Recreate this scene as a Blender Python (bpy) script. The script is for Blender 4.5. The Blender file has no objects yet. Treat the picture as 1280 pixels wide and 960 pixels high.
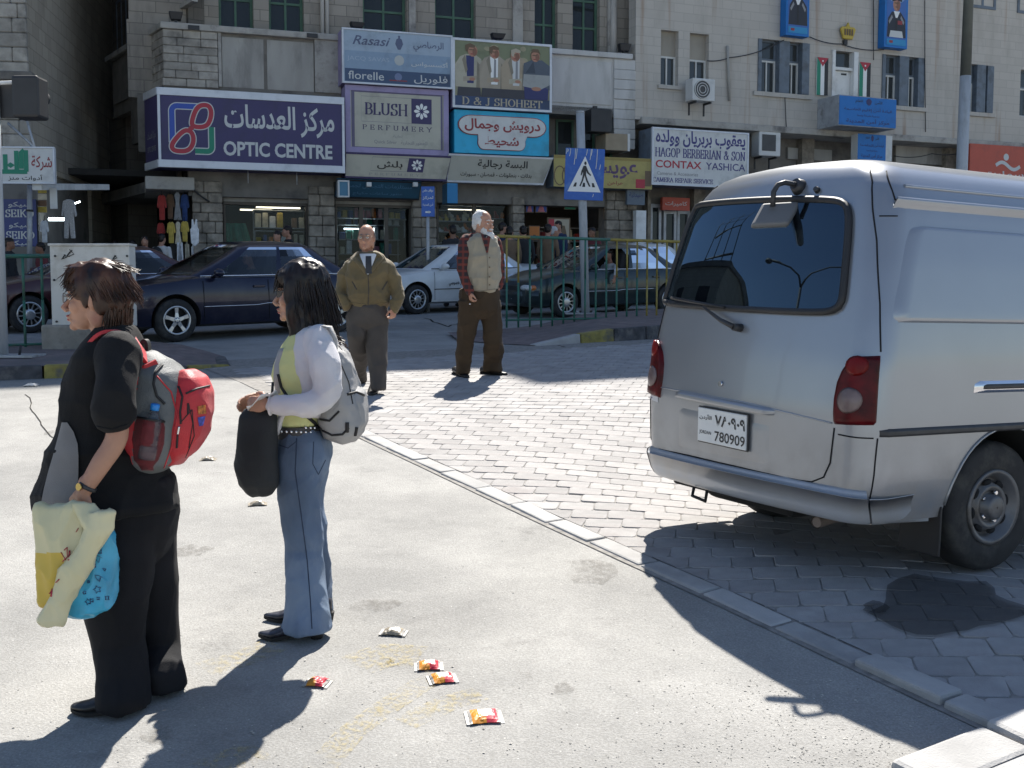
import bpy,bmesh,math,random,unicodedata
import numpy as np
from mathutils import Vector,Matrix,noise as mnoise
R=math.radians
random.seed(7)
scn=bpy.context.scene
COL=scn.collection
# camera
F_PX,PITCH,CAM_H=1400.0,R(4.5),1.8
cd=bpy.data.cameras.new('camera');cam=bpy.data.objects.new('camera',cd);COL.objects.link(cam)
cd.sensor_width=36.0;cd.lens=36.0*F_PX/1280.0;cd.clip_end=3000;cd.clip_start=0.05
cam.location=(0,0,CAM_H);cam.rotation_euler=(R(90)-PITCH,0,0)
scn.camera=cam
# light
SUN_EL,SUN_AZ=R(51),R(9.0)
w=bpy.data.worlds.new('World');scn.world=w;w.use_nodes=True
nt=w.node_tree;bg=nt.nodes['Background']
sky=nt.nodes.new('ShaderNodeTexSky');sky.sky_type='NISHITA';sky.sun_disc=False
sky.sun_elevation=SUN_EL;sky.sun_rotation=SUN_AZ;sky.altitude=800;sky.air_density=1.0;sky.dust_density=0.7
nt.links.new(sky.outputs[0],bg.inputs[0]);bg.inputs[1].default_value=0.08
sl=bpy.data.lights.new('sun','SUN');sun=bpy.data.objects.new('sun',sl);COL.objects.link(sun)
sl.energy=5.0;sl.angle=R(0.55);sl.color=(1.0,0.955,0.88)
sdir=Vector((math.sin(SUN_AZ)*math.cos(SUN_EL),math.cos(SUN_AZ)*math.cos(SUN_EL),math.sin(SUN_EL)))
sun.rotation_euler=sdir.to_track_quat('Z','Y').to_euler();sun.location=(0,30,40)
vs=scn.view_settings;vs.view_transform='Standard';vs.look='None';vs.gamma=1;vs.use_curve_mapping=False
vs.exposure=1.06
scn.cycles.max_bounces=6;scn.cycles.transparent_max_bounces=12
scn.cycles.use_adaptive_sampling=True
try:scn.cycles.use_denoising=True
except Exception:pass
# picture -> place helpers (photo pixels 1280x960)
_cp,_sp=math.cos(PITCH),math.sin(PITCH)
def ray(x,y):
 a=(x-640)/F_PX;b=(480-y)/F_PX
 return Vector((a,_cp+b*_sp,-_sp+b*_cp))
def P(x,y,Y):
 r=ray(x,y);t=Y/r.y
 return Vector((r.x*t,Y,CAM_H+r.z*t))
def proj(p):
 d=Vector(p)-Vector((0,0,CAM_H))
 f=d.y*_cp-d.z*_sp;u=d.y*_sp+d.z*_cp
 return 640+F_PX*d.x/f,480-F_PX*u/f
def sstep(a,b,x):
 t=min(1,max(0,(x-a)/(b-a)));return t*t*(3-2*t)
RD=Vector((0.839,0.545,0));RN=Vector((-0.545,0.839,0))
VAN0=Vector((1.205,5.89,0))
def g(X,Y):
 h=0.08*min(Y,60)
 if Y>11.5:h-=0.035*(min(Y,60)-11.5)
 s=(X-VAN0.x)*RD.x+(Y-VAN0.y)*RD.y
 v=(X-VAN0.x)*RN.x+(Y-VAN0.y)*RN.y
 h-=0.072*min(4.5,max(0,s))*(1-sstep(1.0,3.2,v))
 h+=0.07*min(.8,max(0,.1-v))*sstep(-.9,.4,s)
 return h
def gn(X,Y,e=0.15):
 return Vector((-(g(X+e,Y)-g(X-e,Y))/(2*e),-(g(X,Y+e)-g(X,Y-e))/(2*e),1)).normalized()
def gpt(x,y,dz=0.0):
 """ground point seen at photo pixel"""
 r=ray(x,y);lo,hi=0.5,80.0
 for _ in range(50):
  m=(lo+hi)/2
  z=CAM_H+r.z*m/r.y
  if z>g(r.x*m/r.y,m)+dz:lo=m
  else:hi=m
 return Vector((r.x*lo/r.y,lo,g(r.x*lo/r.y,lo)+dz))
 # materials
MATS={}
def pmat(name,col,rough=0.6,metal=0.0,var=0.12,scale=4.0,bump=0.0,bscale=60.0,coat=0.0,spec=0.5,hue=None,rnd=0.0,emit=None,dirt=None,dscale=1.5,stretch=None,sheen=0.0,detail=6.0,trans=0.0,alpha=1.0):
 if name in MATS:return MATS[name]
 m=bpy.data.materials.new(name);m.use_nodes=True;t=m.node_tree;N=t.nodes;L=t.links
 b=N['Principled BSDF']
 b.inputs['Roughness'].default_value=rough;b.inputs['Metallic'].default_value=metal
 b.inputs['Coat Weight'].default_value=coat;b.inputs['Coat Roughness'].default_value=0.05
 b.inputs['Specular IOR Level'].default_value=spec
 b.inputs['Sheen Weight'].default_value=sheen
 b.inputs['Transmission Weight'].default_value=trans
 b.inputs['Alpha'].default_value=alpha
 tc=N.new('ShaderNodeTexCoord');mp=N.new('ShaderNodeMapping');L.new(tc.outputs['Object'],mp.inputs[0])
 if stretch:mp.inputs['Scale'].default_value=stretch
 nz=N.new('ShaderNodeTexNoise');nz.inputs['Scale'].default_value=scale;nz.inputs['Detail'].default_value=detail
 L.new(mp.outputs[0],nz.inputs['Vector'])
 rp=N.new('ShaderNodeValToRGB');rp.color_ramp.elements[0].position=0.3;rp.color_ramp.elements[1].position=0.72
 c=Vector(col[:3]);c2=Vector(hue)if hue else c*(1+var);c1=c*(1-var)
 rp.color_ramp.elements[0].color=(*c1,1);rp.color_ramp.elements[1].color=(*[min(1,q)for q in c2],1)
 L.new(nz.outputs['Fac'],rp.inputs[0]);out=rp.outputs[0]
 if dirt:
  n2=N.new('ShaderNodeTexNoise');n2.inputs['Scale'].default_value=dscale;n2.inputs['Detail'].default_value=8;n2.inputs['Roughness'].default_value=0.65
  L.new(mp.outputs[0],n2.inputs['Vector'])
  r2=N.new('ShaderNodeValToRGB');r2.color_ramp.elements[0].position=0.5;r2.color_ramp.elements[1].position=0.68
  L.new(n2.outputs['Fac'],r2.inputs[0])
  mx=N.new('ShaderNodeMixRGB');mx.inputs[2].default_value=(*dirt,1);L.new(r2.outputs[0],mx.inputs[0]);L.new(out,mx.inputs[1]);out=mx.outputs[0]
 if rnd:
  oi=N.new('ShaderNodeObjectInfo');mr=N.new('ShaderNodeMapRange');mr.inputs[3].default_value=1-rnd;mr.inputs[4].default_value=1+rnd
  L.new(oi.outputs['Random'],mr.inputs[0]);mv=N.new('ShaderNodeMixRGB');mv.blend_type='MULTIPLY';mv.inputs[0].default_value=1
  L.new(out,mv.inputs[1]);L.new(mr.outputs[0],mv.inputs[2]);out=mv.outputs[0]
 L.new(out,b.inputs['Base Color'])
 if bump:
  n3=N.new('ShaderNodeTexNoise');n3.inputs['Scale'].default_value=bscale;n3.inputs['Detail'].default_value=5
  L.new(mp.outputs[0],n3.inputs['Vector'])
  bp=N.new('ShaderNodeBump');bp.inputs['Strength'].default_value=bump;bp.inputs['Distance'].default_value=0.01
  L.new(n3.outputs['Fac'],bp.inputs['Height']);L.new(bp.outputs[0],b.inputs['Normal'])
 if emit:
  b.inputs['Emission Color'].default_value=(*emit[:3],1);b.inputs['Emission Strength'].default_value=emit[3]
 MATS[name]=m;return m
def glassmat(name,tint,rough=0.02,alpha=0.35,dark=(0.01,0.012,0.014),ior=1.52):
 """window pane: glossy reflection over a tinted see-through body"""
 if name in MATS:return MATS[name]
 m=bpy.data.materials.new(name);m.use_nodes=True;t=m.node_tree;N=t.nodes;L=t.links
 N.remove(N['Principled BSDF']);o=N['Material Output']
 gl=N.new('ShaderNodeBsdfGlossy');gl.inputs['Roughness'].default_value=rough;gl.inputs['Color'].default_value=(0.95,0.97,1,1)
 tr=N.new('ShaderNodeBsdfTransparent');tr.inputs[0].default_value=(*tint,1)
 df=N.new('ShaderNodeBsdfDiffuse');df.inputs[0].default_value=(*dark,1)
 m1=N.new('ShaderNodeMixShader');m1.inputs[0].default_value=alpha;L.new(df.outputs[0],m1.inputs[1]);L.new(tr.outputs[0],m1.inputs[2])
 fr=N.new('ShaderNodeFresnel');fr.inputs[0].default_value=ior
 m2=N.new('ShaderNodeMixShader');L.new(fr.outputs[0],m2.inputs[0]);L.new(m1.outputs[0],m2.inputs[1]);L.new(gl.outputs[0],m2.inputs[2])
 L.new(m2.outputs[0],o.inputs[0]);MATS[name]=m;return m
 # mesh builder
class MB:
 def __init__(s):s.v=[];s.f=[];s.m=[];s.s=[]
 def add(s,vs_,fs,m=0,sm=False):
  o=len(s.v);s.v+=[tuple(q)for q in vs_]
  for f in fs:s.f.append([i+o for i in f]);s.m.append(m);s.s.append(sm)
  return s
 def box(s,c,d,m=0,ax=None,taper=1.0):
  """c centre, d full sizes, ax = (X,Y,Z) unit axes"""
  X,Y,Z=ax if ax else(Vector((1,0,0)),Vector((0,1,0)),Vector((0,0,1)))
  c=Vector(c);vs_=[]
  for k in(-.5,.5):
   q=taper if k>0 else 1
   for i,j in((-.5,-.5),(.5,-.5),(.5,.5),(-.5,.5)):
    vs_.append(c+X*(i*d[0]*q)+Y*(j*d[1]*q)+Z*(k*d[2]))
  return s.add(vs_,[(3,2,1,0),(4,5,6,7),(0,1,5,4),(1,2,6,5),(2,3,7,6),(3,0,4,7)],m)
 def cyl(s,a,b,r0,r1=None,n=12,m=0,sm=True,caps=True):
  r1=r0 if r1 is None else r1
  return s.tube([a,b],[r0,r1],n,m,sm,caps)
 def tube(s,pts,rad,n=8,m=0,sm=True,caps=True,flat=None):
  pts=[Vector(p)for p in pts]
  if not hasattr(rad,'__len__'):rad=[rad]*len(pts)
  o=len(s.v);T0=None
  for i,p in enumerate(pts):
   t=(pts[min(i+1,len(pts)-1)]-pts[max(i-1,0)])
   t=t.normalized()if t.length>1e-9 else Vector((0,0,1))
   if T0 is None:
    u=t.cross(Vector((0,0,1)));
    if u.length<1e-3:u=t.cross(Vector((0,1,0)))
    u.normalize()
   else:
    u=(T0-t*T0.dot(t))
    u=u.normalized()if u.length>1e-6 else t.orthogonal().normalized()
   T0=u;vv=t.cross(u)
   for k in range(n):
    an=2*math.pi*k/n
    s.v.append(tuple(p+u*(rad[i]*math.cos(an))+vv*(rad[i]*math.sin(an)*(flat or 1))))
  for i in range(len(pts)-1):
   for k in range(n):
    k2=(k+1)%n
    s.f.append([o+i*n+k,o+i*n+k2,o+(i+1)*n+k2,o+(i+1)*n+k]);s.m.append(m);s.s.append(sm)
  if caps:
   s.f.append([o+k for k in range(n)][::-1]);s.m.append(m);s.s.append(False)
   s.f.append([o+(len(pts)-1)*n+k for k in range(n)]);s.m.append(m);s.s.append(False)
  return s
 def loft(s,rings,m=0,sm=True,caps=True,closed=True):
  n=len(rings[0]);o=len(s.v)
  for r in rings:s.v+=[tuple(q)for q in r]
  for i in range(len(rings)-1):
   for k in range(n if closed else n-1):
    k2=(k+1)%n
    s.f.append([o+i*n+k,o+i*n+k2,o+(i+1)*n+k2,o+(i+1)*n+k]);s.m.append(m);s.s.append(sm)
  if caps and closed:
   s.f.append([o+k for k in range(n)][::-1]);s.m.append(m);s.s.append(sm)
   s.f.append([o+(len(rings)-1)*n+k for k in range(n)]);s.m.append(m);s.s.append(sm)
  return s
 def ell(s,c,r,m=0,nu=14,nv=9,ax=None):
  X,Y,Z=ax if ax else(Vector((1,0,0)),Vector((0,1,0)),Vector((0,0,1)))
  c=Vector(c);rings=[]
  for j in range(1,nv):
   ph=math.pi*j/nv-math.pi/2
   rings.append([c+X*(r[0]*math.cos(ph)*math.cos(2*math.pi*k/nu))+Y*(r[1]*math.cos(ph)*math.sin(2*math.pi*k/nu))+Z*(r[2]*math.sin(ph))for k in range(nu)])
  o=len(s.v);s.loft(rings,m,True,False)
  a=len(s.v);s.v+=[tuple(c-Z*r[2]),tuple(c+Z*r[2])]
  L_=o+(nv-2)*nu
  for k in range(nu):
   k2=(k+1)%nu
   s.f.append([a,o+k2,o+k]);s.m.append(m);s.s.append(True)
   s.f.append([a+1,L_+k,L_+k2]);s.m.append(m);s.s.append(True)
  return s
 def prism(s,poly,d,m=0,sm=False):
  """poly: list of 3-D points, extruded by vector d"""
  n=len(poly);d=Vector(d);vs_=[Vector(p)for p in poly]+[Vector(p)+d for p in poly]
  fs=[list(range(n))[::-1],[n+i for i in range(n)]]+[[i,(i+1)%n,n+(i+1)%n,n+i]for i in range(n)]
  return s.add(vs_,fs,m,sm)
 def sheet(s,fn,us,vs_,m=0,sm=True):
  return s.loft([[fn(u,v)for u in us]for v in vs_],m,sm,False,closed=False)
W={}
def _mesh(name,mb,mats,M=None):
 me=bpy.data.meshes.new(name)
 V=mb.v
 if M is not None:V=[tuple(M@Vector(q))for q in V]
 me.from_pydata(V,[],mb.f)
 for m in(mats if isinstance(mats,(list,tuple))else[mats]):me.materials.append(m)
 me.polygons.foreach_set('material_index',mb.m);me.polygons.foreach_set('use_smooth',mb.s)
 me.update();return me
def fixn(me):
 bm=bmesh.new();bm.from_mesh(me);bmesh.ops.recalc_face_normals(bm,faces=bm.faces);bm.to_mesh(me);bm.free()
def obj(name,mb,mats,parent=None,bevel=0.0,sub=0,sharp=None,local=False,fix=True,seg=2):
 """one mesh object; vertices are world coordinates unless local (coordinates of the parent)"""
 if parent is not None:
  M=None if local else W[parent.name].inverted()
  me=_mesh(name,mb,mats,M);o=bpy.data.objects.new(name,me);o.parent=parent;W[o.name]=W[parent.name]
 else:
  a=np.array(mb.v);lo,hi=a.min(0),a.max(0)
  loc=Vector(((lo[0]+hi[0])/2,(lo[1]+hi[1])/2,lo[2]))
  me=_mesh(name,mb,mats,Matrix.Translation(-loc));o=bpy.data.objects.new(name,me);o.location=loc;W[o.name]=Matrix.Translation(loc)
 if fix:fixn(me)
 if sharp is not None:
  me.polygons.foreach_set('use_smooth',[True]*len(me.polygons));me.set_sharp_from_angle(angle=R(sharp))
 COL.objects.link(o)
 if sub:md=o.modifiers.new('sub','SUBSURF');md.levels=md.render_levels=sub
 if bevel:md=o.modifiers.new('bevel','BEVEL');md.width=bevel;md.segments=seg;md.limit_method='ANGLE';md.angle_limit=R(40)
 return o
def tag(o,label=None,cat=None,group=None,kind=None):
 if label:o['label']=label
 if cat:o['category']=cat
 if group:o['group']=group
 if kind:o['kind']=kind
 return o
def thing(name,label,cat,loc,M=None,group=None):
 o=bpy.data.objects.new(name,None);o.empty_display_size=0.2;COL.objects.link(o)
 T=Matrix.Translation(Vector(loc))
 if M is not None:T=T@M.to_4x4()
 o.matrix_world=T;o.location=Vector(loc);o.rotation_euler=T.to_euler();W[o.name]=T
 return tag(o,label,cat,group)
def kids(o):return[c for c in COL.objects if c.parent==o]
def copy_tree(o,parent=None):
 c=o.copy();COL.objects.link(c)
 if parent is not None:c.parent=parent
 W[c.name]=W[o.name]
 for ch in kids(o):copy_tree(ch,c)
 return c
def ground_frame(X,Y,ang):
 """matrix of a thing standing on the sloped ground, local +X = heading ang"""
 n=gn(X,Y,0.8);x=Vector((math.cos(ang),math.sin(ang),0));x=(x-n*x.dot(n)).normalized();y=n.cross(x)
 return Matrix((x,y,n)).transposed()
 # lettering
FORMS={}
for cp in range(0xFE70,0xFEFD):
 d=unicodedata.decomposition(chr(cp)).split()
 if len(d)==2:FORMS.setdefault(chr(int(d[1],16)),{})[d[0][1:-1]]=chr(cp)
def shape_ar(s):
 out=[]
 joins=lambda c:c in FORMS and 'initial' in FORMS[c]
 for i,c in enumerate(s):
  if c not in FORMS:out.append(c);continue
  pv=i>0 and joins(s[i-1]);nx=i+1<len(s)and s[i+1]in FORMS and joins(c)and 'final' in FORMS[s[i+1]]
  k='medial' if pv and nx else 'final' if pv else 'initial' if nx else 'isolated'
  out.append(FORMS[c].get(k)or FORMS[c].get('isolated',c))
 return ''.join(out[::-1])
def text_mb(s,O,U,V,w=None,h=None,bold=0.0,ar=False,depth=0.004,align=0.5,mb=None,m=0,shear=0.0):
 """flat lettering centred (align) at O, running along U, up V"""
 c=bpy.data.curves.new('lettering','FONT');c.body=shape_ar(s)if ar else s;c.size=1;c.offset=bold;c.resolution_u=3;c.extrude=0.0;c.shear=shear
 o=bpy.data.objects.new('lettering',c);COL.objects.link(o)
 dg=bpy.context.evaluated_depsgraph_get();me=bpy.data.meshes.new_from_object(o.evaluated_get(dg))
 vv=[v.co.copy()for v in me.vertices];ff=[list(p.vertices)for p in me.polygons]
 bpy.data.objects.remove(o);bpy.data.curves.remove(c);bpy.data.meshes.remove(me)
 mb=mb or MB()
 if not vv:return mb
 x0,x1=min(v.x for v in vv),max(v.x for v in vv);y0,y1=min(v.y for v in vv),max(v.y for v in vv)
 sx=w/(x1-x0)if w else None;sy=h/(y1-y0)if h else None
 sx=sx or sy;sy=sy or sx
 Nn=U.cross(V);O=Vector(O)
 fn=lambda v,d:O+U*((v.x-x0-(x1-x0)*align)*sx)+V*((v.y-(y0+y1)/2)*sy)+Nn*d
 mb.add([fn(v,depth)for v in vv],ff,m)
 return mb
def arc(cx,cy,rx,ry,a0,a1,n=8):
 return[(cx+rx*math.cos(R(a0+(a1-a0)*i/n)),cy+ry*math.sin(R(a0+(a1-a0)*i/n)))for i in range(n+1)]
SER={'A':(.72,[([(.04,0),(.36,1)],1,0),([(.36,1),(.68,0)],0,1),([(.17,.36),(.55,.36)],0,0)]),'B':(.62,[([(.12,0),(.12,1)],1,1),(arc(.3,.75,.22,.25,90,-90),0,0),(arc(.3,.25,.27,.26,90,-90),0,0),([(.12,1),(.3,1)],0,0),([(.12,.5),(.3,.5)],0,0),([(.12,0),(.3,0)],0,0)]),'C':(.7,[(arc(.38,.5,.31,.5,45,315,14),0,0),([(.6,.98),(.6,.74)],0,0)]),'D':(.74,[([(.12,0),(.12,1)],1,1),(arc(.3,.5,.36,.5,90,-90,12),0,0),([(.12,1),(.3,1)],0,0),([(.12,0),(.3,0)],0,0)]),'E':(.62,[([(.12,0),(.12,1)],1,1),([(.12,1),(.54,1)],0,0),([(.12,.5),(.44,.5)],0,0),([(.12,0),(.56,0)],0,0),([(.54,1),(.54,.82)],0,0),([(.56,0),(.56,.2)],0,0),([(.44,.4),(.44,.6)],0,0)]),'F':(.58,[([(.12,0),(.12,1)],1,1),([(.12,1),(.54,1)],0,0),([(.12,.5),(.42,.5)],0,0),([(.54,1),(.54,.82)],0,0)]),'G':(.76,[(arc(.38,.5,.32,.5,45,330,14),0,0),([(.64,.06),(.64,.42)],0,1),([(.6,.98),(.6,.76)],0,0)]),'H':(.78,[([(.12,0),(.12,1)],1,1),([(.64,0),(.64,1)],1,1),([(.12,.5),(.64,.5)],0,0)]),'I':(.3,[([(.15,0),(.15,1)],1,1)]),'J':(.46,[([(.3,1),(.3,.2)],1,0),(arc(.15,.2,.15,.25,0,-150,8),0,0)]),'K':(.74,[([(.12,0),(.12,1)],1,1),([(.14,.42),(.6,1)],0,1),([(.28,.58),(.64,0)],0,1)]),'L':(.6,[([(.12,0),(.12,1)],1,1),([(.12,0),(.54,0)],0,0),([(.54,0),(.54,.22)],0,0)]),'M':(.9,[([(.1,0),(.12,1)],1,1),([(.12,1),(.44,.05)],0,0),([(.44,.05),(.76,1)],0,0),([(.76,1),(.78,0)],1,1)]),'N':(.78,[([(.12,0),(.12,1)],1,1),([(.12,1),(.64,0)],0,0),([(.64,0),(.64,1)],0,1)]),'O':(.78,[(arc(.38,.5,.32,.5,0,360,20),0,0)]),'P':(.6,[([(.12,0),(.12,1)],1,1),(arc(.3,.74,.24,.26,90,-90),0,0),([(.12,1),(.3,1)],0,0),([(.12,.48),(.3,.48)],0,0)]),'R':(.68,[([(.12,0),(.12,1)],1,1),(arc(.3,.74,.24,.26,90,-90),0,0),([(.12,1),(.3,1)],0,0),([(.12,.48),(.32,.48)],0,0),([(.32,.48),(.62,0)],0,1)]),'S':(.58,[(arc(.29,.75,.2,.25,30,250,9)+arc(.28,.25,.23,.26,70,-150,9),0,0),([(.47,1),(.47,.76)],0,0),([(.06,0),(.06,.26)],0,0)]),'T':(.68,[([(.33,0),(.33,1)],1,0),([(.04,1),(.62,1)],0,0),([(.04,1),(.04,.8)],0,0),([(.62,1),(.62,.8)],0,0)]),'U':(.76,[([(.12,1),(.12,.3)],1,0),(arc(.37,.3,.25,.3,180,360,10),0,0),([(.62,.3),(.62,1)],0,1)]),'V':(.72,[([(.04,1),(.36,0)],1,0),([(.36,0),(.68,1)],0,1)]),'X':(.72,[([(.06,1),(.64,0)],1,1),([(.06,0),(.64,1)],1,1)]),'Y':(.72,[([(.36,0),(.36,.45)],1,0),([(.36,.45),(.05,1)],0,1),([(.36,.45),(.67,1)],0,1)]),'&':(.8,[([(.74,.02),(.24,.78)],0,0),(arc(.36,.8,.14,.2,180,-60,8),0,0),([(.43,.63),(.14,.4)],0,0),(arc(.32,.25,.25,.26,130,350,10),0,0),([(.56,.2),(.72,.5)],0,0)]),' ':(.34,[]),'.':(.25,[([(.1,0),(.1,.1)],0,0)]),'-':(.4,[([(.06,.42),(.3,.42)],0,0)])}
def serif_mb(s,O,U,V,w,h,thick=0.13,thin=0.05,mb=None,m=0,align=0.5,gap=0.06,depth=0.004):
 mb=mb or MB();tot=sum(SER[c][0]+gap for c in s);sx=w/tot;Nn=U.cross(V);O=Vector(O)
 x=-tot*align;k=0
 for c in s:
  for pts,s0,s1 in SER[c][1]:
   segs=list(zip(pts[:-1],pts[1:]))
   q=[]
   for a,b in segs:
    dx,dy=b[0]-a[0],b[1]-a[1];l=math.hypot(dx,dy);t=thin+(thick-thin)*(abs(dy)/l)**2
    q.append((a,b,t,dx/l,dy/l))
   for e,(pt,tt)in((s0,(pts[0],q[0])),(s1,(pts[-1],q[-1]))):
    if e:q.append(((pt[0]-.12,pt[1]),(pt[0]+.12,pt[1]),thin,1,0))
   L_=[];Rr=[]
   for a,b,t,ux,uy in q:
    k+=1;d=depth+(k%5)*0.0005
    px,py=-uy*t/2,ux*t/2;ex,ey=ux*t*.25,uy*t*.25
    pp=[(a[0]-ex+px,a[1]-ey+py),(b[0]+ex+px,b[1]+ey+py),(b[0]+ex-px,b[1]+ey-py),(a[0]-ex-px,a[1]-ey-py)]
    mb.add([O+U*((x+p_[0])*sx)+V*((p_[1]-.5)*h)+Nn*d for p_ in pp],[(0,1,2,3)],m)
  x+=SER[c][0]+gap
 return mb
def poly_mb(pts,O,U,V,depth=0.003,mb=None,m=0):
 mb=mb or MB();Nn=U.cross(V);O=Vector(O)
 return mb.add([O+U*p[0]+V*p[1]+Nn*depth for p in pts],[list(range(len(pts)))],m)
def stroke_mb(pts,t,O,U,V,depth=0.004,mb=None,m=0,closed=False):
 """constant-width line as one mitred ribbon"""
 mb=mb or MB();Nn=U.cross(V);O=Vector(O);n=len(pts);A=[]
 for i,p in enumerate(pts):
  a=pts[(i-1)%n]if closed or i>0 else p;b=pts[(i+1)%n]if closed or i<n-1 else p
  dx,dy=b[0]-a[0],b[1]-a[1];l=math.hypot(dx,dy)or 1
  nx,ny=-dy/l*t/2,dx/l*t/2
  A.append(((p[0]+nx,p[1]+ny),(p[0]-nx,p[1]-ny)))
 vs_=[O+U*q[0]+V*q[1]+Nn*depth for pr in A for q in pr]
 fs=[(2*i,2*((i+1)%n),2*((i+1)%n)+1,2*i+1)for i in range(n if closed else n-1)]
 return mb.add(vs_,fs,m)
 # ground
def asphalt(name,base,light,dark,sp=1.0):
 m=bpy.data.materials.new(name);m.use_nodes=True;t=m.node_tree;N=t.nodes;L=t.links;b=N['Principled BSDF']
 tc=N.new('ShaderNodeTexCoord');b.inputs['Roughness'].default_value=0.93;b.inputs['Specular IOR Level'].default_value=0.15
 def nz(sc,det,lo,hi,ro=0.6):
  n=N.new('ShaderNodeTexNoise');n.inputs['Scale'].default_value=sc;n.inputs['Detail'].default_value=det;n.inputs['Roughness'].default_value=ro
  L.new(tc.outputs['Object'],n.inputs['Vector']);r=N.new('ShaderNodeMapRange');r.inputs[1].default_value=lo;r.inputs[2].default_value=hi
  L.new(n.outputs['Fac'],r.inputs[0]);return r.outputs[0],n.outputs['Fac']
 def mix(f,a,c,bl='MIX'):
  x=N.new('ShaderNodeMixRGB');x.blend_type=bl
  if isinstance(f,float):x.inputs[0].default_value=f
  else:L.new(f,x.inputs[0])
  for i,q in((1,a),(2,c)):
   if isinstance(q,tuple):x.inputs[i].default_value=(*q,1)
   else:L.new(q,x.inputs[i])
  return x.outputs[0]
 big,_=nz(0.8,9,0.38,0.62,0.68);c=mix(big,base,light)
 st,_=nz(2.6,10,0.57,0.72,0.75);s2=N.new('ShaderNodeMath');s2.operation='MULTIPLY';s2.inputs[1].default_value=0.55;L.new(st,s2.inputs[0])
 c=mix(s2.outputs[0],c,dark)
 ag,agr=nz(110,4,0.42,0.62,0.7);c=mix(ag,mix(0.55,c,(0.72,0.70,0.67),'MULTIPLY'),mix(0.25,c,(1.4,1.38,1.34),'MULTIPLY'))
 vo=N.new('ShaderNodeTexVoronoi');vo.inputs['Scale'].default_value=42;L.new(tc.outputs['Object'],vo.inputs['Vector'])
 vr=N.new('ShaderNodeMapRange');vr.inputs[1].default_value=0.16;vr.inputs[2].default_value=0.06;L.new(vo.outputs['Distance'],vr.inputs[0])
 pick=N.new('ShaderNodeMath');pick.operation='GREATER_THAN';pick.inputs[1].default_value=0.80;L.new(vo.outputs['Color'],pick.inputs[0])
 vm=N.new('ShaderNodeMath');vm.operation='MULTIPLY';L.new(vr.outputs[0],vm.inputs[0]);L.new(pick.outputs[0],vm.inputs[1])
 c=mix(vm.outputs[0],c,(0.62*sp,0.6*sp,0.56*sp))
 vo2=N.new('ShaderNodeTexVoronoi');vo2.inputs['Scale'].default_value=1.1;L.new(tc.outputs['Object'],vo2.inputs['Vector'])
 dz,_=nz(7,4,0.3,0.7)
 dd=N.new('ShaderNodeMath');dd.operation='MULTIPLY_ADD';dd.inputs[1].default_value=0.05;L.new(dz,dd.inputs[0]);L.new(vo2.outputs['Distance'],dd.inputs[2])
 sr=N.new('ShaderNodeMapRange');sr.inputs[1].default_value=0.09;sr.inputs[2].default_value=0.055;sr.inputs[4].default_value=0.35;L.new(dd.outputs[0],sr.inputs[0])
 c=mix(sr.outputs[0],c,dark)
 L.new(c,b.inputs['Base Color'])
 bp=N.new('ShaderNodeBump');bp.inputs['Strength'].default_value=0.55;bp.inputs['Distance'].default_value=0.012
 L.new(agr,bp.inputs['Height']);L.new(bp.outputs[0],b.inputs['Normal'])
 return m
M_road=asphalt('worn_asphalt',(0.27,0.267,0.258),(0.38,0.374,0.358),(0.17,0.167,0.162))
def axis(lo,a,b,hi,fine,n_out=9):
 xs=list(np.arange(a,b+1e-6,fine));o=np.geomspace(1,max(2,a-lo),n_out);p=np.geomspace(1,max(2,hi-b),n_out)
 return sorted([a-q for q in o]+xs+[b+q for q in p])
def ground_z(x,y):
 return g(x,max(y,-8))+0.006*mnoise.noise(Vector((x*.7,y*.7,0)))
gx=axis(-400,-9,9,400,0.25);gy=axis(-400,1.5,32,500,0.25)
mb=MB();mb.sheet(lambda x,y:(x,y,ground_z(x,y)if(abs(x)<9.5 and 1<y<33)else g(x,max(y,-8))),gx,gy)
road=tag(obj('road',mb,M_road),kind='structure')
def worn_paint(name,col,thr=0.52,sc=16,amt=0.38):
 m=bpy.data.materials.new(name);m.use_nodes=True;t=m.node_tree;N=t.nodes;L=t.links;b=N['Principled BSDF']
 b.inputs['Base Color'].default_value=(*col,1);b.inputs['Roughness'].default_value=0.95;b.inputs['Specular IOR Level'].default_value=0.05
 tc=N.new('ShaderNodeTexCoord');n=N.new('ShaderNodeTexNoise');n.inputs['Scale'].default_value=sc;n.inputs['Detail'].default_value=9;n.inputs['Roughness'].default_value=0.75
 L.new(tc.outputs['Object'],n.inputs['Vector']);r=N.new('ShaderNodeMapRange');r.inputs[1].default_value=thr;r.inputs[2].default_value=thr+0.12;r.inputs[4].default_value=amt
 L.new(n.outputs['Fac'],r.inputs[0])
 n2=N.new('ShaderNodeTexNoise');n2.inputs['Scale'].default_value=3;L.new(tc.outputs['Object'],n2.inputs['Vector'])
 r2=N.new('ShaderNodeMapRange');r2.inputs[1].default_value=0.35;r2.inputs[2].default_value=0.55;L.new(n2.outputs['Fac'],r2.inputs[0])
 mm=N.new('ShaderNodeMath');mm.operation='MULTIPLY';L.new(r.outputs[0],mm.inputs[0]);L.new(r2.outputs[0],mm.inputs[1])
 L.new(mm.outputs[0],b.inputs['Alpha']);return m
M_ypaint=worn_paint('worn_yellow_paint',(0.52,0.42,0.18),0.47,34,.34)
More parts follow.
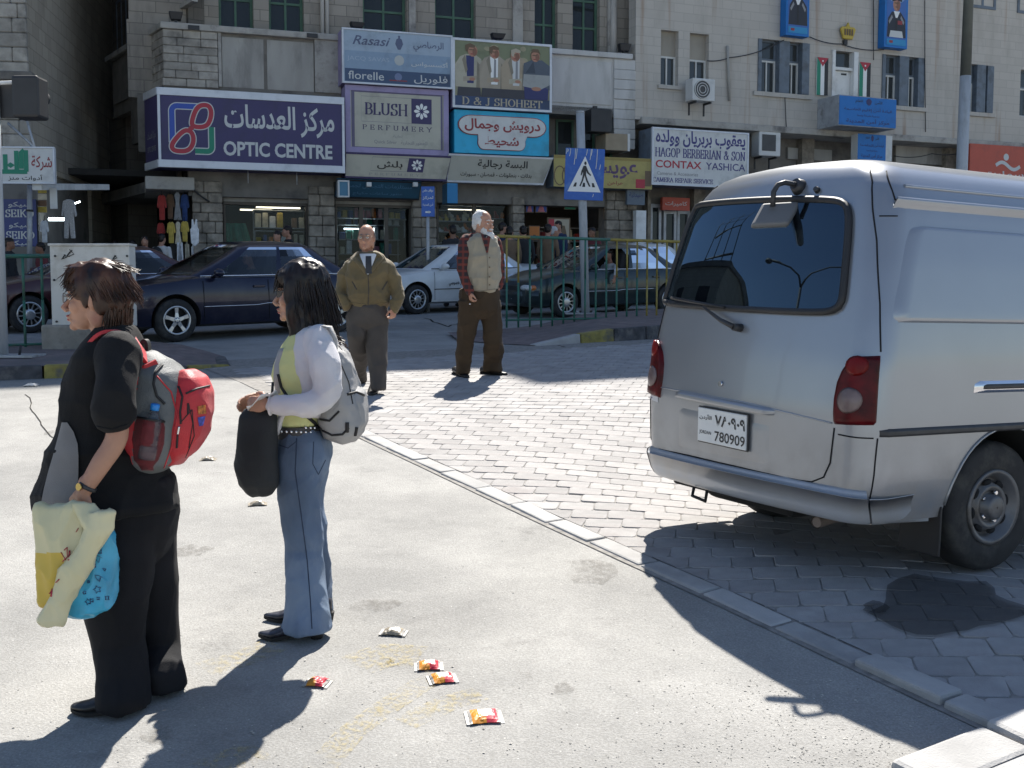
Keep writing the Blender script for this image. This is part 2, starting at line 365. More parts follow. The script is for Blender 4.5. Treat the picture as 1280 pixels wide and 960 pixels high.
def ground_ribbon(pix,wid,dz=0.004,n=6):
 """ribbon along ground points given in photo pixels; wid list in metres"""
 pts=[]
 for(a,b)in zip(pix[:-1],pix[1:]):
  A,B=gpt(*a),gpt(*b)
  for k in range(n):pts.append(A.lerp(B,k/n))
 pts.append(gpt(*pix[-1]));N_=len(pts);mbb=MB();rows=[]
 for i,p in enumerate(pts):
  d=(pts[min(i+1,N_-1)]-pts[max(i-1,0)]);s=Vector((-d.y,d.x,0)).normalized();wd=wid(i/(N_-1))/2 if callable(wid)else wid/2
  rows.append([(q.x,q.y,ground_z(q.x,q.y)+dz)for q in(p-s*wd,p-s*wd*.33,p+s*wd*.33,p+s*wd)])
 return mbb.loft(rows,0,True,False,closed=False)
for pix,wd in(([(380,985),(440,915),(490,880),(548,843)],0.11),([(255,838),(310,822),(345,806)],0.16),([(445,832),(485,818),(525,822)],0.22),([(505,905),(560,880),(600,868)],0.12),([(220,985),(330,940)],0.2)):
 o=obj('road_marking',ground_ribbon(pix,wd),M_ypaint,road);o['label']='faded yellow paint line on the pale asphalt'
M_crack=pmat('crack_dirt',(0.075,0.07,0.062),1.0,spec=.0)
def jag(pix,amp,n=5):
 out=[]
 for(a,b)in zip(pix[:-1],pix[1:]):
  for k in range(n):t=k/n;out.append((a[0]+(b[0]-a[0])*t+random.uniform(-amp,amp),a[1]+(b[1]-a[1])*t+random.uniform(-amp,amp)*.5))
 return out+[pix[-1]]
for pix,wd,am in(([(33,495),(48,520),(66,552),(70,572)],0.008,5),([(690,430),(745,448),(795,466)],0.05,2),([(612,404),(660,428),(700,440),(760,446)],0.035,2),([(590,400),(560,408),(530,398)],0.04,2)):
 obj('road_crack',ground_ribbon(jag(pix,am),wd,0.005,2),M_crack,road)
for(cx,cy),(rx,ry),nb in(((745,715),(.16,.11),9),((200,921),(.07,.04),7),((652,848),(.05,.03),7),((700,790),(.04,.03),7),((705,862),(.05,.03),7),((62,541),(.05,.05),6),((470,758),(.14,.05),9),((238,690),(.13,.06),9)):
 c=gpt(cx,cy);ang=[2*math.pi*k/14 for k in range(14)]
 ring=[Vector((c.x+rx*math.cos(a)*random.uniform(.6,1.1),c.y+ry*math.sin(a)*random.uniform(.6,1.1)*2,0))for a in ang]
 mb=MB().add([(q.x,q.y,ground_z(q.x,q.y)+.004)for q in ring],[list(range(14))])
 obj('road_stain',mb,worn_paint('dry_mud',(0.15,0.135,0.115),0.42,30,.26)if 'dry_mud' not in bpy.data.materials else bpy.data.materials['dry_mud'],road)
mb=MB()
for k in range(1700):
 if k<900:x,y=random.gauss(1030,110),random.uniform(850,975)
 else:x,y=random.uniform(0,1250),960-330*random.random()**1.4
 p=gpt(x,y);r=random.uniform(.0015,.004)*(1.0 if k%9 else 1.7);q=random.random()*6.28
 cs,sn=math.cos(q),math.sin(q)
 mb.add([(p.x+r*cs,p.y+r*sn,p.z+.003),(p.x-r*sn,p.y+r*cs,p.z+.003),(p.x-r*cs,p.y-r*sn,p.z+.003),(p.x+r*sn,p.y-r*cs,p.z+.003),(p.x,p.y,p.z+.0035+r*.35)],[(0,1,4),(1,2,4),(2,3,4),(3,0,4)])
tag(obj('gravel',mb,pmat('grit',(0.42,0.4,0.36),0.8,var=.5,scale=8)),kind='stuff')
# paved crossing
M_stone=pmat('paving_concrete',(0.34,0.327,0.317),0.85,var=.16,scale=7,bump=.5,bscale=160,rnd=.11,dirt=(0.28,0.255,0.245),dscale=2.2,spec=.2)
M_joint=pmat('joint_sand',(0.235,0.222,0.205),0.95,var=.3,scale=20)
B0=gpt(425,524);B1=gpt(1278,906);B0.z=B1.z=0
BD=(B1-B0).normalized();BN=Vector((-BD.y,BD.x,0))
if BN.x<0:BN=-BN
Uu=Vector((0.995,-0.09,0)).normalized();Vv=Vector((0.22,0.975,0)).normalized()
def paved(p):
 s=(p-B0).dot(BN);t=(p-B0).dot(BD)
 if s<-.13:return False
 v=(p.x-VAN0.x)*RN.x+(p.y-VAN0.y)*RN.y
 q=gpt(690,436);f=(p.x-q.x)*RN.x+(p.y-q.y)*RN.y
 return t>-4.6 and f<-0.15 and p.x<6.5 and p.y>3.6 and t<8
paving=None
mb=MB()
xs=np.arange(-5.2,7.2,.2)
def bedpt(s,t):p=B0+BN*s+BD*t;return(p.x,p.y,ground_z(p.x,p.y)+.005)
mb.sheet(bedpt,np.arange(-.16,6.6,.25),np.arange(-4.6,8.0,.25))
paving=tag(obj('crossing',mb,M_joint),kind='structure')
Ls,Ws=0.212,0.176
def stone_mb(l,wd,hgt=.0095,ch=.017,rnd_=0.0):
 o_=[]
 for k,(sx,sy)in enumerate(((-1,-1),(1,-1),(1,1),(-1,1))):
  c1=ch*(1+random.uniform(-.3,.3));a,b=l/2,wd/2
  pr=[(sx*a,sy*(b-c1)),(sx*(a-c1*.8),sy*b)]
  o_+=pr if sx*sy>0 else pr[::-1]
 o_=[(x+random.uniform(-rnd_,rnd_),y+random.uniform(-rnd_,rnd_))for x,y in o_]
 m_=MB();n=len(o_)
 return m_.add([(x,y,-.02)for x,y in o_]+[(x,y,hgt-.003)for x,y in o_]+[(x*.975,y*.97,hgt)for x,y in o_],[[n*2+i for i in range(n)]]+[[i,(i+1)%n,n+(i+1)%n,n+i]for i in range(n)]+[[n+i,n+(i+1)%n,2*n+(i+1)%n,2*n+i]for i in range(n)])
variants=[]
for k in range(6):
 me=_mesh('paving_stone',stone_mb(Ls-.005,Ws-.005,rnd_=.003),M_stone);fixn(me);variants.append(me)
cand=[]
for j in range(-46,46):
 for i in range(-72,72):
  p=B0+Vv*(j*Ws)+Uu*((i+(.5 if j%2 else 0))*Ls)
  c_=(p-B0).dot(BN)
  if not paved(p):continue
  x,y=proj((p.x,p.y,g(p.x,p.y)))
  hid=x>800 and y<(585+(x-800)*.24 if x<1085 else 655)
  vis=-20<x<1300 and 400<y<980 and not hid
  cand.append((0 if vis else 1,p.y,p,c_))
cand.sort(key=lambda q:(q[0],q[1]))
rest=MB();RNG=random.Random(3)
def stone_matrix(p):
 n=gn(p.x,p.y,.3);n=(n+Vector((RNG.gauss(0,.005),RNG.gauss(0,.005),0))).normalized()
 x=(Uu-n*Uu.dot(n)).normalized();y=(Vv-n*Vv.dot(n)).normalized()
 rot=Matrix((x,y,n)).transposed().to_4x4()
 return Matrix.Translation((p.x,p.y,ground_z(p.x,p.y)+RNG.uniform(-.0013,.0013)))@rot
Wp=W[paving.name].inverted();nparts=0
for hid,_,p,c_ in cand:
 me=variants[RNG.randrange(6)];M_=stone_matrix(p)
 edge=c_<.13
 if edge:
  pts=[M_@v.co for v in me.vertices];bm=bmesh.new();bm.from_mesh(me);bmesh.ops.transform(bm,matrix=M_,verts=bm.verts)
  bmesh.ops.bisect_plane(bm,geom=bm.verts[:]+bm.edges[:]+bm.faces[:],plane_co=B0+BN*.003,plane_no=BN,clear_inner=True)
  if len(bm.faces)<3:bm.free();continue
  if nparts<300:
   m2=bpy.data.meshes.new('paving_stone');bmesh.ops.transform(bm,matrix=Wp,verts=bm.verts);bm.to_mesh(m2);m2.materials.append(M_stone)if not m2.materials else None
   o=bpy.data.objects.new('paving_stone',m2);COL.objects.link(o);o.parent=paving;nparts+=1
  bm.free();continue
 if nparts<300:
  o=bpy.data.objects.new('paving_stone',me);COL.objects.link(o);o.parent=paving;o.matrix_basis=Wp@M_;nparts+=1
 else:
  rest.add([M_@v.co for v in me.vertices],[list(q.vertices)for q in me.polygons])
M_stone2=pmat('paving_concrete_far',(0.34,0.327,0.317),0.85,var=.14,scale=4.5,bump=.3,bscale=160,spec=.2,detail=1.0)
tag(obj('paving_stones',rest,M_stone2,paving),kind='stuff')
M_kerb=pmat('kerb_concrete',(0.37,0.362,0.35),0.88,var=.15,scale=6,bump=.4,bscale=120,rnd=.1,dirt=(0.28,0.27,0.26),dscale=2)
t=-1.0;Ltot=(gpt(1278,906)-B0).to_2d().length
k=0
while t<Ltot+.3:
 ln=RNG.uniform(.42,.50);c=B0+BD*(t+ln/2)-BN*.065
 lift=.0
 if abs(t-(Ltot-1.25))<.22:lift=-.006
 n=gn(c.x,c.y,.3);n=(n+Vector((RNG.gauss(0,.012),RNG.gauss(0,.012),0))).normalized()
 x=BD.copy();a_=RNG.gauss(0,.012);x=(x*math.cos(a_)+BN*math.sin(a_));x=(x-n*x.dot(n)).normalized()
 cc=Vector((c.x,c.y,ground_z(c.x,c.y)-.045+.008+RNG.uniform(0,.005)+lift+(.022 if t>Ltot-.75 else 0)))
 o=obj('border_stone',MB().box(cc,(ln-.014,.125,.10),0,(x,n.cross(x),n)),M_kerb,paving,bevel=.012)
 t+=ln
ring=[]
for a in range(26):
 q=2*math.pi*a/26;rr=1+.12*math.sin(3*q+1)+.1*math.sin(5*q)+RNG.uniform(-.08,.08)
 x,y=1180+88*rr*math.cos(q),762+36*rr*math.sin(q);p=gpt(x,y);ring.append((p.x,p.y,ground_z(p.x,p.y)+.021))
M_oil=pmat('wet_oil',(0.035,0.034,0.033),0.6,var=.4,spec=.3,alpha=.5)
oc=Vector((sum(q[0]for q in ring)/26,sum(q[1]for q in ring)/26,0))
obj('oil_patch',MB().loft([[(lambda x,y:(x,y,ground_z(x,y)+.021))(oc.x+(q[0]-oc.x)*k,oc.y+(q[1]-oc.y)*k)for q in ring]for k in(1,.85,.7,.55,.4,.25,.1,.01)],caps=False),M_oil,paving)
ring=[(lambda p:(p.x,p.y,ground_z(p.x,p.y)+.021))(gpt(1095+17*math.cos(q)*RNG.uniform(.7,1.2),765+8*math.sin(q)*RNG.uniform(.7,1.2)))for q in[2*math.pi*a/14 for a in range(14)]]
obj('oil_patch',MB().add(ring,[list(range(14))]),M_oil,paving)
# kerbed islands
M_tile=pmat('island_tile',(0.17,0.135,0.13),0.9,var=.25,scale=6,bump=.5,bscale=45,dirt=(0.11,0.1,0.1),dscale=1.2)
M_kblack=pmat('kerb_black',(0.06,0.06,0.065),0.8,var=.4,scale=9,dirt=(0.16,0.15,0.14),dscale=5)
M_kyell=pmat('kerb_yellow',(0.27,0.225,0.06),0.8,var=.3,scale=9,dirt=(0.12,0.11,0.09),dscale=6)
def island(name,poly,top,kerb_edges,colours,taper=None):
 """raised pavement: poly of (X, Y); kerb stones along the edges named"""
 bm=bmesh.new();vsb=[bm.verts.new((x,y,0))for x,y in poly];f=bm.faces.new(vsb)
 for _ in range(4):bmesh.ops.subdivide_edges(bm,edges=[e for e in bm.edges if e.calc_length()>.7],cuts=1,use_grid_fill=True);bmesh.ops.triangulate(bm,faces=bm.faces)
 hh=(lambda x,y:taper(x,y)*top)if taper else(lambda x,y:top)
 m_=MB().add([(v.co.x,v.co.y,g(v.co.x,v.co.y)+hh(v.co.x,v.co.y))for v in bm.verts],[[v.index for v in fc.verts]for fc in(bm.verts.index_update()or bm.faces)])
 bm.free();isl=tag(obj(name,m_,M_tile),kind='structure');ci=0
 for(a,b)in kerb_edges:
  A=Vector((*poly[a],0));B=Vector((*poly[b],0));ln=(B-A).length;n_=max(1,round(ln/.62));d=(B-A)/n_;dn=d.normalized();out=Vector((dn.y,-dn.x,0))
  for q in range(n_):
   s0,s1=A+d*(q+.01),A+d*(q+.99);vv=[]
   for p in(s0,s1):
    for(off,zt)in((.02,-.1),(.0,1),(-.15,1),(-.15,-.1)):
     pp=p+out*off;vv.append((pp.x,pp.y,g(p.x,p.y)+(hh(p.x,p.y)+.012 if zt==1 else-.1)))
   mk=MB().add(vv,[(0,1,2,3),(4,7,6,5),(0,4,5,1),(1,5,6,2),(2,6,7,3),(3,7,4,0)])
   col=colours(proj(mk.v[1])[0])
   o=obj('kerb_stone',mk,[M_kblack,M_kyell,M_kerb][col],isl,bevel=.02)
   o['label']=['black painted kerb stone','worn yellow painted kerb stone','bare concrete kerb stone'][col]
 return isl
def gxy(x,y):p=gpt(x,y);return(p.x,p.y)
LI=[gxy(-260,500),gxy(-90,480),gxy(54,473),gxy(150,470),gxy(235,463),gxy(288,458),gxy(282,449),gxy(170,428),gxy(-200,470)]
LI[7]=(-4.95,14.95);LI[8]=(-9.5,12.0);LI[0]=(-8.9,10.3)
isl_l=island('pavement_island',LI,.13,[(0,1),(1,2),(2,3),(3,4),(4,5),(5,6)],lambda x:1 if 40<x<150 or 205<x<240 else 0,taper=lambda x,y:1-sstep(-4.3,-3.3,x)*.9)
pa=gpt(668,433);pb=pa+RD*8.0;pd=Vector((-.9,17.2,0))
RI=[(pa.x,pa.y),(pa.x+RD.x*.8,pa.y+RD.y*.8),(pb.x,pb.y),(pb.x-2.2,pb.y+3.2),(pd.x-.1,pd.y+.3),(pa.x-1.1,pa.y+.8)]
isl_r=island('pavement_island',RI,.20,[(0,1),(1,2)],lambda x:2 if x<725 else 1 if x<765 or 860<x<930 else 0,taper=lambda x,y:sstep(pa.x-.2,pa.x+1.1,x)*.8+sstep(15.2,17.5,y)*.2)
ns=tag(obj('pavement',MB().add([(gpt(1130,990,.1).x,gpt(1130,990,.1).y,gpt(1130,990).z+.05),(gpt(1420,880,.1).x,gpt(1420,880,.1).y,gpt(1420,880).z+.05),(5,1.5,.2),(1.0,1.2,.18)],[(0,1,2,3)]),M_kerb),kind='structure')
for(xa,ya,xb,yb,wz)in((1108,978,1226,931,.20),(1228,926,1340,886,.22)):
 A,B=gpt(xa,ya,.0),gpt(xb,yb,.0);d=(B-A).normalized();out=Vector((d.y,-d.x,0)).normalized()
 c=(A+B)/2+out*(wz/2)+Vector((0,0,.0));n=gn(c.x,c.y,.3);x=(d-n*d.dot(n)).normalized()
 obj('kerb_stone',MB().box(c,((B-A).length-.012,wz,.14),0,(x,n.cross(x),n)),M_kerb,ns,bevel=.02)
 # buildings
ZU=Vector((0,0,1))
class Fac:
 def __init__(s,O,ang):
  s.O=Vector((O[0],O[1],0));s.U=Vector((math.cos(ang),math.sin(ang),0));s.N=Vector((math.sin(ang),-math.cos(ang),0));s.M=Matrix((s.U,-s.N,ZU)).transposed()
 def pt(s,u,n,z):return s.O+s.U*u+s.N*n+ZU*z
 def hit(s,x,y,n=0.0):
  r=ray(x,y);o=Vector((0,0,CAM_H));t=((s.O+s.N*n-o).dot(s.N))/r.dot(s.N);p=o+r*t
  return(p-s.O).dot(s.U),p.z
 def rect(s,x0,y0,x1,y1,n=0.0):
  xm,ym=(x0+x1)/2,(y0+y1)/2
  return s.hit(x0,ym,n)[0],s.hit(x1,ym,n)[0],s.hit(xm,y1,n)[1],s.hit(xm,y0,n)[1]
 def box(s,mb,u0,u1,z0,z1,n0,n1,m=0):
  return mb.box(s.pt((u0+u1)/2,(n0+n1)/2,(z0+z1)/2),(abs(u1-u0),abs(n1-n0),abs(z1-z0)),m,(s.U,-s.N,ZU))
 def thing(s,name,label,cat,u=0,z=None,group=None,n=0):
  p=s.pt(u,n,0);p.z=g(p.x,p.y)if z is None else z
  return thing(name,label,cat,p,s.M,group)
def ashlar(name,col,bw,bh,mort,var=.1,dirt=None,rust=None):
 m=bpy.data.materials.new(name);m.use_nodes=True;t=m.node_tree;N=t.nodes;L=t.links;b=N['Principled BSDF'];b.inputs['Roughness'].default_value=.9;b.inputs['Specular IOR Level'].default_value=.2
 tc=N.new('ShaderNodeTexCoord');sx=N.new('ShaderNodeSeparateXYZ');L.new(tc.outputs['Object'],sx.inputs[0]);cx=N.new('ShaderNodeCombineXYZ')
 ad=N.new('ShaderNodeMath');L.new(sx.outputs[0],ad.inputs[0]);L.new(sx.outputs[1],ad.inputs[1]);L.new(ad.outputs[0],cx.inputs[0]);L.new(sx.outputs[2],cx.inputs[1])
 br=N.new('ShaderNodeTexBrick');L.new(cx.outputs[0],br.inputs['Vector']);br.inputs['Scale'].default_value=1;br.inputs['Brick Width'].default_value=bw;br.inputs['Row Height'].default_value=bh
 br.inputs['Mortar Size'].default_value=.012;br.inputs['Mortar Smooth'].default_value=.3
 c=Vector(col);br.inputs['Color1'].default_value=(*(c*(1+var)),1);br.inputs['Color2'].default_value=(*(c*(1-var)),1);br.inputs['Mortar'].default_value=(*(c*mort),1)
 n=N.new('ShaderNodeTexNoise');n.inputs['Scale'].default_value=.9;n.inputs['Detail'].default_value=9;n.inputs['Roughness'].default_value=.65
 mp=N.new('ShaderNodeMapping');mp.inputs['Scale'].default_value=(1.6,1.6,.45);L.new(tc.outputs['Object'],mp.inputs[0]);L.new(mp.outputs[0],n.inputs['Vector'])
 r=N.new('ShaderNodeMapRange');r.inputs[1].default_value=.5;r.inputs[2].default_value=.72;r.inputs[4].default_value=.75;L.new(n.outputs['Fac'],r.inputs[0])
 mx=N.new('ShaderNodeMixRGB');L.new(r.outputs[0],mx.inputs[0]);L.new(br.outputs['Color'],mx.inputs[1]);mx.inputs[2].default_value=(*(dirt or c*.55),1);out=mx.outputs[0]
 if rust:
  n2=N.new('ShaderNodeTexNoise');n2.inputs['Scale'].default_value=1.1;n2.inputs['Detail'].default_value=6
  m2=N.new('ShaderNodeMapping');m2.inputs['Scale'].default_value=(2.4,2.4,.12);L.new(tc.outputs['Object'],m2.inputs[0]);L.new(m2.outputs[0],n2.inputs['Vector'])
  r2=N.new('ShaderNodeMapRange');r2.inputs[1].default_value=.58;r2.inputs[2].default_value=.72;r2.inputs[4].default_value=.75;L.new(n2.outputs['Fac'],r2.inputs[0])
  m3=N.new('ShaderNodeMixRGB');L.new(r2.outputs[0],m3.inputs[0]);L.new(out,m3.inputs[1]);m3.inputs[2].default_value=(*rust,1);out=m3.outputs[0]
 L.new(out,b.inputs['Base Color'])
 bp=N.new('ShaderNodeBump');bp.inputs['Strength'].default_value=.4;bp.inputs['Distance'].default_value=.02;L.new(n.outputs['Fac'],bp.inputs['Height']);L.new(bp.outputs[0],b.inputs['Normal'])
 return m
M_ash1=ashlar('grey_ashlar',(.31,.28,.24),.62,.27,.62,.12,(.14,.13,.12))
M_ash2=ashlar('pale_ashlar',(.49,.455,.405),.62,.24,.86,.04,(.37,.34,.295),(.30,.185,.115))
M_ash3=ashlar('tan_ashlar',(.36,.32,.26),.5,.3,.7,.1,(.2,.18,.15))
M_stonew=pmat('cut_stone',(.34,.315,.275),.9,var=.2,scale=5,bump=.8,bscale=30,rnd=.18,dirt=(.15,.14,.125),dscale=2.2)
M_rough=pmat('rough_stone',(.27,.235,.19),.92,var=.35,scale=6,bump=1.0,bscale=14,rnd=.15,dirt=(.12,.105,.085),dscale=2.5)
M_rend=pmat('weathered_render',(.36,.345,.315),.9,var=.12,scale=2,bump=.3,bscale=60,dirt=(.2,.19,.175),dscale=.9,stretch=(1.5,1.5,.4))
M_rendw=pmat('white_render',(.52,.51,.49),.9,var=.1,scale=2,bump=.3,bscale=60,dirt=(.34,.33,.31),dscale=.9,stretch=(1.5,1.5,.4))
M_conc=pmat('dark_concrete',(.19,.175,.155),.92,var=.2,scale=2,bump=.4,bscale=40,dirt=(.09,.085,.08),dscale=1.2)
M_coping=pmat('coping_stone',(.40,.38,.345),.9,var=.15,scale=4,bump=.3,dirt=(.16,.15,.14),dscale=2.0)
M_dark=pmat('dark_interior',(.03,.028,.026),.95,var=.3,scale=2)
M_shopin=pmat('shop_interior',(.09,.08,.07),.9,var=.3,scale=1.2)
M_green=pmat('green_window_frame',(.06,.13,.085),.6,var=.2)
M_pane=glassmat('window_pane',(.25,.27,.28),.03,.25,(.035,.04,.042),1.35)
M_shopglass=glassmat('shop_glass',(.8,.83,.84),.015,.95,ior=1.22)
M_white=pmat('white_paint',(.72,.72,.7),.6,var=.05,dirt=(.5,.49,.46),dscale=1.5)
M_black=pmat('black_metal',(.025,.025,.027),.5,var=.2)
M_bgrey=pmat('blue_grey_shutter',(.135,.165,.20),.65,var=.12,dirt=(.09,.1,.11),dscale=3)
M_steel=pmat('galvanised_steel',(.42,.43,.44),.5,metal=.3,var=.1,dirt=(.25,.24,.23),dscale=4)
def flat(name,col,rough=.55,dirt=True):return pmat('print_'+name,col,rough,var=.04,scale=3,dirt=tuple(q*.66+.012 for q in col)if dirt else None,dscale=1.3)
INK={k:pmat('ink_'+k,c,.5,var=.02)for k,c in dict(white=(.78,.78,.76),purple=(.045,.035,.11),navy=(.03,.035,.13),red=(.42,.03,.05),green=(.01,.22,.13),blue=(.03,.08,.38),black=(.02,.02,.022),maroon=(.28,.04,.045),grey=(.25,.25,.26),gold=(.5,.36,.05),pale=(.55,.56,.55),skin=(.4,.2,.13),beige=(.42,.37,.28),brown=(.14,.09,.05),orange=(.5,.15,.02)).items()}
DA=27.0
pA=P(211,370,DA);FM=Fac((pA.x,pA.y),R(18.5))
FS=Fac((pA.x,pA.y),R(-55.3))
_u,_=FM.hit(793,250,0);pB2=FM.pt(_u,0,0);FR=Fac((pB2.x,pB2.y),R(22.5))
GZ=1.62
mainb=FM.thing('corner_building','grey stone corner building with purple optic sign and stacked shop signs','building',6,GZ)
ROOF=24.6
def wallbox(name,fac,u0,u1,z0,z1,n0,n1,mat_,parent,bevel=0.0):return obj(name,fac.box(MB(),u0,u1,z0,z1,n0,n1),mat_,parent,bevel=bevel)
U=lambda x,n=0:FM.hit(x,250,n)[0]
uE=U(793)
pv=MB();pvz=GZ+.0
for fac,a,b in((FM,-2.5,uE),(FR,0,30)):fac.box(pv,a,b,0.4,pvz-.02 if fac is FM else pvz+.02,2.4,-4)
tag(obj('pavement',pv,M_kerb),kind='structure')
piers=[(240,278),(385,418),(515,545),(640,655),(757,795)]
PZ1=FM.hit(480,252,0)[1]
for(xa,xb)in piers:
 ua,ub=U(xa),U(xb);pier=obj('pier',FM.box(MB(),ua+.03,ub-.03,GZ-.4,PZ1+.35,-.55,-.05),M_conc,mainb)
 z=GZ-.05;row=0
 while z<PZ1+.2:
  hgt=RNG.uniform(.2,.29);u=ua;first=True
  while u<ub-.05:
   wd=RNG.uniform(.26,.48)if not first else RNG.uniform(.18,.4);first=False
   if ub-u-wd<.15:wd=ub-u
   c=FM.pt(u+wd/2,-.02+RNG.uniform(-.012,.016),z+hgt/2)
   obj('stone',MB().box(c,(wd-.010,.2,hgt-.010),0,(FM.U,-FM.N,ZU)),M_rough,pier,bevel=.022,seg=1)
   u+=wd
  z+=hgt;row+=1
wallbox('header',FM,U(236),uE,PZ1+.02,5.35,-.6,-.03,M_conc,mainb)
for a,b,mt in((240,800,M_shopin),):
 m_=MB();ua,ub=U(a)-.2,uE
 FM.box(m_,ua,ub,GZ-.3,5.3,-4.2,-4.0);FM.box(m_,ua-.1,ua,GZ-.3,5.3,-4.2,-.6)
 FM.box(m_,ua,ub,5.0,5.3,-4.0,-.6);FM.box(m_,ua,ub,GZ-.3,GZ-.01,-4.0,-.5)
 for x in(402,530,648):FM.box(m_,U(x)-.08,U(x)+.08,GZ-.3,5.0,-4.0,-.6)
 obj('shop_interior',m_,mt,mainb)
NB=-.85
UM=lambda x:U(x,NB)
wallbox('mezzanine_wall',FM,-.6,uE,5.3,6.7,NB-.4,NB,M_conc,mainb)
wallbox('floor_slab',FM,.0,uE+.0,6.62,6.84,NB+.003,-.06,M_conc,mainb)
def stones(parent,fac,u0,u1,z0,z1,n,rows,lens,mat_,dep=.14,bev=.014,jit=.012,off0=0):
 hh=(z1-z0)/rows
 for r_ in range(rows):
  u=u0;k=0
  while u<u1-.02:
   wd=RNG.uniform(*lens)*(.55 if(k==0 and(r_+off0)%2)else 1)
   if u1-u-wd<lens[0]*.4:wd=u1-u
   q=RNG.uniform(-jit,jit)
   obj('stone',fac.box(MB(),u+.004,u+wd-.004,z0+r_*hh+.004,z0+(r_+1)*hh-.004,n+q,n-dep),mat_,parent,bevel=bev,seg=1);u+=wd;k+=1
ZP0,ZP1=6.82,FM.hit(300,36,0)[1]
uq=U(276)
para=wallbox('parapet',FM,.12,U(428),ZP0,ZP1-.08,-.30,-.085,M_conc,mainb)
stones(para,FM,0,uq,ZP0-.05,ZP1-.12,0,7,(.38,.7),M_stonew)
obj('coping',FM.box(MB(),-.05,U(428),ZP1-.12,ZP1+.03,-.34,.06),M_coping,para,bevel=.02)
for xa,xb in((281,333),(337,395)):
 obj('panel',FM.box(MB(),U(xa),U(xb),ZP0+.0,ZP1-.2,-.2,-.05),M_rend,para,bevel=.01)
[obj('panel_frame',FM.box(MB(),a_,b_,ZP0,ZP1-.12,-.2,-.012),M_coping,para)for a_,b_ in((U(276)+.01,U(281)-.01),(U(396),U(428)))]
for xd,yd in((242,35),(390,45)):
 u_,z_=FM.hit(xd,yd,.03);obj('drain_spout',FM.box(MB(),u_-.13,u_+.13,z_-.05,z_+.05,.02,.1),M_black,para)
ZQ1=FM.hit(740,66,0)[1];ZQ0=FM.hit(730,140,0)[1]
par2=wallbox('parapet',FM,U(640),U(770),ZQ0,ZQ1-.1,-.3,-.06,M_rendw,mainb)
obj('coping',FM.box(MB(),U(640),U(789),ZQ1-.1,ZQ1+.04,-.34,.05),M_rendw,par2,bevel=.02)
obj('panel',FM.box(MB(),U(690),U(764),ZQ0+.22,ZQ1-.2,-.1,-.035),M_rendw,par2,bevel=.015)
zq=FM.hit(780,186,0)[1]
p_=obj('end_pillar',FM.box(MB(),U(767),U(793),zq,ZQ1-.1,-.8,-.04),M_rendw,par2)
stones(p_,FM,U(766.5),U(793.5),zq-.0,ZQ1-.12,.0,9,(.7,.9),M_rendw,dep=.05,bev=.012)
wins=[(278,323,36),(340,385,39),(456,512,37),(545,597,43),(668,698,55),(715,750,63)]
NU=NB
zt=10.6
sill=FM.hit(500,44,NU)[1]-.1
edges=[-.75];
for xa,xb,yb in wins:edges+=[UM(xa),UM(xb)]
edges.append(UM(793))
upw=wallbox('upper_wall',FM,-.8,UM(793),zt,ROOF,NU-.35,NU,M_ash1,mainb)
obj('spandrel',FM.box(MB(),-.8,UM(793),6.6,sill,NU-.35,NU-.003),M_ash1,mainb)
for k in range(0,len(edges),2):
 obj('wall_pier',FM.box(MB(),edges[k]-(.04 if k else 0),edges[k+1]+.0,sill,zt,NU-.35,NU-.001),M_ash1,mainb)
for xa,xb in((500+12,520),(640,652),(757,768)):
 obj('pilaster',FM.box(MB(),UM(xa),UM(xb),sill-1.2,ROOF,NU,NU+.1),M_coping,mainb)
def window(fac,parent,u0,u1,z0,z1,n,frame,pane,fr=.06,mull=(1,1),dep=.08,bars=None):
 m_=MB()
 fac.box(m_,u0,u0+fr,z0,z1,n-dep,n);fac.box(m_,u1-fr,u1,z0,z1,n-dep,n)
 fac.box(m_,u0+fr,u1-fr,z0,z0+fr,n-dep,n);fac.box(m_,u0+fr,u1-fr,z1-fr,z1,n-dep,n)
 wf=obj('window',m_,frame,parent)
 for i in range(1,mull[0]):uu=u0+(u1-u0)*i/mull[0];obj('mullion',fac.box(MB(),uu-fr*.4,uu+fr*.4,z0+fr,z1-fr,n-dep,n-.004),frame,wf)
 for j in range(1,mull[1]):zz=z0+(z1-z0)*j/mull[1];obj('transom',fac.box(MB(),u0+fr,u1-fr,zz-fr*.4,zz+fr*.4,n-dep,n-.008),frame,wf)
 obj('pane',fac.box(MB(),u0+fr*.5,u1-fr*.5,z0+fr*.5,z1-fr*.5,n-dep*.6,n-dep*.5),pane,wf)
 return wf
for xa,xb,yb in wins:
 zb=FM.hit((xa+xb)/2,yb,NU-.2)[1]
 window(FM,mainb,UM(xa),UM(xb)-.04,sill-.02,zt,NU-.2,M_green,M_pane,.07,(2,3))
for xa,xb in((694,716),(722,742),(746,764)):
 window(FM,mainb,UM(xa),UM(xb),5.4,6.6,NB+.05,M_green,M_pane,.06,(1,1))
m_=MB();FM.box(m_,-.8,uE,ROOF-.2,ROOF,-8,NU-.36);FM.box(m_,-.8,UM(793),3,ROOF,-8.4,-8)
obj('roof',m_,M_conc,mainb)
US=lambda x,y=100:FS.hit(x,y,0)[0]
sp1=FS.hit(170,56,0)[1]
obj('side_wall',FS.box(FS.box(MB(),-18,-.5,6.7,ROOF,-1.2,-NU*0-.8),-18,-4.6,1,6.75,-1.2,-.4),ashlar('lane_shade_ashlar',(.15,.135,.115),.5,.3,.7,.1,(.08,.07,.06)),mainb)  # dirty stone, its colour darkened further to stand in for the narrow lane's shade
spar=obj('parapet',FS.box(MB(),US(136),-.1,6.6,ZP1-.1,-.32,-.1),M_conc,mainb)
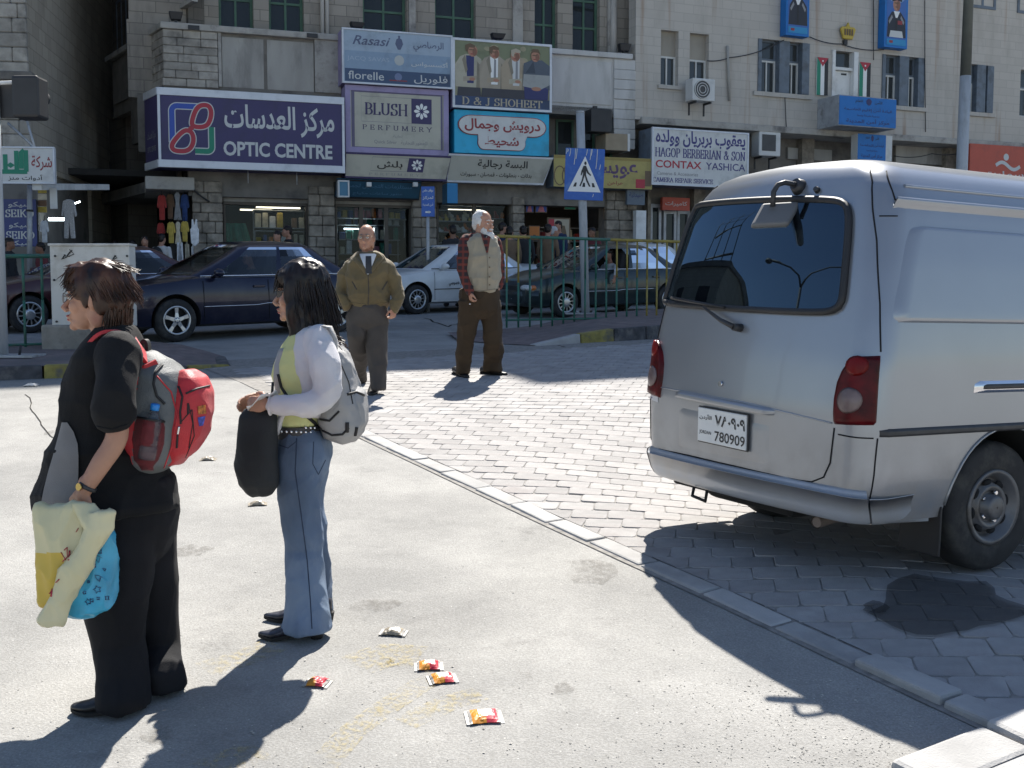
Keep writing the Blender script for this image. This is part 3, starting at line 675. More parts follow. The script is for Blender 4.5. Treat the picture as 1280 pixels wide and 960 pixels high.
stones(spar,FS,US(188),0,ZP0-.05,ZP1-.12,0,7,(.4,.75),M_stonew,off0=1)
obj('coping',FS.box(MB(),US(134),.02,ZP1-.12,ZP1+.025,-.34,.06),M_coping,spar,bevel=.02)
for xa,xb in((140,163),(168,187)):obj('panel',FS.box(MB(),US(xa),US(xb),ZP0+.1,ZP1-.22,-.2,-.04),M_conc,spar)
obj('bracket',FS.box(MB(),US(160),US(168),5.7,6.6,-.6,-.05),M_conc,mainb);obj('bracket',FS.box(MB(),US(186),US(194),5.9,6.6,-.6,-.05),M_conc,mainb)
for x0 in(54,66,80,96,112,176,190):
 u0=US(x0);zz=8.4 if x0<150 else 8.9
 window(FS,mainb,u0,u0+1.0,zz,zz+1.8,-.78,M_bgrey,M_pane,.07,(2,1))
 window(FS,mainb,u0,u0+1.0,zz+3,zz+4.8,-.78,M_bgrey,M_pane,.07,(2,1))
 obj('sill',FS.box(MB(),u0-.08,u0+1.08,zz-.12,zz-.02,-.8,-.66),M_coping,mainb)
zs0,zs1=FM.hit(215,237,.2)[1],FM.hit(215,222,.2)[1]
obj('canopy_slab',FM.box(MB(),U(182),U(243),zs0,zs1+.02,-2.5,.22),M_coping,mainb,bevel=.02)
obj('canopy_slab',FS.box(MB(),US(130,230),-.02,zs0+.02,zs1,-1.6,.16),M_conc,mainb)
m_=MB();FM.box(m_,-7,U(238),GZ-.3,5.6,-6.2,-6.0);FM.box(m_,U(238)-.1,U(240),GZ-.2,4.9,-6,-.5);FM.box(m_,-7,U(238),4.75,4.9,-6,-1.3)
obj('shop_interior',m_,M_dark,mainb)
# shop fronts and goods
def shopfront(x0,x1,y0,n=-.3,mull=2,door=None):
 u0,u1=U(x0,n),U(x1,n);z1=FM.hit((x0+x1)/2,y0,n)[1];fr=.05
 m_=MB();FM.box(m_,u0,u1,GZ-.05,GZ+.35,n-.12,n+.05);FM.box(m_,u0,u1,z1-.07,z1,n-.1,n+.02)
 for i in range(mull+1):uu=u0+(u1-u0)*i/mull;FM.box(m_,max(u0,uu-fr),min(u1,uu+fr),GZ+.35,z1-.07,n-.08,n)
 sf=obj('shop_window',m_,pmat('bronze_frame',(.09,.075,.06),.5,metal=.3),mainb)
 obj('pane',FM.box(MB(),u0+fr,u1-fr,GZ+.36,z1-.08,n-.05,n-.035),M_shopglass,sf)
 if z1<PZ1:obj('fascia',FM.box(MB(),u0,u1,z1,PZ1+.3,n-.12,n+.04),M_rend,sf)
 return sf
shopfront(279,384,253,mull=1);shopfront(419,514,256,mull=3);shopfront(546,639,252,mull=2)
LIT=pmat('shop_lamp',(.9,.9,.85),.4,emit=(1,.86,.64,2.2))
LITC=pmat('tube_light',(.9,.95,1),.4,emit=(.8,.95,1,6))
for(x0,x1,y,n)in((430,470,286,-1.2),(300,340,262,-1.5),(560,600,262,-1.6),(320,375,259,-.9),(690,740,258,-1.4)):
 a,b=FM.hit(x0,y,n),FM.hit(x1,y,n)
 o=obj('tube_lamp',FM.box(MB(),a[0],b[0],a[1]-.02,a[1]+.015,n,n+.05),LIT if y<280 else LITC);tag(o,'lit tube lamp glowing inside shop above %s'%('green display cloth' if x0==300 else 'small pictures' if x0==690 else 'blue glare of purple framed window' if x0==430 else 'ivory display boxes' if x0==320 else 'rows of shoes'),'lamp','shop lamps')
GOODS={k:pmat('goods_'+k,tuple(min(.75,q*1.25)for q in c),.75,var=.25,scale=9,sheen=.3)for k,c in dict(red=(.3,.025,.02),orange=(.55,.16,.02),yellow=(.45,.33,.06),green=(.02,.2,.13),white=(.62,.61,.6),grey=(.2,.2,.2),blue=(.03,.07,.22),brown=(.16,.09,.05),black=(.02,.02,.02),pink=(.45,.16,.2),cream=(.5,.45,.34)).items()}
def boxes_display(name,label,x0,x1,y0,y1,n,cols,rows_,kinds,parts='box',fill=.8):
 """shelves of goods standing in a shop window"""
 u0,u1,z0,z1=FM.rect(x0,y0,x1,y1,n);t=thing(name,label,'display',FM.pt((u0+u1)/2,n,z0),FM.M)
 du,dz=(u1-u0)/cols,(z1-z0)/rows_
 m_=MB()
 for j in range(rows_+1):FM.box(m_,u0,u1,z0+j*dz-.03,z0+j*dz-.012,n-.25,n+.02)
 for uu in(u0,u1):FM.box(m_,uu-.015,uu+.015,z0-.5,z1,n-.26,n-.23)
 obj('shelf',m_,M_steel,t)
 for i in range(cols):
  for j in range(rows_):
   if RNG.random()>fill:continue
   hh=dz*RNG.uniform(.45,.88);ww=du*RNG.uniform(.5,.9);uc=u0+(i+.5)*du
   k=RNG.choice(kinds)
   if parts=='shoe':
    mm=MB();pts=[(-ww*.5,0),(ww*.5,0),(ww*.5,hh*.35),(ww*.1,hh*.4),(-ww*.1,hh*.75),(-ww*.5,hh*.8)]
    mm.prism([FM.pt(uc+a,n-.05,z0+j*dz-.01+b)for a,b in pts],FM.N*-.09)
   else:mm=FM.box(MB(),uc-ww/2,uc+ww/2,z0+j*dz-.012,z0+j*dz+hh,n-.2,n-RNG.uniform(0,.06))
   obj(parts,mm,GOODS[k],t,bevel=.012,seg=1)
boxes_display('shop_display','pale ivory boxes on shelves inside left window of corner building',318,382,262,284,-1.0,7,1,['cream','white','cream','yellow','brown'])
boxes_display('shop_display','shelves of small bottles in window under teal banner',424,500,262,335,-1.1,9,4,['white','pink','grey','blue','green','cream'])
boxes_display('shoe_display','rows of shoes in window right of direction sign',550,636,256,335,-.9,9,5,['brown','black','red','cream','white','orange'],'shoe',.85)
boxes_display('shop_display','brown goods racked on shelves behind fence beside orange poster',658,752,284,335,-2.4,8,3,['brown','red','black','cream','grey'])
boxes_display('shop_display','mixed boxes on lower shelves inside left window behind navy car',320,382,288,338,-1.0,8,3,['red','white','yellow','blue','orange','pink','cream'],fill=.95)
boxes_display('shop_display','top shelf of bright boxes in window under teal banner',420,508,258,272,-.75,12,1,['red','white','yellow','blue','pink','orange'],fill=.95)
boxes_display('shoe_display','second rack of pale shoes near glass right of direction sign',548,600,262,330,-.6,7,5,['cream','white','red','orange','yellow'],'shoe',.9)
u0,u1,z0,z1=FM.rect(281,279,318,345,-.8)
prof=[(u0,z0),(u1+.15,z0),(u1-.25,z1),(u0+.05,z1)]
mm=MB();mm.sheet(lambda a,b:FM.pt(u0+.02+(u1+.15*(1-b)-.22*b-u0)*a,-.8+.05*math.sin(a*17)+.15*b*0,z0+(z1-z0)*b),np.linspace(0,1,24),np.linspace(0,1,6))
FM.box(mm,u0+.1,u1-.2,z0,z1-.02,-1.1,-.95)
tag(obj('display_cloth',mm,GOODS['green']),'bright green cloth draped over stand inside first shop window','cloth')
def picture(x0,x1,y0,y1,n,fn,label,fac=None,name='picture',cat='picture',frame=None,group=None,dep=.05):
 fac=fac or FM;u0,u1,z0,z1=fac.rect(x0,y0,x1,y1,n);t=thing(name,label,cat,fac.pt((u0+u1)/2,n,z0),fac.M,group)
 obj('board',fac.box(MB(),u0,u1,z0,z1,n-dep,n),frame or INK['brown'],t,bevel=.006)
 O=fac.pt(u0,n,z0);ww,hh=u1-u0,z1-z0
 fn(t,O,fac.U,ZU,ww,hh);return t
def blob(mats_pts):
 def f(t,O,Uv,Vv_,w_,h_):
  for k,(c,pts)in enumerate(mats_pts):
   obj('print',poly_mb([(a*w_,b*h_)for a,b in pts],O,Uv,Vv_,.004+.002*k),INK.get(c)or GOODS[c],t)
 return f
def circ(cx,cy,r,n=14,asp=1.0):return[(cx+r*math.cos(2*math.pi*k/n),cy+r*asp*math.sin(2*math.pi*k/n))for k in range(n)]
RECT=[(.06,.06),(.94,.06),(.94,.94),(.06,.94)]
for k,(x0,x1)in enumerate(((657,667),(669,684))):
 picture(x0,x1,245,266,-.4,blob([('blue',RECT),('beige',circ(.5,.6,.2,10)),('pink',[(.2,.06),(.8,.06),(.6,.45),(.4,.45)])]),['narrow blue poster hung left above the open shop','wider blue poster beside it above open shop'][k])
picture(705,720,255,262,-.4,blob([('green',RECT)]),'small green plate hung in open shop beside crossing sign')
picture(661,675,282,300,-.2,blob([('orange',RECT),('black',[(.3,.1),(.7,.1),(.6,.35),(.4,.35)])]),'bright orange sheet hung above shoppers behind the railing')
picture(684,713,272,305,-.3,blob([('beige',RECT),('red',[(.06,.06),(.3,.06),(.3,.94),(.06,.94)]),('brown',[(.4,.1),(.9,.1),(.75,.7),(.55,.7)])]),'red and tan patterned rug hung at open shop',name='hanging_rug',cat='rug')
picture(755,785,244,274,-.12,blob([('orange',RECT),('red',[(.06,.7),(.94,.62),(.94,.94),(.06,.94)]),('brown',circ(.45,.4,.26,12)),('maroon',[(.06,.06),(.94,.06),(.94,.25),(.06,.2)])]),'sunset coloured printed cloth hanging above red drapes')
def drape(x0,x1,y0,y1,n,col,label,nf=5,fac=None):
 fac=fac or FM;u0,u1,z0,z1=fac.rect(x0,y0,x1,y1,n);m_=MB()
 m_.sheet(lambda a,b:fac.pt(u0+(u1-u0)*a,n+.05*math.sin(a*nf*6.28+b)*(1.2-b),z0+(z1-z0)*b),np.linspace(0,1,8*nf),np.linspace(0,1,5))
 o=obj('hanging_cloth',m_,GOODS[col]);o.modifiers.new('thick','SOLIDIFY').thickness=.01;return tag(o,label,'cloth')
drape(757,770,276,312,-.1,'red','red cloth drape left of its pink neighbour under sunset print',3)
drape(771,779,276,312,-.1,'pink','pink cloth drape between two red ones',2)
drape(780,790,276,314,-.1,'red','narrow red drape beside white column',2)
drape(672,690,290,335,-1.2,'red','dark red cloth hanging deep inside open shop',3)
o=obj('column',FM.box(MB(),U(795.5,.5),U(808,.5),GZ-.1,FM.hit(800,263,.5)[1],.3,.5),M_white);tag(o,'short white painted column beside red drapes','column')
def garment(kind,x0,x1,y0,y1,Y,col,label,group='garments hanging at the corner shop',yaw=0.0):
 a,b=P(x0,y1,Y),P(x1,y0,Y);w_,h_=b.x-a.x,b.z-a.z;c=Vector(((a.x+b.x)/2,Y,a.z))
 S_=dict(shirt=[(-.26,0),(.26,0),(.27,.62),(.36,.45),(.5,.52),(.36,.92),(.12,1),(0,.93),(-.12,1),(-.36,.92),(-.5,.52),(-.36,.45),(-.27,.62)],suit=[(-.36,0),(-.08,0),(0,.42),(.08,0),(.36,0),(.3,.5),(.32,.7),(.38,.55),(.5,.58),(.36,.95),(.1,1),(-.1,1),(-.36,.95),(-.5,.58),(-.38,.55),(-.32,.7),(-.3,.5)],vest=[(-.42,.12),(0,0),(.42,.12),(.5,.62),(.34,.7),(.3,1),(.14,1),(.05,.8),(-.05,.8),(-.14,1),(-.3,1),(-.34,.7),(-.5,.62)],trousers=[(-.45,0),(-.1,0),(0,.75),(.1,0),(.45,0),(.4,1),(-.4,1)],dress=[(-.5,0),(.5,0),(.22,.62),(.36,.9),(.12,1),(-.12,1),(-.36,.9),(-.22,.62)])[kind]
 X=Vector((math.cos(yaw),math.sin(yaw),0));t=thing('garment',label,'garment',c,None,group)
 m_=MB().prism([c+X*(p[0]*w_)+ZU*(p[1]*h_)for p in S_],Vector((-math.sin(yaw),math.cos(yaw),0))*.05)
 obj('cloth',m_,col if not isinstance(col,str)else GOODS[col],t,bevel=.012,seg=1)
 hk=c+ZU*h_+Vector((0,.025,0));obj('hanger',MB().tube([hk-X*(w_*.33)-ZU*.06,hk,hk+X*(w_*.33)-ZU*.06],.008,5).tube([hk,hk+ZU*.07,hk+ZU*.1+X*.03],.006,5),M_black,t)
 return t
speck=pmat('spotted_cotton',(.5,.48,.46),.8,var=.35,scale=40,hue=(.62,.6,.58))
garment('suit',77,95,249,298,23.5,speck,'speckled white pyjama suit hanging alone in lane',None)
garment('vest',238,248,274,308,25.8,'white','plain white vest hanging at edge of corner shop',None)
gl=[('shirt',196,208,243,275,'red'),('shirt',207,218,242,274,'brown'),('dress',217,226,240,275,'grey'),('shirt',225,236,242,276,'blue'),('shirt',196,206,278,304,'maroon' if 0 else 'red'),('shirt',208,219,277,304,'yellow'),('dress',218,226,277,305,'cream'),('shirt',225,236,276,302,'yellow'),('trousers',221,229,303,332,'white'),('trousers',231,237,305,333,'cream'),('trousers',239,244,308,335,'white'),('shirt',212,221,304,328,'black')]
names_=['dark red shirt, topmost left of hanging rack','brown shirt between red shirt and grey dress on top row','grey dress hanging in top row of rack','dark blue shirt, right end of top row','red shirt at left end of middle row','mustard shirt left of cream dress','cream dress in middle of lower rack','yellow shirt right of cream dress','white trousers, leftmost pair on lower rail','cream trousers between two white pairs','white trousers beside stone pier','black shirt hanging low beside white trousers']
for(k,a,b,c,d,col),nm in zip(gl,names_):garment(k,a,b,c,d,27.2+RNG.uniform(-.2,.2),col,nm,yaw=RNG.uniform(-.3,.3))
garment('shirt',50,60,275,303,23.6,'white','white shirt hanging beside watch shop sign',None)
a,b=P(61,274,25.5),P(80,274,25.5);tag(obj('tube_lamp',MB().cyl(a,b,.035,n=8),LITC),'bright white tube lamp in dark lane behind pyjama suit','lamp')
a,b=P(86,257,26.5),P(100,252,26.5);tag(obj('tube_lamp',MB().cyl(a,b,.018,n=8),LITC),'thin slanted tube lamp right of pyjama suit','lamp')
# right-hand building
rb=FR.thing('office_building','pale stone office building with blue grey shutters and blue balcony sign','building',8,GZ)
UR=lambda x,y=100,n=0:FR.hit(x,y,n)[0]
uEnd=26.0;zB=FR.hit(1000,163,0)[1];RTOP=25.5
opens=[(826,848,38,107),(862,886,42,112),(947,1011,51,117),(1041,1068,64,124),(1102,1155,70,133),(1209,1241,81,141),(1275,1300,88,146)]
O2=[]
for x0,x1,y0,y1 in opens:u0,u1,z0,z1=FR.rect(x0,y0,x1,y1);O2.append((u0,u1,z0,z1))
zc0,zc1=min(o_[2]for o_ in O2),max(o_[3]for o_ in O2)
m_=MB();prev=0.0;FR.box(m_,0,uEnd,zc1,RTOP,-.4,0);FR.box(m_,0,uEnd,zB,zc0,-.4,0)
for(u0,u1,z0,z1)in O2:
 FR.box(m_,prev,u0,zc0,zc1,-.4,0)
 if z0>zc0+.02:FR.box(m_,u0,u1,zc0,z0,-.4,0)
 if z1<zc1-.02:FR.box(m_,u0,u1,z1,zc1,-.4,0)
 prev=u1
FR.box(m_,prev,uEnd,zc0,zc1,-.4,0)
obj('wall',m_,M_ash2,rb)
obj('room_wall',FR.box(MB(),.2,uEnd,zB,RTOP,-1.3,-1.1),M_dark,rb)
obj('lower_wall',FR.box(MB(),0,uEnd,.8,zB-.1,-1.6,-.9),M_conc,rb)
obj('ledge',FR.box(MB(),UR(800,160),uEnd,zB-.12,zB+.06,-.9,.12),M_coping,rb,bevel=.02)
obj('roof',FR.box(FR.box(MB(),0,uEnd,RTOP-.2,RTOP,-9,-.41),0,uEnd,.8,RTOP-.2,-9.4,-9),M_conc,rb)
M_alu=pmat('white_window_frame',(.6,.6,.57),.55,var=.06)
M_blind=pmat('beige_blind',(.33,.30,.25),.8,var=.1,scale=2)
M_panew=glassmat('window_pane_light',(.3,.33,.34),.03,.2,(.06,.065,.065))
def sash(u0,u1,z0,z1,split=.5,n=-.16,blind=True,mats_=(None,None)):
 zm=z0+(z1-z0)*split
 w1=window(FR,rb,u0,u1,z0,zm,n,M_alu,M_panew,.05,(2,1))
 if blind:obj('blind',FR.box(MB(),u0,u1,zm+.005,z1,n-.06,n-.02),M_blind,rb)
 else:window(FR,rb,u0,u1,zm+.003,z1,n,M_bgrey,M_panew,.05,(1,1))
for k in(0,1):sash(*O2[k],.55);u0,u1,z0,z1=O2[k];obj('sill',FR.box(MB(),u0-.1,u1+.1,z0-.1,z0-.002,-.1,.07),M_ash2,rb)
for k in(2,4,5,6):
 u0,u1,z0,z1=O2[k];w_=u1-u0;sh=.16;mid=(u0+u1)/2+.03
 if k==6:sash(u0,u1,z0,z1,.62,blind=False);continue
 for a,b in((u0,u0+.12),(mid-.2,mid+.16),(u1-.26,u1)):obj('shutter',FR.box(MB(),a+.002,b-.002,z0+.01,z1-.01,-.25,.04),M_bgrey,rb,bevel=.01)
 sash(u0+.12,mid-.2,z0,z1,.62,blind=False);sash(mid+.16,u1-.26,z0,z1,.62,blind=False)
 obj('sill',FR.box(MB(),u0-.15,u1+.1,z0-.12,z0-.002,-.1,.08),M_ash2,rb)
u0,u1,z0,z1=FR.rect(1212,-40,1245,11);window(FR,rb,u0,u1,z0,z1,.03,M_bgrey,M_panew,.09,(2,1))
u0,u1,z0,z1=FR.rect(1272,-40,1300,18);window(FR,rb,u0,u1,z0,z1,.03,M_bgrey,M_panew,.09,(2,1))
u0,u1,z0,z1=O2[3]
dr=obj('door',FR.box(MB(),u0+.06,u1-.06,z0,z1-.55,-.2,-.12),M_white,rb,bevel=.01)
obj('door_frame',FR.box(FR.box(FR.box(MB(),u0-.05,u0+.055,z0,z1,-.24,.05),u1-.055,u1+.1,z0,z1,-.24,.05),u0+.056,u1-.056,z1-.54,z1-.46,-.24,-.02),M_white,rb)
obj('letter_slot',FR.box(MB(),(u0+u1)/2,u1-.2,z0+.72,z0+.77,-.121,-.11),M_black,dr)
obj('transom_pane',FR.box(MB(),u0+.06,u1-.06,z1-.45,z1-.02,-.2,-.18),M_panew,rb)
nb=.95
bu0,bu1,bz0,bz1=FR.rect(1048,121,1120,159,nb);M_bal=pmat('grey_balcony_paint',(.36,.375,.39),.7,var=.15,dirt=(.2,.2,.2),dscale=3)
m_=MB();FR.box(m_,bu0,bu1,bz0,bz0+.12,0,nb);FR.box(m_,bu0,bu0+.06,bz0+.12,bz1,0,nb);FR.box(m_,bu1-.06,bu1,bz0+.12,bz1,0,nb);FR.box(m_,bu0+.06,bu1-.06,bz0+.12,bz1,nb-.06,nb)
obj('balcony',m_,M_bal,rb)
def door_shop(x0,x1,y0,y1,col):
 u0,u1,z0,z1=FR.rect(x0,y0,x1,y1,-.8);m_=FR.box(FR.box(FR.box(MB(),u0,u0+.08,z0,z1,-.9,-.78),u1-.08,u1,z0,z1,-.9,-.78),u0+.08,u1-.08,z1-.1,z1,-.9,-.785)
 d_=obj('shop_door',m_,col,rb);obj('pane',FR.box(MB(),u0+.08,u1-.08,z0,z1-.1,-.86,-.84),M_pane,d_)
door_shop(829,845,263,345,M_steel);door_shop(846,862,263,345,M_steel);door_shop(812,826,255,345,M_steel)
for xa,xb in((808,812),(866,880),(900,912),(1000,1015),(1090,1100),(1180,1192)):
 obj('pier',FR.box(MB(),UR(xa,200,-.7),UR(xb,200,-.7),.8,zB-.12,-.89,-.6),M_rough,rb)
for xa,xb,y0,y1 in((985,1040,186,200),(1120,1190,178,205)):
 u0,u1,z0,z1=FR.rect(xa,y0,xb,y1,-.8);obj('louvre',FR.box(MB(),u0,u1,z0,z1,-.88,-.8),M_rend,rb)
 # left-hand building
pL=P(44,370,24.0);FL=Fac((pL.x,pL.y),R(8))
lb=FL.thing('stone_building','light stone building at left edge above green lettered sign','building',-2,GZ-.2)
obj('wall',FL.box(MB(),-7,-.1,4.6,21.0,-6,-.12),M_ash3,lb)
m_=obj('stone_facing',FL.box(MB(),-2.9,-.02,4.6,9.6,-.13,-.1),M_conc,lb)
stones(m_,FL,-2.9,.0,4.6,9.4,0,16,(.42,.75),M_stonew,dep=.12,bev=.02,jit=.015)
obj('lower_wall',FL.box(MB(),-7,-.2,.8,4.6,-6,-.6),M_conc,lb)
obj('pier',FL.box(MB(),-.9,-.1,.8,4.6,-.59,-.1),M_conc,lb)
obj('cornice',FL.box(MB(),-2.9,.12,FL.hit(20,95)[1]-.1,FL.hit(20,95)[1]+.08,-.1,.14),M_conc,lb,bevel=.02)
FLs=Fac((pL.x,pL.y),R(180-62));obj('side_wall',FL.box(MB(),-6,-.11,.8,16.5,-14,-6.01),M_ash3,lb)
window(FL,lb,-2.75,-2.1,7.8,9.3,.05,M_black,M_pane)
lane=thing('far_building','dark building closing the lane between the corner shops','building',(-18,46,2));obj('wall',MB().box((-20,48,9),(18,1,16)),M_ash3,lane);obj('roof',MB().box((-20,48,17.2),(18.4,1.4,.4)),M_conc,lane)
for k in range(3):
 for j in range(3):obj('window',MB().box((-22+3*k,47.48,5+3.5*j),(1.1,.08,1.7)),M_pane,lane)
 # signs and street furniture
def sign(name,label,fac,x0,y0,x1,y1,n,dep,face,side,fn,frame=None,fw=.06,cat='sign',bars=None):
 u0,u1,z0,z1=fac.rect(x0,y0,x1,y1,n);t=thing(name,label,cat,fac.pt((u0+u1)/2,n,z0),fac.M)
 obj('sign_box',fac.box(MB(),u0,u1,z0,z1,n-dep,n),side,t,bevel=.01)
 f0=fw if frame else 0.0
 if frame:
  m_=MB()
  fac.box(m_,u0-.012,u1+.012,z1-fw,z1+.012,n-.05,n+.03);fac.box(m_,u0-.012,u1+.012,z0-.012,z0+fw,n-.05,n+.03)
  fac.box(m_,u0-.012,u0+(bars or fw),z0+fw,z1-fw,n-.05,n+.03);fac.box(m_,u1-(bars or fw),u1+.012,z0+fw,z1-fw,n-.05,n+.03)
  obj('frame',m_,frame,t,bevel=.006)
 obj('face',fac.box(MB(),u0+f0*.5,u1-f0*.5,z0+f0*.5,z1-f0*.5,n+.002,n+.008),face,t)
 O=fac.pt(u0,n+.008,z0)
 if fn:fn(t,O,fac.U,ZU,u1-u0,z1-z0)
 return t
def TX(t,s,O,Uv,Vv_,w_,h_,cx,cy,tw=None,th=None,ink='white',bold=0.0,ar=False,d=.004,shear=0,name='lettering',ser=None):
 c=O+Uv*(cx*w_)+Vv_*(cy*h_)
 if ser:m_=serif_mb(s,c,Uv,Vv_,tw*w_,th*h_,*ser,depth=d)
 else:m_=text_mb(s,c,Uv,Vv_,tw*w_ if tw else None,th*h_ if th else None,bold,ar,d,shear=shear)
 return obj(name,m_,INK[ink]if isinstance(ink,str)else ink,t,fix=False)
M_vpur=flat('violet',(.052,.042,.125));M_lil=flat('lilac',(.33,.28,.46));M_cream=flat('cream',(.47,.45,.37));M_sky=flat('sky',(.03,.42,.66));M_lblue=flat('pale_blue',(.33,.41,.50))
M_yel=flat('yellow',(.40,.33,.11));M_redp=flat('red',(.48,.085,.05));M_bluep=flat('blue',(.01,.16,.48));M_whitep=flat('white',(.62,.62,.60));M_teal=flat('teal',(.03,.10,.16))
def f_optic(t,O,Uv,Vv_,w_,h_):
 A=lambda x,y:((x)/1063.0*w_,(1-(y)/435.0)*h_)
 def band(pts,col,wd,dd):
  q=[A(*p)for p in pts]
  obj('emblem_line',stroke_mb(q,wd*h_/435,O,Uv,Vv_,dd),INK[col],t,fix=False)
 def rr(pts):return pts
 b=[(75,300),(75,130)]+[(105-30*math.cos(R(a)),125-30*math.sin(R(a)))for a in range(0,91,15)]+[(225,95)]
 band(b,'pale',40,.006);band(b,'blue',29,.010)
 gr=[(200,342),(268,342)]+[(268+25*math.sin(R(a)),317+25*math.cos(R(a)))for a in range(0,91,15)]+[(293,205)]
 band(gr,'pale',40,.006);band(gr,'green',28,.010)
 def lens(pts):
  q=[];n=len(pts)
  for i in range(n):
   a,b_,c=pts[i-1],pts[i],pts[(i+1)%n]
   for k in range(5):
    s_=k/5
    p0=((a[0]+b_[0])/2,(a[1]+b_[1])/2);p1=((b_[0]+c[0])/2,(b_[1]+c[1])/2)
    q.append(((1-s_)**2*p0[0]+2*s_*(1-s_)*b_[0]+s_**2*p1[0],(1-s_)**2*p0[1]+2*s_*(1-s_)*b_[1]+s_**2*p1[1]))
  for col,wd,dd in(('pale',36,.014),('red',25,.018)):
   obj('emblem_line',stroke_mb([A(*p)for p in q],wd*h_/435,O,Uv,Vv_,dd,closed=True),INK[col],t,fix=False)
 lens([(180,185),(215,90),(275,80),(295,110),(290,160),(265,205),(195,210)])
 lens([(70,330),(75,300),(140,225),(185,235),(195,290),(165,345),(90,348)])
 band([(170,228),(195,200)],'red',26,.022)
 TX(t,'مركز العدسات',O,Uv,Vv_,w_,h_,.645,.645,.60,.40,'pale',.022,True)
 TX(t,'OPTIC CENTRE',O,Uv,Vv_,w_,h_,.635,.265,.595,.19,'pale',.03)
M_alum=pmat('sign_aluminium',(.62,.64,.68),.45,metal=.2,var=.05,dirt=(.48,.5,.54),dscale=2)
so=sign('shop_sign','large purple optic sign with red spectacles emblem and white lettering',FM,198,116,430,212,.75,.9,M_vpur,M_vpur,f_optic,M_alum,.16,bars=.05)
u0,u1,z0,z1=FM.rect(198,116,430,212,.75)
_c=FM.pt(u0,.75,0);_d=Vector((-.569,.822,0));fsd=Fac(tuple((_c+_d*1.02).to_2d()),math.atan2(-.822,.569))
obj('side_box',MB().prism([_c+ZU*z0,_c+_d*1.02+ZU*z0,_c+_d*1.02+FM.U*.35+ZU*z0,_c+FM.U*.01+FM.N*-.02+ZU*z0],ZU*(z1-z0)),M_vpur,so)
for za_,zb__ in((z1-.16,z1+.012),(z0-.012,z0+.16)):obj('frame',fsd.box(MB(),0,1.01,za_,zb__,-.02,.03),M_alum,so)
TX(so,'مركز العدسات',fsd.pt(0,.004,z0),fsd.U,ZU,1.02,z1-z0,.5,.42,.62,.13,'grey',.01,True);TX(so,'OPTIC CENTRE',fsd.pt(0,.004,z0),fsd.U,ZU,1.02,z1-z0,.5,.25,.62,.07,'grey',.01)
for xx in(310,371):a=FM.hit(xx,218,.5);obj('hanging_rod',MB().cyl(FM.pt(a[0],.5,z0+.02),FM.pt(a[0],.5,z0-.3),.012,n=6),M_steel,so)
def flower(t,O,Uv,Vv_,cx,cy,r,ink,d=.008):
 for k in range(8):
  a=k*math.pi/4;pts=[(cx+r*(q*math.cos(a)-s_*math.sin(a)),cy+r*(q*math.sin(a)+s_*math.cos(a)))for q,s_ in((.22,0),(.45,-.16),(.75,-.22),(.97,-.1),(1,0),(.97,.1),(.75,.22),(.45,.16))]
  obj('petal',poly_mb(pts,O,Uv,Vv_,d+.0006*k),INK[ink],t,fix=False)
def panel(t,O,Uv,Vv_,x0,y0,x1,y1,m,d=.002,name='print'):return obj(name,poly_mb([(x0,y0),(x1,y0),(x1,y1),(x0,y1)],O,Uv,Vv_,d),INK.get(m,m)if isinstance(m,str)else m,t,fix=False)
def f_flor(t,O,Uv,Vv_,w_,h_):
 panel(t,O,Uv,Vv_,.02*w_,.03*h_,.98*w_,.27*h_,flat('florelle',(.05,.085,.16)),.003)
 panel(t,O,Uv,Vv_,.02*w_,.27*h_,.98*w_,.6*h_,flat('mid_blue',(.24,.33,.44)),.003)
 TX(t,'Rasasi',O,Uv,Vv_,w_,h_,.26,.8,.34,.17,flat('ink_slate',(.10,.12,.20)),.012,shear=.35)
 TX(t,'الرصاصي',O,Uv,Vv_,w_,h_,.78,.76,.28,.2,flat('ink_slate',(.10,.12,.20)),.012,True)
 obj('print',poly_mb([(.51*w_+a*.04*w_,.8*h_+b*.13*h_)for a,b in((-.3,-1),(.3,-1),(.9,-.2),(.6,.5),(.2,.6),(.25,1),(-.25,1),(-.2,.6),(-.6,.5),(-.9,-.2))],O,Uv,Vv_,.005),flat('ink_slate',(.10,.12,.20)),t,fix=False)
 TX(t,'JACQ SAVAS',O,Uv,Vv_,w_,h_,.23,.45,.38,.1,flat('ink_wash',(.36,.43,.52)))
 obj('print',poly_mb(circ(.51*w_,.47*h_,.045*w_),O,Uv,Vv_,.005),flat('ink_wash2',(.45,.47,.46)),t,fix=False)
 TX(t,'أكسسواس',O,Uv,Vv_,w_,h_,.79,.43,.34,.12,'pale',.01,True)
 TX(t,'florelle',O,Uv,Vv_,w_,h_,.21,.15,.32,.15,'pale',.004)
 TX(t,'فلوريل',O,Uv,Vv_,w_,h_,.80,.14,.31,.17,'pale',.006,True)
 obj('print',poly_mb(circ(.5*w_,.16*h_,.035*w_,10),O,Uv,Vv_,.006),flat('ink_wash3',(.16,.2,.33)),t,fix=False);panel(t,O,Uv,Vv_,.42*w_,.08*h_,.58*w_,.1*h_,'maroon',.006)
sign('shop_sign','pale blue perfume sign reading florelle above the ivory BLUSH sign',FM,428,40,565,107,.62,.9,M_lblue,M_lil,f_flor,M_alum,.03)
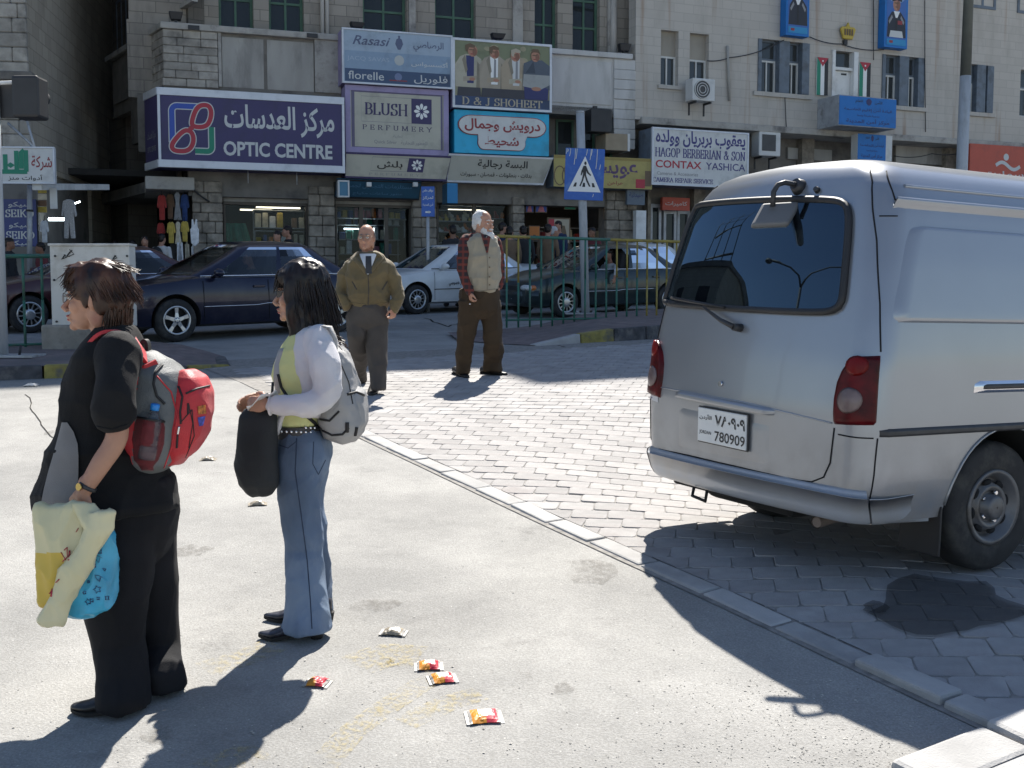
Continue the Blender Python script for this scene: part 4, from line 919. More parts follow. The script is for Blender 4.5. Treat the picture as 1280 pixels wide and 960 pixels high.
def f_blush(t,O,Uv,Vv_,w_,h_):
 panel(t,O,Uv,Vv_,.055*w_,.065*h_,.945*w_,.935*h_,flat('violet_grey',(.13,.115,.19)),.003);panel(t,O,Uv,Vv_,.085*w_,.085*h_,.925*w_,.905*h_,M_cream,.005)
 x0,x1,y0,y1=.15*w_,.835*w_,.47*h_,.85*h_
 obj('print',stroke_mb([(x0,y0),(x1,y0),(x1,y1),(x0,y1)],.012,O,Uv,Vv_,.007,closed=True),INK['grey'],t,fix=False)
 panel(t,O,Uv,Vv_,.635*w_,y0,x1,y1,'purple',.009);flower(t,O,Uv,Vv_,.735*w_,(y0+y1)/2,.075*w_,'white',.012)
 TX(t,'BLUSH',O,Uv,Vv_,w_,h_,.395,.665,.42,.17,'purple',ser=(.17,.06),d=.009)
 TX(t,'P E R F U M E R Y',O,Uv,Vv_,w_,h_,.50,.385,.68,.07,'purple',ser=(.12,.07),d=.009)
 TX(t,'تجارية',O,Uv,Vv_,w_,h_,.50,.26,.09,.05,'grey',.005,True,.009);TX(t,'للعطور التجارية',O,Uv,Vv_,w_,h_,.66,.165,.26,.07,'grey',.005,True,.009);TX(t,'Quick Silver',O,Uv,Vv_,w_,h_,.38,.165,.22,.06,'grey',0,False,.009)
sign('shop_sign','ivory BLUSH perfumery sign in lilac frame with white flower',FM,432,110,560,192,.5,.8,M_cream,M_lil,f_blush,M_lil,.12)
def slanted(name,label,x0,y0,x1,y1,nt_,nb_,face,fn,edge,inset=0.0):
 u0,u1,z0,z1=FM.rect(x0,y0,x1,y1,(nt_+nb_)/2);t=thing(name,label,'sign',FM.pt((u0+u1)/2,nb_,z0),FM.M)
 V=(FM.pt(0,nt_,z1)-FM.pt(0,nb_,z0));hl=V.length;V.normalize();Nn=FM.U.cross(V)
 pts=[FM.pt(u0,nb_,z0),FM.pt(u1-inset,nb_,z0),FM.pt(u1,nt_,z1),FM.pt(u0,nt_,z1)]
 m_=MB().prism(pts,Nn*-.08);obj('sign_box',m_,face,t,bevel=.008)
 sd=MB().prism([FM.pt(u0,nb_-.05,z0+.0),FM.pt(u0,nt_-.06,z1-.01),FM.pt(u0,-.02,z1-.01),FM.pt(u0,-.02,z0)],FM.U*(u1-inset-u0));obj('sign_back',sd,edge,t)
 fw=.035;O0=pts[0]
 W2=u1-inset-u0
 obj('frame',stroke_mb([(0,0),(W2,0),(u1-u0,hl),(0,hl)],.05,O0,FM.U,V,.012,closed=True),edge,t,fix=False)
 fn(t,O0+Nn*.002,FM.U,V,W2,hl);return t
def f_b2(t,O,Uv,Vv_,w_,h_):
 x0,x1,y0,y1=.24*w_,.76*w_,.3*h_,.88*h_
 obj('print',stroke_mb([(x0,y0),(x1,y0),(x1+.05,y1),(x0+.05,y1)],.012,O,Uv,Vv_,.005,closed=True),INK['grey'],t,fix=False)
 obj('print',poly_mb([(.6*w_,y0),(x1-.0,y0),(x1+.05,y1),(.6*w_+.05,y1)],O,Uv,Vv_,.007),INK['purple'],t,fix=False)
 flower(t,O,Uv,Vv_,.70*w_,.59*h_,.055*w_,'white',.010);TX(t,'بلش',O,Uv,Vv_,w_,h_,.43,.56,.25,.36,'black',.012,True,.007)
 TX(t,'P E R F U M E R Y',O,Uv,Vv_,w_,h_,.48,.17,.5,.1,'grey',ser=(.1,.05),d=.007)
slanted('shop_sign','slanted ivory perfumery sign under the lilac framed one',432,194,563,223,.62,.5,M_cream,f_b2,INK['purple'],.1)
M_ad=flat('poster_field',(.30,.29,.19))
def f_dj(t,O,Uv,Vv_,w_,h_):
 panel(t,O,Uv,Vv_,.02*w_,.03*h_,.98*w_,.17*h_,flat('poster_blue',(.04,.07,.15)),.012)
 panel(t,O,Uv,Vv_,.02*w_,.66*h_,.98*w_,.97*h_,flat('poster_green',(.20,.22,.13)),.002)
 E=lambda cx,cy,rx,ry,n=14:[((cx+rx*math.cos(6.2832*k/n))*w_,(cy+ry*math.sin(6.2832*k/n))*h_)for k in range(n)]
 Pg=lambda*p:[(a*w_,b*h_)for a,b in p]
 k=[0]
 def pr(pts,col):k[0]+=1;obj('print',poly_mb(pts,O,Uv,Vv_,.003+.0004*k[0]),col if not isinstance(col,str)else INK[col],t,fix=False)
 rq=random.Random(4)
 for _ in range(26):cx_,cy_=rq.uniform(.06,.94),rq.uniform(.45,.93);pr(E(cx_,cy_,rq.uniform(.03,.05),rq.uniform(.03,.06),9),flat('leaf%d'%rq.randrange(4),[(.24,.25,.15),(.17,.19,.11),(.34,.31,.20),(.28,.22,.15)][rq.randrange(4)]))
 tan=[flat('suit_a',(.43,.40,.31)),flat('suit_b',(.36,.31,.24)),flat('suit_c',(.38,.31,.22))]
 for i,(cx,top,lean)in enumerate(((.16,.93,.02),(.40,.92,0),(.62,.90,-.01))):
  pr(Pg((cx-.12,.17),(cx+.12,.17),(cx+.10,.45),(cx-.10,.45)),flat('trouser_dark',(.05,.05,.06)))
  pr(Pg((cx-.135,.3),(cx-.14,.62),(cx-.09,.74),(cx-.03,.78),(cx+.06,.78),(cx+.12,.72),(cx+.14,.58),(cx+.12,.3)),tan[i])
  pr(Pg((cx-.02,.36),(cx+.045,.36),(cx+.05,.76),(cx-.03,.76)),['navy','white','pale'][i])
  if i:pr(Pg((cx+.005,.45),(cx+.03,.42),(cx+.03,.72),(cx+.01,.74)),'grey')
  pr(Pg((cx-.06,.38),(cx+.12,.43),(cx+.12,.48),(cx-.06,.45)),tan[(i+1)%3]);pr(E(cx+.03,.42,.03,.025),'skin')
  pr(Pg((cx+.07,.3),(cx+.08,.68),(cx+.14,.58),(cx+.12,.3)),flat('suit_shade',(.24,.21,.155)));pr(Pg((cx-.035,.5),(cx-.07,.70),(cx-.04,.77),(cx-.015,.55)),flat('suit_shade',(.24,.21,.155)));pr(E(cx+lean+.015,top-.1,.048,.085),'skin');pr(E(cx+lean+.035,top-.115,.022,.06),flat('skin_shade',(.24,.11,.07)));pr(E(cx+lean+.005,top-.085,.03,.008),'brown');pr(E(cx+lean+.008,top-.145,.016,.007),'maroon');pr(Pg((cx-.035,top-.1),(cx-.04,top-.02),(cx+.01,top+.01),(cx+.06,top-.02),(cx+.055,top-.055),(cx+.0,top-.05),(cx-.015,top-.12)),['brown','brown','beige'][i])
 cx=.83
 pr(Pg((cx-.11,.17),(cx+.13,.17),(cx+.14,.45),(cx-.12,.48)),'navy');pr(Pg((cx-.13,.35),(cx-.12,.7),(cx-.03,.76),(cx+.07,.76),(cx+.15,.68),(cx+.15,.32),(cx,.44)),flat('jacket_slate',(.09,.11,.14)))
 pr(Pg((cx-.13,.36),(cx-.12,.54),(cx+.15,.54),(cx+.15,.40),(cx+.05,.32)),flat('jacket_pale',(.33,.34,.33)));pr(E(cx+.01,.33,.05,.03),'skin')
 pr(E(cx-.0,.81,.045,.08),'skin');pr(E(cx+.02,.80,.02,.055),flat('skin_shade',(.24,.11,.07)));pr(E(cx-.008,.825,.028,.008),'brown');pr(E(cx-.006,.768,.016,.007),'maroon');pr(Pg((cx-.1,.56),(cx-.02,.74),(cx+.0,.56)),flat('jacket_dark',(.05,.065,.09)));pr(Pg((cx-.05,.84),(cx-.03,.92),(cx+.03,.92),(cx+.055,.84),(cx+.02,.87),(cx-.02,.87)),'brown')
 TX(t,'D & J SHOHEET',O,Uv,Vv_,w_,h_,.5,.10,.82,.105,'beige',ser=(.16,.06),d=.024)
sign('shop_sign','brown menswear poster of four men in pale jackets',FM,566,52,689,137,.6,.8,M_ad,M_lil,f_dj,M_alum,.05)
def f_blue(t,O,Uv,Vv_,w_,h_):
 def cloud(s_,col,d):
  q=arc(.17,.66,.13*s_,.22*s_,90,270,10)+[(.24,.66-.22*s_)]+arc(.30,.26,.06*s_,.16*s_,160,270,6)+arc(.68,.26,.06*s_,.16*s_,270,380,6)+[(.76,.66-.22*s_)]+arc(.83,.66,.13*s_,.22*s_,-90,90,10)
  obj('cloud_panel',MB().prism([O+Uv*(a*w_)+Vv_*(b*h_)+FM.N*(d-.03)for a,b in q],FM.N*.03),col,t)
 cloud(1.06,INK['maroon'],.03);cloud(.98,M_whitep,.045);O2_=O+FM.N*.045
 TX(t,'درويش وجمال',O2_,Uv,Vv_,w_,h_,.5,.66,.80,.30,'maroon',.028,True);TX(t,'شحيط',O2_,Uv,Vv_,w_,h_,.49,.28,.36,.26,'maroon',.028,True)
sign('shop_sign','bright turquoise sign with white cloud panel and maroon lettering',FM,568,140,686,193,.5,.7,M_sky,M_sky,f_blue)
def f_b3(t,O,Uv,Vv_,w_,h_):
 TX(t,'البسة رجالية',O,Uv,Vv_,w_,h_,.56,.68,.52,.36,'black',.018,True,.006);TX(t,'بدلات - بنطلونات - قمصان - سبورات',O,Uv,Vv_,w_,h_,.5,.28,.74,.2,'black',.012,True,.006)
slanted('shop_sign','slanted beige menswear sign under the turquoise one',560,196,690,228,.62,.46,flat('beige_board',(.42,.41,.35)),f_b3,M_alum,.22)
def f_yel(t,O,Uv,Vv_,w_,h_):
 TX(t,'عويس',O,Uv,Vv_,w_,h_,.60,.55,.50,.48,flat('ink_violet',(.11,.06,.14)),.02,True);TX(t,'هراهن',O,Uv,Vv_,w_,h_,.62,.16,.16,.15,'maroon',.014,True)
 panel(t,O,Uv,Vv_,.83*w_,.03*h_,.925*w_,.32*h_,'red',.005);panel(t,O,Uv,Vv_,.925*w_,.1*h_,.99*w_,.6*h_,'brown',.005)
 for cx in(.06,.14):obj('print',stroke_mb([(cx*w_+.055*w_*math.cos(R(a)),.35*h_+.3*h_*math.sin(R(a)))for a in range(0,360,24)],.03,O,Uv,Vv_,.005,closed=True),INK['brown'],t,fix=False)
 panel(t,O,Uv,Vv_,.0,.90*h_,w_,.99*h_,flat('yellow_dark',(.3,.22,.06)),.003)
sign('shop_sign','yellow shop sign partly behind blue crossing sign',FM,692,196,815,235,.55,.6,M_yel,M_bgrey,f_yel)
def f_hag(t,O,Uv,Vv_,w_,h_):
 TX(t,'يعقوب بربريان وولده',O,Uv,Vv_,w_,h_,.5,.83,.93,.30,flat('ink_indigo',(.06,.055,.2)),.025,True)
 TX(t,'HAGOP BERBERIAN & SON',O,Uv,Vv_,w_,h_,.5,.575,.94,.15,flat('ink_indigo',(.06,.055,.2)),ser=(.17,.07))
 TX(t,'CONTAX',O,Uv,Vv_,w_,h_,.27,.37,.47,.135,'red',.018);TX(t,'YASHICA',O,Uv,Vv_,w_,h_,.76,.37,.42,.13,flat('ink_indigo',(.06,.055,.2)),.008)
 TX(t,'Cameras & Accessories',O,Uv,Vv_,w_,h_,.26,.205,.42,.06,'grey',.005);TX(t,'CAMERA REPAIR SERVICE',O,Uv,Vv_,w_,h_,.32,.09,.62,.075,flat('ink_indigo',(.06,.055,.2)),ser=(.17,.07))
_u0=FR.rect(815,158,935,236,.6)
sign('shop_sign','white camera repair sign with indigo and red lettering beyond van roof',FR,815,163,935,233,.6,.75,M_whitep,M_bgrey,f_hag,M_alum,.04)
sg=sign('shop_sign','small red sign over shop door beside van window',FR,828,247,862,263,-.5,.12,M_redp,M_redp,lambda t,O,a,b,w_,h_:TX(t,'كاميرات',O,a,b,w_,h_,.5,.5,.8,.4,'pale',.01,True))
sign('shop_sign','small dark grey hanging sign below the yellow one',FR,784,232,806,256,.35,.1,M_bgrey,M_bgrey,lambda t,O,a,b,w_,h_:TX(t,'صيدلية',O,a,b,w_,h_,.5,.5,.8,.3,'navy',.01,True),cat='sign')
def f_teal(t,O,Uv,Vv_,w_,h_):TX(t,'مستلزمات التجميل لجميع',O,Uv,Vv_,w_,h_,.5,.66,.8,.34,flat('ink_tealpale',(.10,.22,.33)),.01,True);TX(t,'عطور ساعات مكياج',O,Uv,Vv_,w_,h_,.5,.25,.6,.22,flat('ink_tealpale',(.10,.22,.33)),.01,True)
ts=slanted('shop_sign','dark teal slanted banner over the middle shop window',420,227,525,247,.5,.2,M_teal,f_teal,M_black)
for xx in(461,519):u_,z_=FM.hit(xx,231,.56);obj('spotlight',FM.box(MB(),u_-.06,u_+.06,z_-.05,z_+.06,.5,.62),M_whitep,ts,bevel=.01)
def plain(*a):pass
sign('shop_sign','small teal box sign edged white left of the dark teal banner',FM,423,226,436,246,.75,.25,flat('teal_light',(.07,.2,.3)),M_whitep,plain,M_whitep,.025)
sign('shop_sign','small blue box sign right of the direction sign',FM,559,229,572,254,.75,.5,flat('azure',(.02,.2,.42)),M_teal,plain)
def f_pol(t,O,Uv,Vv_,w_,h_):
 TX(t,'الأمن',O,Uv,Vv_,w_,h_,.68,.84,.13,.14,'black',.01,True);TX(t,'العام',O,Uv,Vv_,w_,h_,.34,.84,.13,.14,'black',.01,True)
 obj('emblem',poly_mb([(.51*w_+a*.05*w_,.84*h_+b*.13*h_)for a,b in((0,-1),(.8,-.5),(1,.3),(.5,.8),(0,1),(-.5,.8),(-1,.3),(-.8,-.5))],O,Uv,Vv_,.005),INK['navy'],t,fix=False)
 TX(t,'قيادة أمن إقليم العاصمة',O,Uv,Vv_,w_,h_,.5,.56,.84,.17,'navy',.01,True);TX(t,'مديرية شرطة وسط',O,Uv,Vv_,w_,h_,.5,.36,.4,.1,'navy',.008,True);TX(t,'مركز أمن المدينة',O,Uv,Vv_,w_,h_,.5,.16,.76,.2,'navy',.014,True)
sign('office_sign','bright blue police sign covering front of the balcony',FR,1049,122,1120,158,.96,.05,M_bluep,M_bluep,f_pol)
sign('office_sign','smaller blue sign with pale side below the balcony',FR,1072,168,1107,200,.5,.3,M_bluep,M_whitep,f_pol)
obj('side_panel',FR.box(MB(),UR(1107,184,.5)+.002,UR(1116,184,.5),FR.rect(1072,168,1107,200,.5)[2],FR.rect(1072,168,1107,200,.5)[3],.15,.47),M_whitep,bpy.data.objects['office_sign.001'])
def f_red(t,O,Uv,Vv_,w_,h_):
 obj('emblem',poly_mb(circ(.53*w_,.66*h_,.075*h_*1.4,16),O,Uv,Vv_,.005),INK['pale'],t,fix=False)
 obj('emblem',stroke_mb([(.38*w_+.01*k*w_*2.4,(.40+.10*math.sin(k*.42))*h_)for k in range(16)],.11,O,Uv,Vv_,.007),INK['pale'],t,fix=False)
 TX(t,'سمارت',O,Uv,Vv_,w_,h_,.5,.14,.6,.2,'pale',.014,True)
sign('shop_sign','red shop sign with white figure emblem above van roof',FR,1212,182,1296,224,.4,.3,M_redp,M_redp,f_red)
def f_king(seated):
 def f(t,O,Uv,Vv_,w_,h_):
  Pg=lambda*p:[(a*w_,b*h_)for a,b in p];k=[0]
  def pr(pts,col):k[0]+=1;obj('print',poly_mb(pts,O,Uv,Vv_,.003+.0006*k[0]),INK[col]if isinstance(col,str)else col,t,fix=False)
  E=lambda cx,cy,rx,ry,n=14:[((cx+rx*math.cos(6.2832*i/n))*w_,(cy+ry*math.sin(6.2832*i/n))*h_)for i in range(n)]
  pr(Pg((.08,.05),(.92,.05),(.92,.95),(.08,.95)),flat('sky_print',(.05,.14,.40)))
  pr(E(.5,.82,.4,.14),flat('pale_halo',(.2,.32,.5)))
  pr(Pg((.1,.16),(.14,.45),(.3,.55),(.68,.55),(.88,.44),(.92,.16)),flat('uniform',(.025,.028,.04)))
  pr(Pg((.38,.56),(.5,.42),(.64,.56)),'white');pr(E(.5,.66,.16,.10),'skin');pr(E(.57,.65,.08,.08),flat('skin_shade',(.24,.11,.07)));pr(E(.49,.685,.11,.010),'brown');pr(E(.5,.625,.07,.009),'brown');pr(Pg((.16,.40),(.3,.5),(.34,.46),(.2,.36)),'grey');pr(Pg((.84,.40),(.7,.5),(.66,.46),(.8,.36)),'grey');pr(Pg((.47,.18),(.53,.18),(.53,.46),(.47,.46)),'black')
  if not seated:
   pr(Pg((.3,.70),(.32,.78),(.7,.80),(.72,.71),(.5,.73)),flat('uniform',(.025,.028,.04)));pr(Pg((.2,.16),(.25,.26),(.75,.26),(.8,.16)),'pale');pr(Pg((.55,.36),(.75,.36),(.75,.42),(.55,.42)),'maroon')
  else:pr(E(.5,.76,.16,.06),'pale')
  pr(Pg((.1,.04),(.92,.04),(.92,.13),(.1,.13)),flat('azure2',(.03,.26,.5)));pr(Pg((.2,.07),(.36,.07),(.36,.11),(.2,.11)),'maroon')
 return f
picture(983,1012,-40,45,.30,f_king(True),'tall blue portrait board of a man in dark coat, left one',FR,'portrait_board','poster',M_bluep,None,.28)
picture(1106,1135,-22,60,.30,f_king(False),'tall blue portrait board of a man in uniform cap, right one',FR,'portrait_board','poster',M_bluep,None,.28)
u0,u1,z0,z1=FR.rect(1051,27,1070,50,.12);t=thing('crown_emblem','yellow crown emblem on wall above balcony door','emblem',FR.pt((u0+u1)/2,.12,z0),FR.M)
ww,hh=u1-u0,z1-z0;O=FR.pt(u0,.05,z0)
obj('crown',MB().prism([O+FR.U*(a*ww)+ZU*(b*hh)for a,b in((.2,.05),(.8,.05),(1,.6),(.88,.72),(.62,.72),(.5,.98),(.38,.72),(.12,.72),(0,.6))],FR.N*.08),INK['gold'],t,bevel=.02)
for k in range(4):c=O+FR.U*((.27+.155*k)*ww)+ZU*(.42*hh)+FR.N*.085;obj('rib',MB().box(c,(.05,.02,hh*.34),0,(FR.U,-FR.N,ZU)),INK['brown'],t)
obj('bracket',MB().box(O+FR.U*(ww*.4)+ZU*(-.06)-FR.N*.01,(.12,.1,.14),0,(FR.U,-FR.N,ZU)),M_black,t)
def f_flag(t,O,Uv,Vv_,w_,h_):
 for k,c in enumerate(('green','white','black')):panel(t,O,Uv,Vv_,k/3*w_,0,(k+1)/3*w_,h_,c,.004)
 obj('print',poly_mb([(0,h_),(w_,h_),(w_/2,h_*.76)],O,Uv,Vv_,.008),INK['red'],t,fix=False);obj('star',poly_mb(circ(.5*w_,.91*h_,.07*w_,7),O,Uv,Vv_,.011),INK['white'],t,fix=False)
picture(1021,1035,72,119,.06,f_flag,'vertical flag left of white balcony door',FR,'flag','flag',INK['white'],None,.03)
picture(1074,1088,78,125,.06,f_flag,'vertical flag right of white balcony door',FR,'flag','flag',INK['white'],None,.03)
def aircon(x0,y0,x1,y1,n,label,dep=.4,fan=True):
 u0,u1,z0,z1=FR.rect(x0,y0,x1,y1,n);t=thing('air_conditioner',label,'air conditioner',FR.pt((u0+u1)/2,n,z0),FR.M)
 obj('casing',FR.box(MB(),u0,u1,z0,z1,n-dep,n),M_whitep,t,bevel=.03)
 uc=u0+(u1-u0)*.42;zc=(z0+z1)/2;rr=min(u1-u0,z1-z0)*.42
 if fan:
  obj('fan_grille',MB().cyl(FR.pt(uc,n+.002,zc),FR.pt(uc,n+.02,zc),rr,n=24),pmat('dark_grille',(.07,.07,.07),.6),t)
  for k in range(3):
   q=[(uc+rr*(.4+.28*k)*math.cos(R(a)),zc+rr*(.4+.28*k)*math.sin(R(a)))for a in range(0,360,20)]
   obj('ring',MB().tube([FR.pt(a,n+.026,b)for a,b in q+q[:1]],.012,5,caps=False),M_whitep,t)
 else:
  obj('grille',FR.box(MB(),u0+.1,uc+.25,zc-.22,z1-.12,n,n+.015),pmat('dark_grille',(.07,.07,.07),.6),t)
 for uu in(u0+.12,u1-.12):obj('bracket',FR.box(FR.box(MB(),uu-.02,uu+.02,z0-.06,z0-.01,n-dep,n-.02),uu-.019,uu+.019,z0-.35,z0-.06,n-dep,n-dep+.04),M_black,t)
 return t
aircon(866,98,894,126,.62,'white air conditioner with round fan below second small window');aircon(949,163,976,195,.1,'pale air conditioner under the ledge left of balcony',fan=False)
def flood(x0,y0,x1,y1,n,label,fac=FM):
 u0,u1,z0,z1=fac.rect(x0,y0,x1,y1,n);t=thing('floodlight',label,'floodlight',fac.pt((u0+u1)/2,n,z0),fac.M,'floodlights on the sign ledges')
 O=fac.pt(u0,n,z0);w_,h_=u1-u0,z1-z0
 obj('housing',MB().prism([fac.pt(u0,n,z0+h_),fac.pt(u1,n,z0+h_),fac.pt(u1-w_*.15,n-.05,z0+h_*.35),fac.pt(u0+w_*.15,n-.05,z0+h_*.35)],fac.N*-.2),M_black,t,bevel=.015)
 obj('stirrup',fac.box(MB(),u0+w_*.4,u0+w_*.6,z0-.02,z0+h_*.4,n-.16,n-.1),M_black,t)
flood(211,14,229,29,-.1,'black floodlight on far left corner of grey parapet');flood(438,27,457,37,.4,'black floodlight on top of the florelle sign');flood(615,41,633,51,.4,'black floodlight above the four men poster');flood(775,54,790,68,.0,'black floodlight on right end of white parapet')
t=thing('loudspeaker','black box hung under right end of white parapet','box',FM.pt(U(750),.1,6),FM.M);u0,u1,z0,z1=FM.rect(739,136,765,165,.4);obj('box',FM.box(MB(),u0,u1,z0,z1,-.05,.4),M_black,t,bevel=.02);obj('bracket',FM.box(MB(),u0+.2,u0+.3,z1,z1+.12,0,.1),M_black,t)
t=thing('window_box','tan box jutting under black box beside yellow sign','box',FM.pt(U(760),.1,5.6),FM.M);u0,u1,z0,z1=FM.rect(757,167,787,188,.2);obj('box',FM.box(MB(),u0,u1,z0,z1,-.5,.2),pmat('tan_board',(.33,.27,.19),.8),t,bevel=.01);obj('edge_trim',FM.box(MB(),u1-.06,u1+.01,z0-.01,z1+.01,-.4,.21),M_whitep,t)
def f_left(t,O,Uv,Vv_,w_,h_):
 TX(t,'شركة',O,Uv,Vv_,w_,h_,.855,.56,.24,.42,'maroon',.014,True);TX(t,'أدوات منز',O,Uv,Vv_,w_,h_,.66,.15,.40,.18,'black',.012,True)
 for pts in([(0.335,.32),(0.335,.84),(0.380,.9)],[(0.380,.32),(0.685,.32)],[(0.565,.32),(0.565,.9)],[(0.620,.40),(0.620,.86),(0.655,.92)],[(0.675,.32),(0.675,.92)],[(0.435,.34),(0.435,.8)]):obj('lettering',stroke_mb([(a*w_,b*h_)for a,b in pts],.085,O,Uv,Vv_,.004+.001*(pts[0][0]*10%3)),INK['green'],t,fix=False)
 obj('lettering',poly_mb([(0.495*w_,.42*h_),(0.545*w_,.5*h_),(0.495*w_,.58*h_),(0.445*w_,.5*h_)],O,Uv,Vv_,.008),INK['green'],t,fix=False)
pS=P(0,207,21.5);FX=Fac((pS.x,pS.y),R(4))
sl_=sign('shop_sign','white sign with green and red lettering at left edge',FX,-40,184,68,229,0,.12,M_whitep,M_whitep,f_left,M_alum,.02)
for k in(0,1):a,b=FX.hit(0+22*k,150-10*k,0),FX.hit(42,184,0);obj('stay_bar',MB().cyl(FX.pt(a[0],-.4,a[1]),FX.pt(b[0],-.06,b[1]),.025,n=6),M_steel,sl_)
def f_seiko(t,O,Uv,Vv_,w_,h_):
 for cy in(.70,.24):TX(t,'SEIKO',O,Uv,Vv_,w_,h_,.5,cy,.88,.15,'pale',ser=(.17,.08))
 for cy in(.88,.44,.06):TX(t,'سيكو',O,Uv,Vv_,w_,h_,.5,cy,.7,.13,'pale',.01,True)
pS2=P(0,280,22.6);FX2=Fac((pS2.x,pS2.y),R(4))
sign('shop_sign','navy watch sign with repeated white lettering behind grey pipe',FX2,5,249,46,308,0,.1,flat('navy_board',(.05,.065,.2)),M_black,f_seiko)
t=thing('drain_pipe','grey upright pipe in front of navy watch sign','pipe',P(37,340,22.2));obj('pipe',MB().cyl(P(37,232,22.2),P(37,352,22.2),.05,n=10),M_steel,t);obj('clip',MB().cyl(P(37,262,22.2),P(37,264.5,22.2),.065,n=10),M_black,t)
a,b=P(46,233.5,21.6),P(132,234,25.5);mm=MB();mm.box((a+b)/2,((b-a).length,.18,.13),0,((b-a).normalized(),ZU.cross((b-a).normalized()).normalized()*1,ZU));t=tag(obj('awning_rail',mm,M_whitep,bevel=.01),'long white rail reaching across the lane entrance','rail')
u0=P(64,255,22);t=thing('price_board','pale narrow board hanging from white rail','board',u0);obj('board',MB().box(P(67,248,22),(.14,.03,.40)),M_whitep,t,bevel=.005);obj('hook',MB().cyl(P(67,235,22),P(67,243,22),.01,n=5),M_black,t)
t=thing('price_board','yellow and tan boards stacked on wall beside navy sign','board',P(54,245,22.8));
for(y,cc)in((238,'yellow'),(246,'cream'),(254,'brown'),(262,'yellow')):obj('board',MB().box(P(53,y,22.8),(.17,.04,.115)),GOODS[cc],t,bevel=.004)
# street furniture
b_=gpt(732,393,.12);top=P(721,141,18.6);base=Vector((b_.x,b_.y,g(b_.x,b_.y)+.12));
t=thing('crossing_sign','blue square pedestrian crossing sign on grey post behind kerb','road sign',base)
M_post=pmat('grey_post_paint',(.40,.42,.44),.55,var=.08,dirt=(.28,.29,.29),dscale=4,stretch=(1,1,.3))
top=Vector((base.x-.118,base.y,P(721,141,base.y).z));pd_=(top-base).normalized()
obj('post',MB().cyl(base-pd_*.05,top,.077,n=20),M_post,t);obj('post_cap',MB().cyl(top,top+pd_*.03,.085,.07,n=20),M_post,t)
obj('base_plate',MB().box(base+Vector((0,0,.015)),(.75,.5,.03)),M_kerb,t,bevel=.01)
for k in range(4):obj('bolt',MB().cyl(base+Vector((-.15+.3*(k%2),-.15+.3*(k//2),.03)),base+Vector((-.15+.3*(k%2),-.15+.3*(k//2),.07)),.02,n=6),M_steel,t)
s0=P(730.5,218,base.y-.10);hx=24.2/1400*s0.y;hz=31.5/1400*s0.y;Us=Vector((.997,.03,-.035)).normalized();Vs=Vector((.035,0,1));Vs=(Vs-Us*Vs.dot(Us)).normalized();Ns=Us.cross(Vs)
M_sblue=pmat('sign_blue',(.015,.10,.42),.4,var=.08,dirt=(.06,.17,.45),dscale=5)
obj('plate',MB().box(s0,(hx*2,.03,hz*2),0,(Us,-Ns,Vs)),M_sblue,t,bevel=.004)
O=s0+Ns*.018
tri=[(-.84*hx,-.68*hz),(.86*hx,-.68*hz),(0,.70*hz)];pl=bpy.data.objects['plate']
obj('triangle',poly_mb(tri,O,Us,Vs,0),INK['white'],t,fix=False)
man=[[(-.02,.48),(.05,.5),(.09,.43),(.06,.36),(0,.36),(-.04,.42)],[(-.07,.33),(.08,.33),(.08,-.05),(-.08,-.05)],[(-.07,.32),(-.17,.12),(-.2,-.04),(-.15,-.05),(-.05,.15)],[(.07,.32),(.2,.1),(.34,-.02),(.31,-.06),(.14,.04),(.05,.18)],[(-.08,-.03),(.01,-.03),(-.06,-.25),(-.18,-.48),(-.24,-.45),(-.14,-.25)],[(.0,-.03),(.08,-.03),(.18,-.24),(.33,-.46),(.26,-.48),(.1,-.26)]]
for k,q in enumerate(man):obj('walking_figure',poly_mb([(a*hx,b*hz)for a,b in q],O,Us,Vs,.003+.0004*k),INK['black'],t,fix=False)
for xx in(-.48,-.01,.5):obj('stripe',poly_mb([((xx-.08)*hx,-.49*hz),((xx+.07)*hx,-.49*hz),((xx+.05-xx*.12)*hx,-.33*hz),((xx-.05-xx*.12)*hx,-.33*hz)],O,Us,Vs,.003),INK['black'],t,fix=False)
for k,(xx,y0,ln)in enumerate(((-.93,.97,.2),(-.75,.98,.3),(-.5,.98,.62),(-.42,.98,.4),(.1,.98,.25),(.3,.98,.42),(.35,.98,.25),(.62,.98,.75),(.8,.4,.2),(-.86,.95,.1),(.5,-.75,.12))):obj('paint_drip',stroke_mb([(xx*hx,y0*hz),((xx-.02)*hx,(y0-ln*.6)*hz),((xx-.05)*hx,(y0-ln)*hz)],.012,O,Us,Vs,.002),INK['pale'],t,fix=False)
M_rgreen=pmat('railing_green',(.03,.14,.10),.55,var=.15,dirt=(.08,.12,.09),dscale=9);M_ryell=pmat('railing_yellow',(.31,.24,.05),.55,var=.12,dirt=(.2,.16,.06),dscale=9)
def railing(label,A,B,H,bars,rails,thick=.02,posts=()):
 """bars: list of (t along metres, colours bottom, top, split)"""
 d=B-A;L_=d.length;d.normalize();t=thing('railing',label,'railing',A)
 zz=lambda s_,h_:Vector((A.x+d.x*s_,A.y+d.y*s_,A.z+(B.z-A.z)*s_/L_+h_))
 for(s0_,s1_,m)in rails:obj('rail',MB().cyl(zz(s0_,H),zz(s1_,H),thick*1.25,n=8),m,t)
 obj('rail',MB().cyl(zz(0,.06),zz(L_,.06),thick*.8,n=8),M_rgreen,t)
 for(s_,mb_,mt_,sp)in bars:
  m_=MB().tube([zz(s_,-.06),zz(s_,.06+(H-.06)*sp)],thick*.8,8,0).tube([zz(s_,.06+(H-.06)*sp),zz(s_,H-.01)],thick*.8,8,1)
  obj('bar',m_,[mb_,mt_],t)
 return t
A=Vector((-.10,17.55,0));B=A+RD*7.2;A.z=g(A.x,A.y)+.17;B.z=A.z+.02
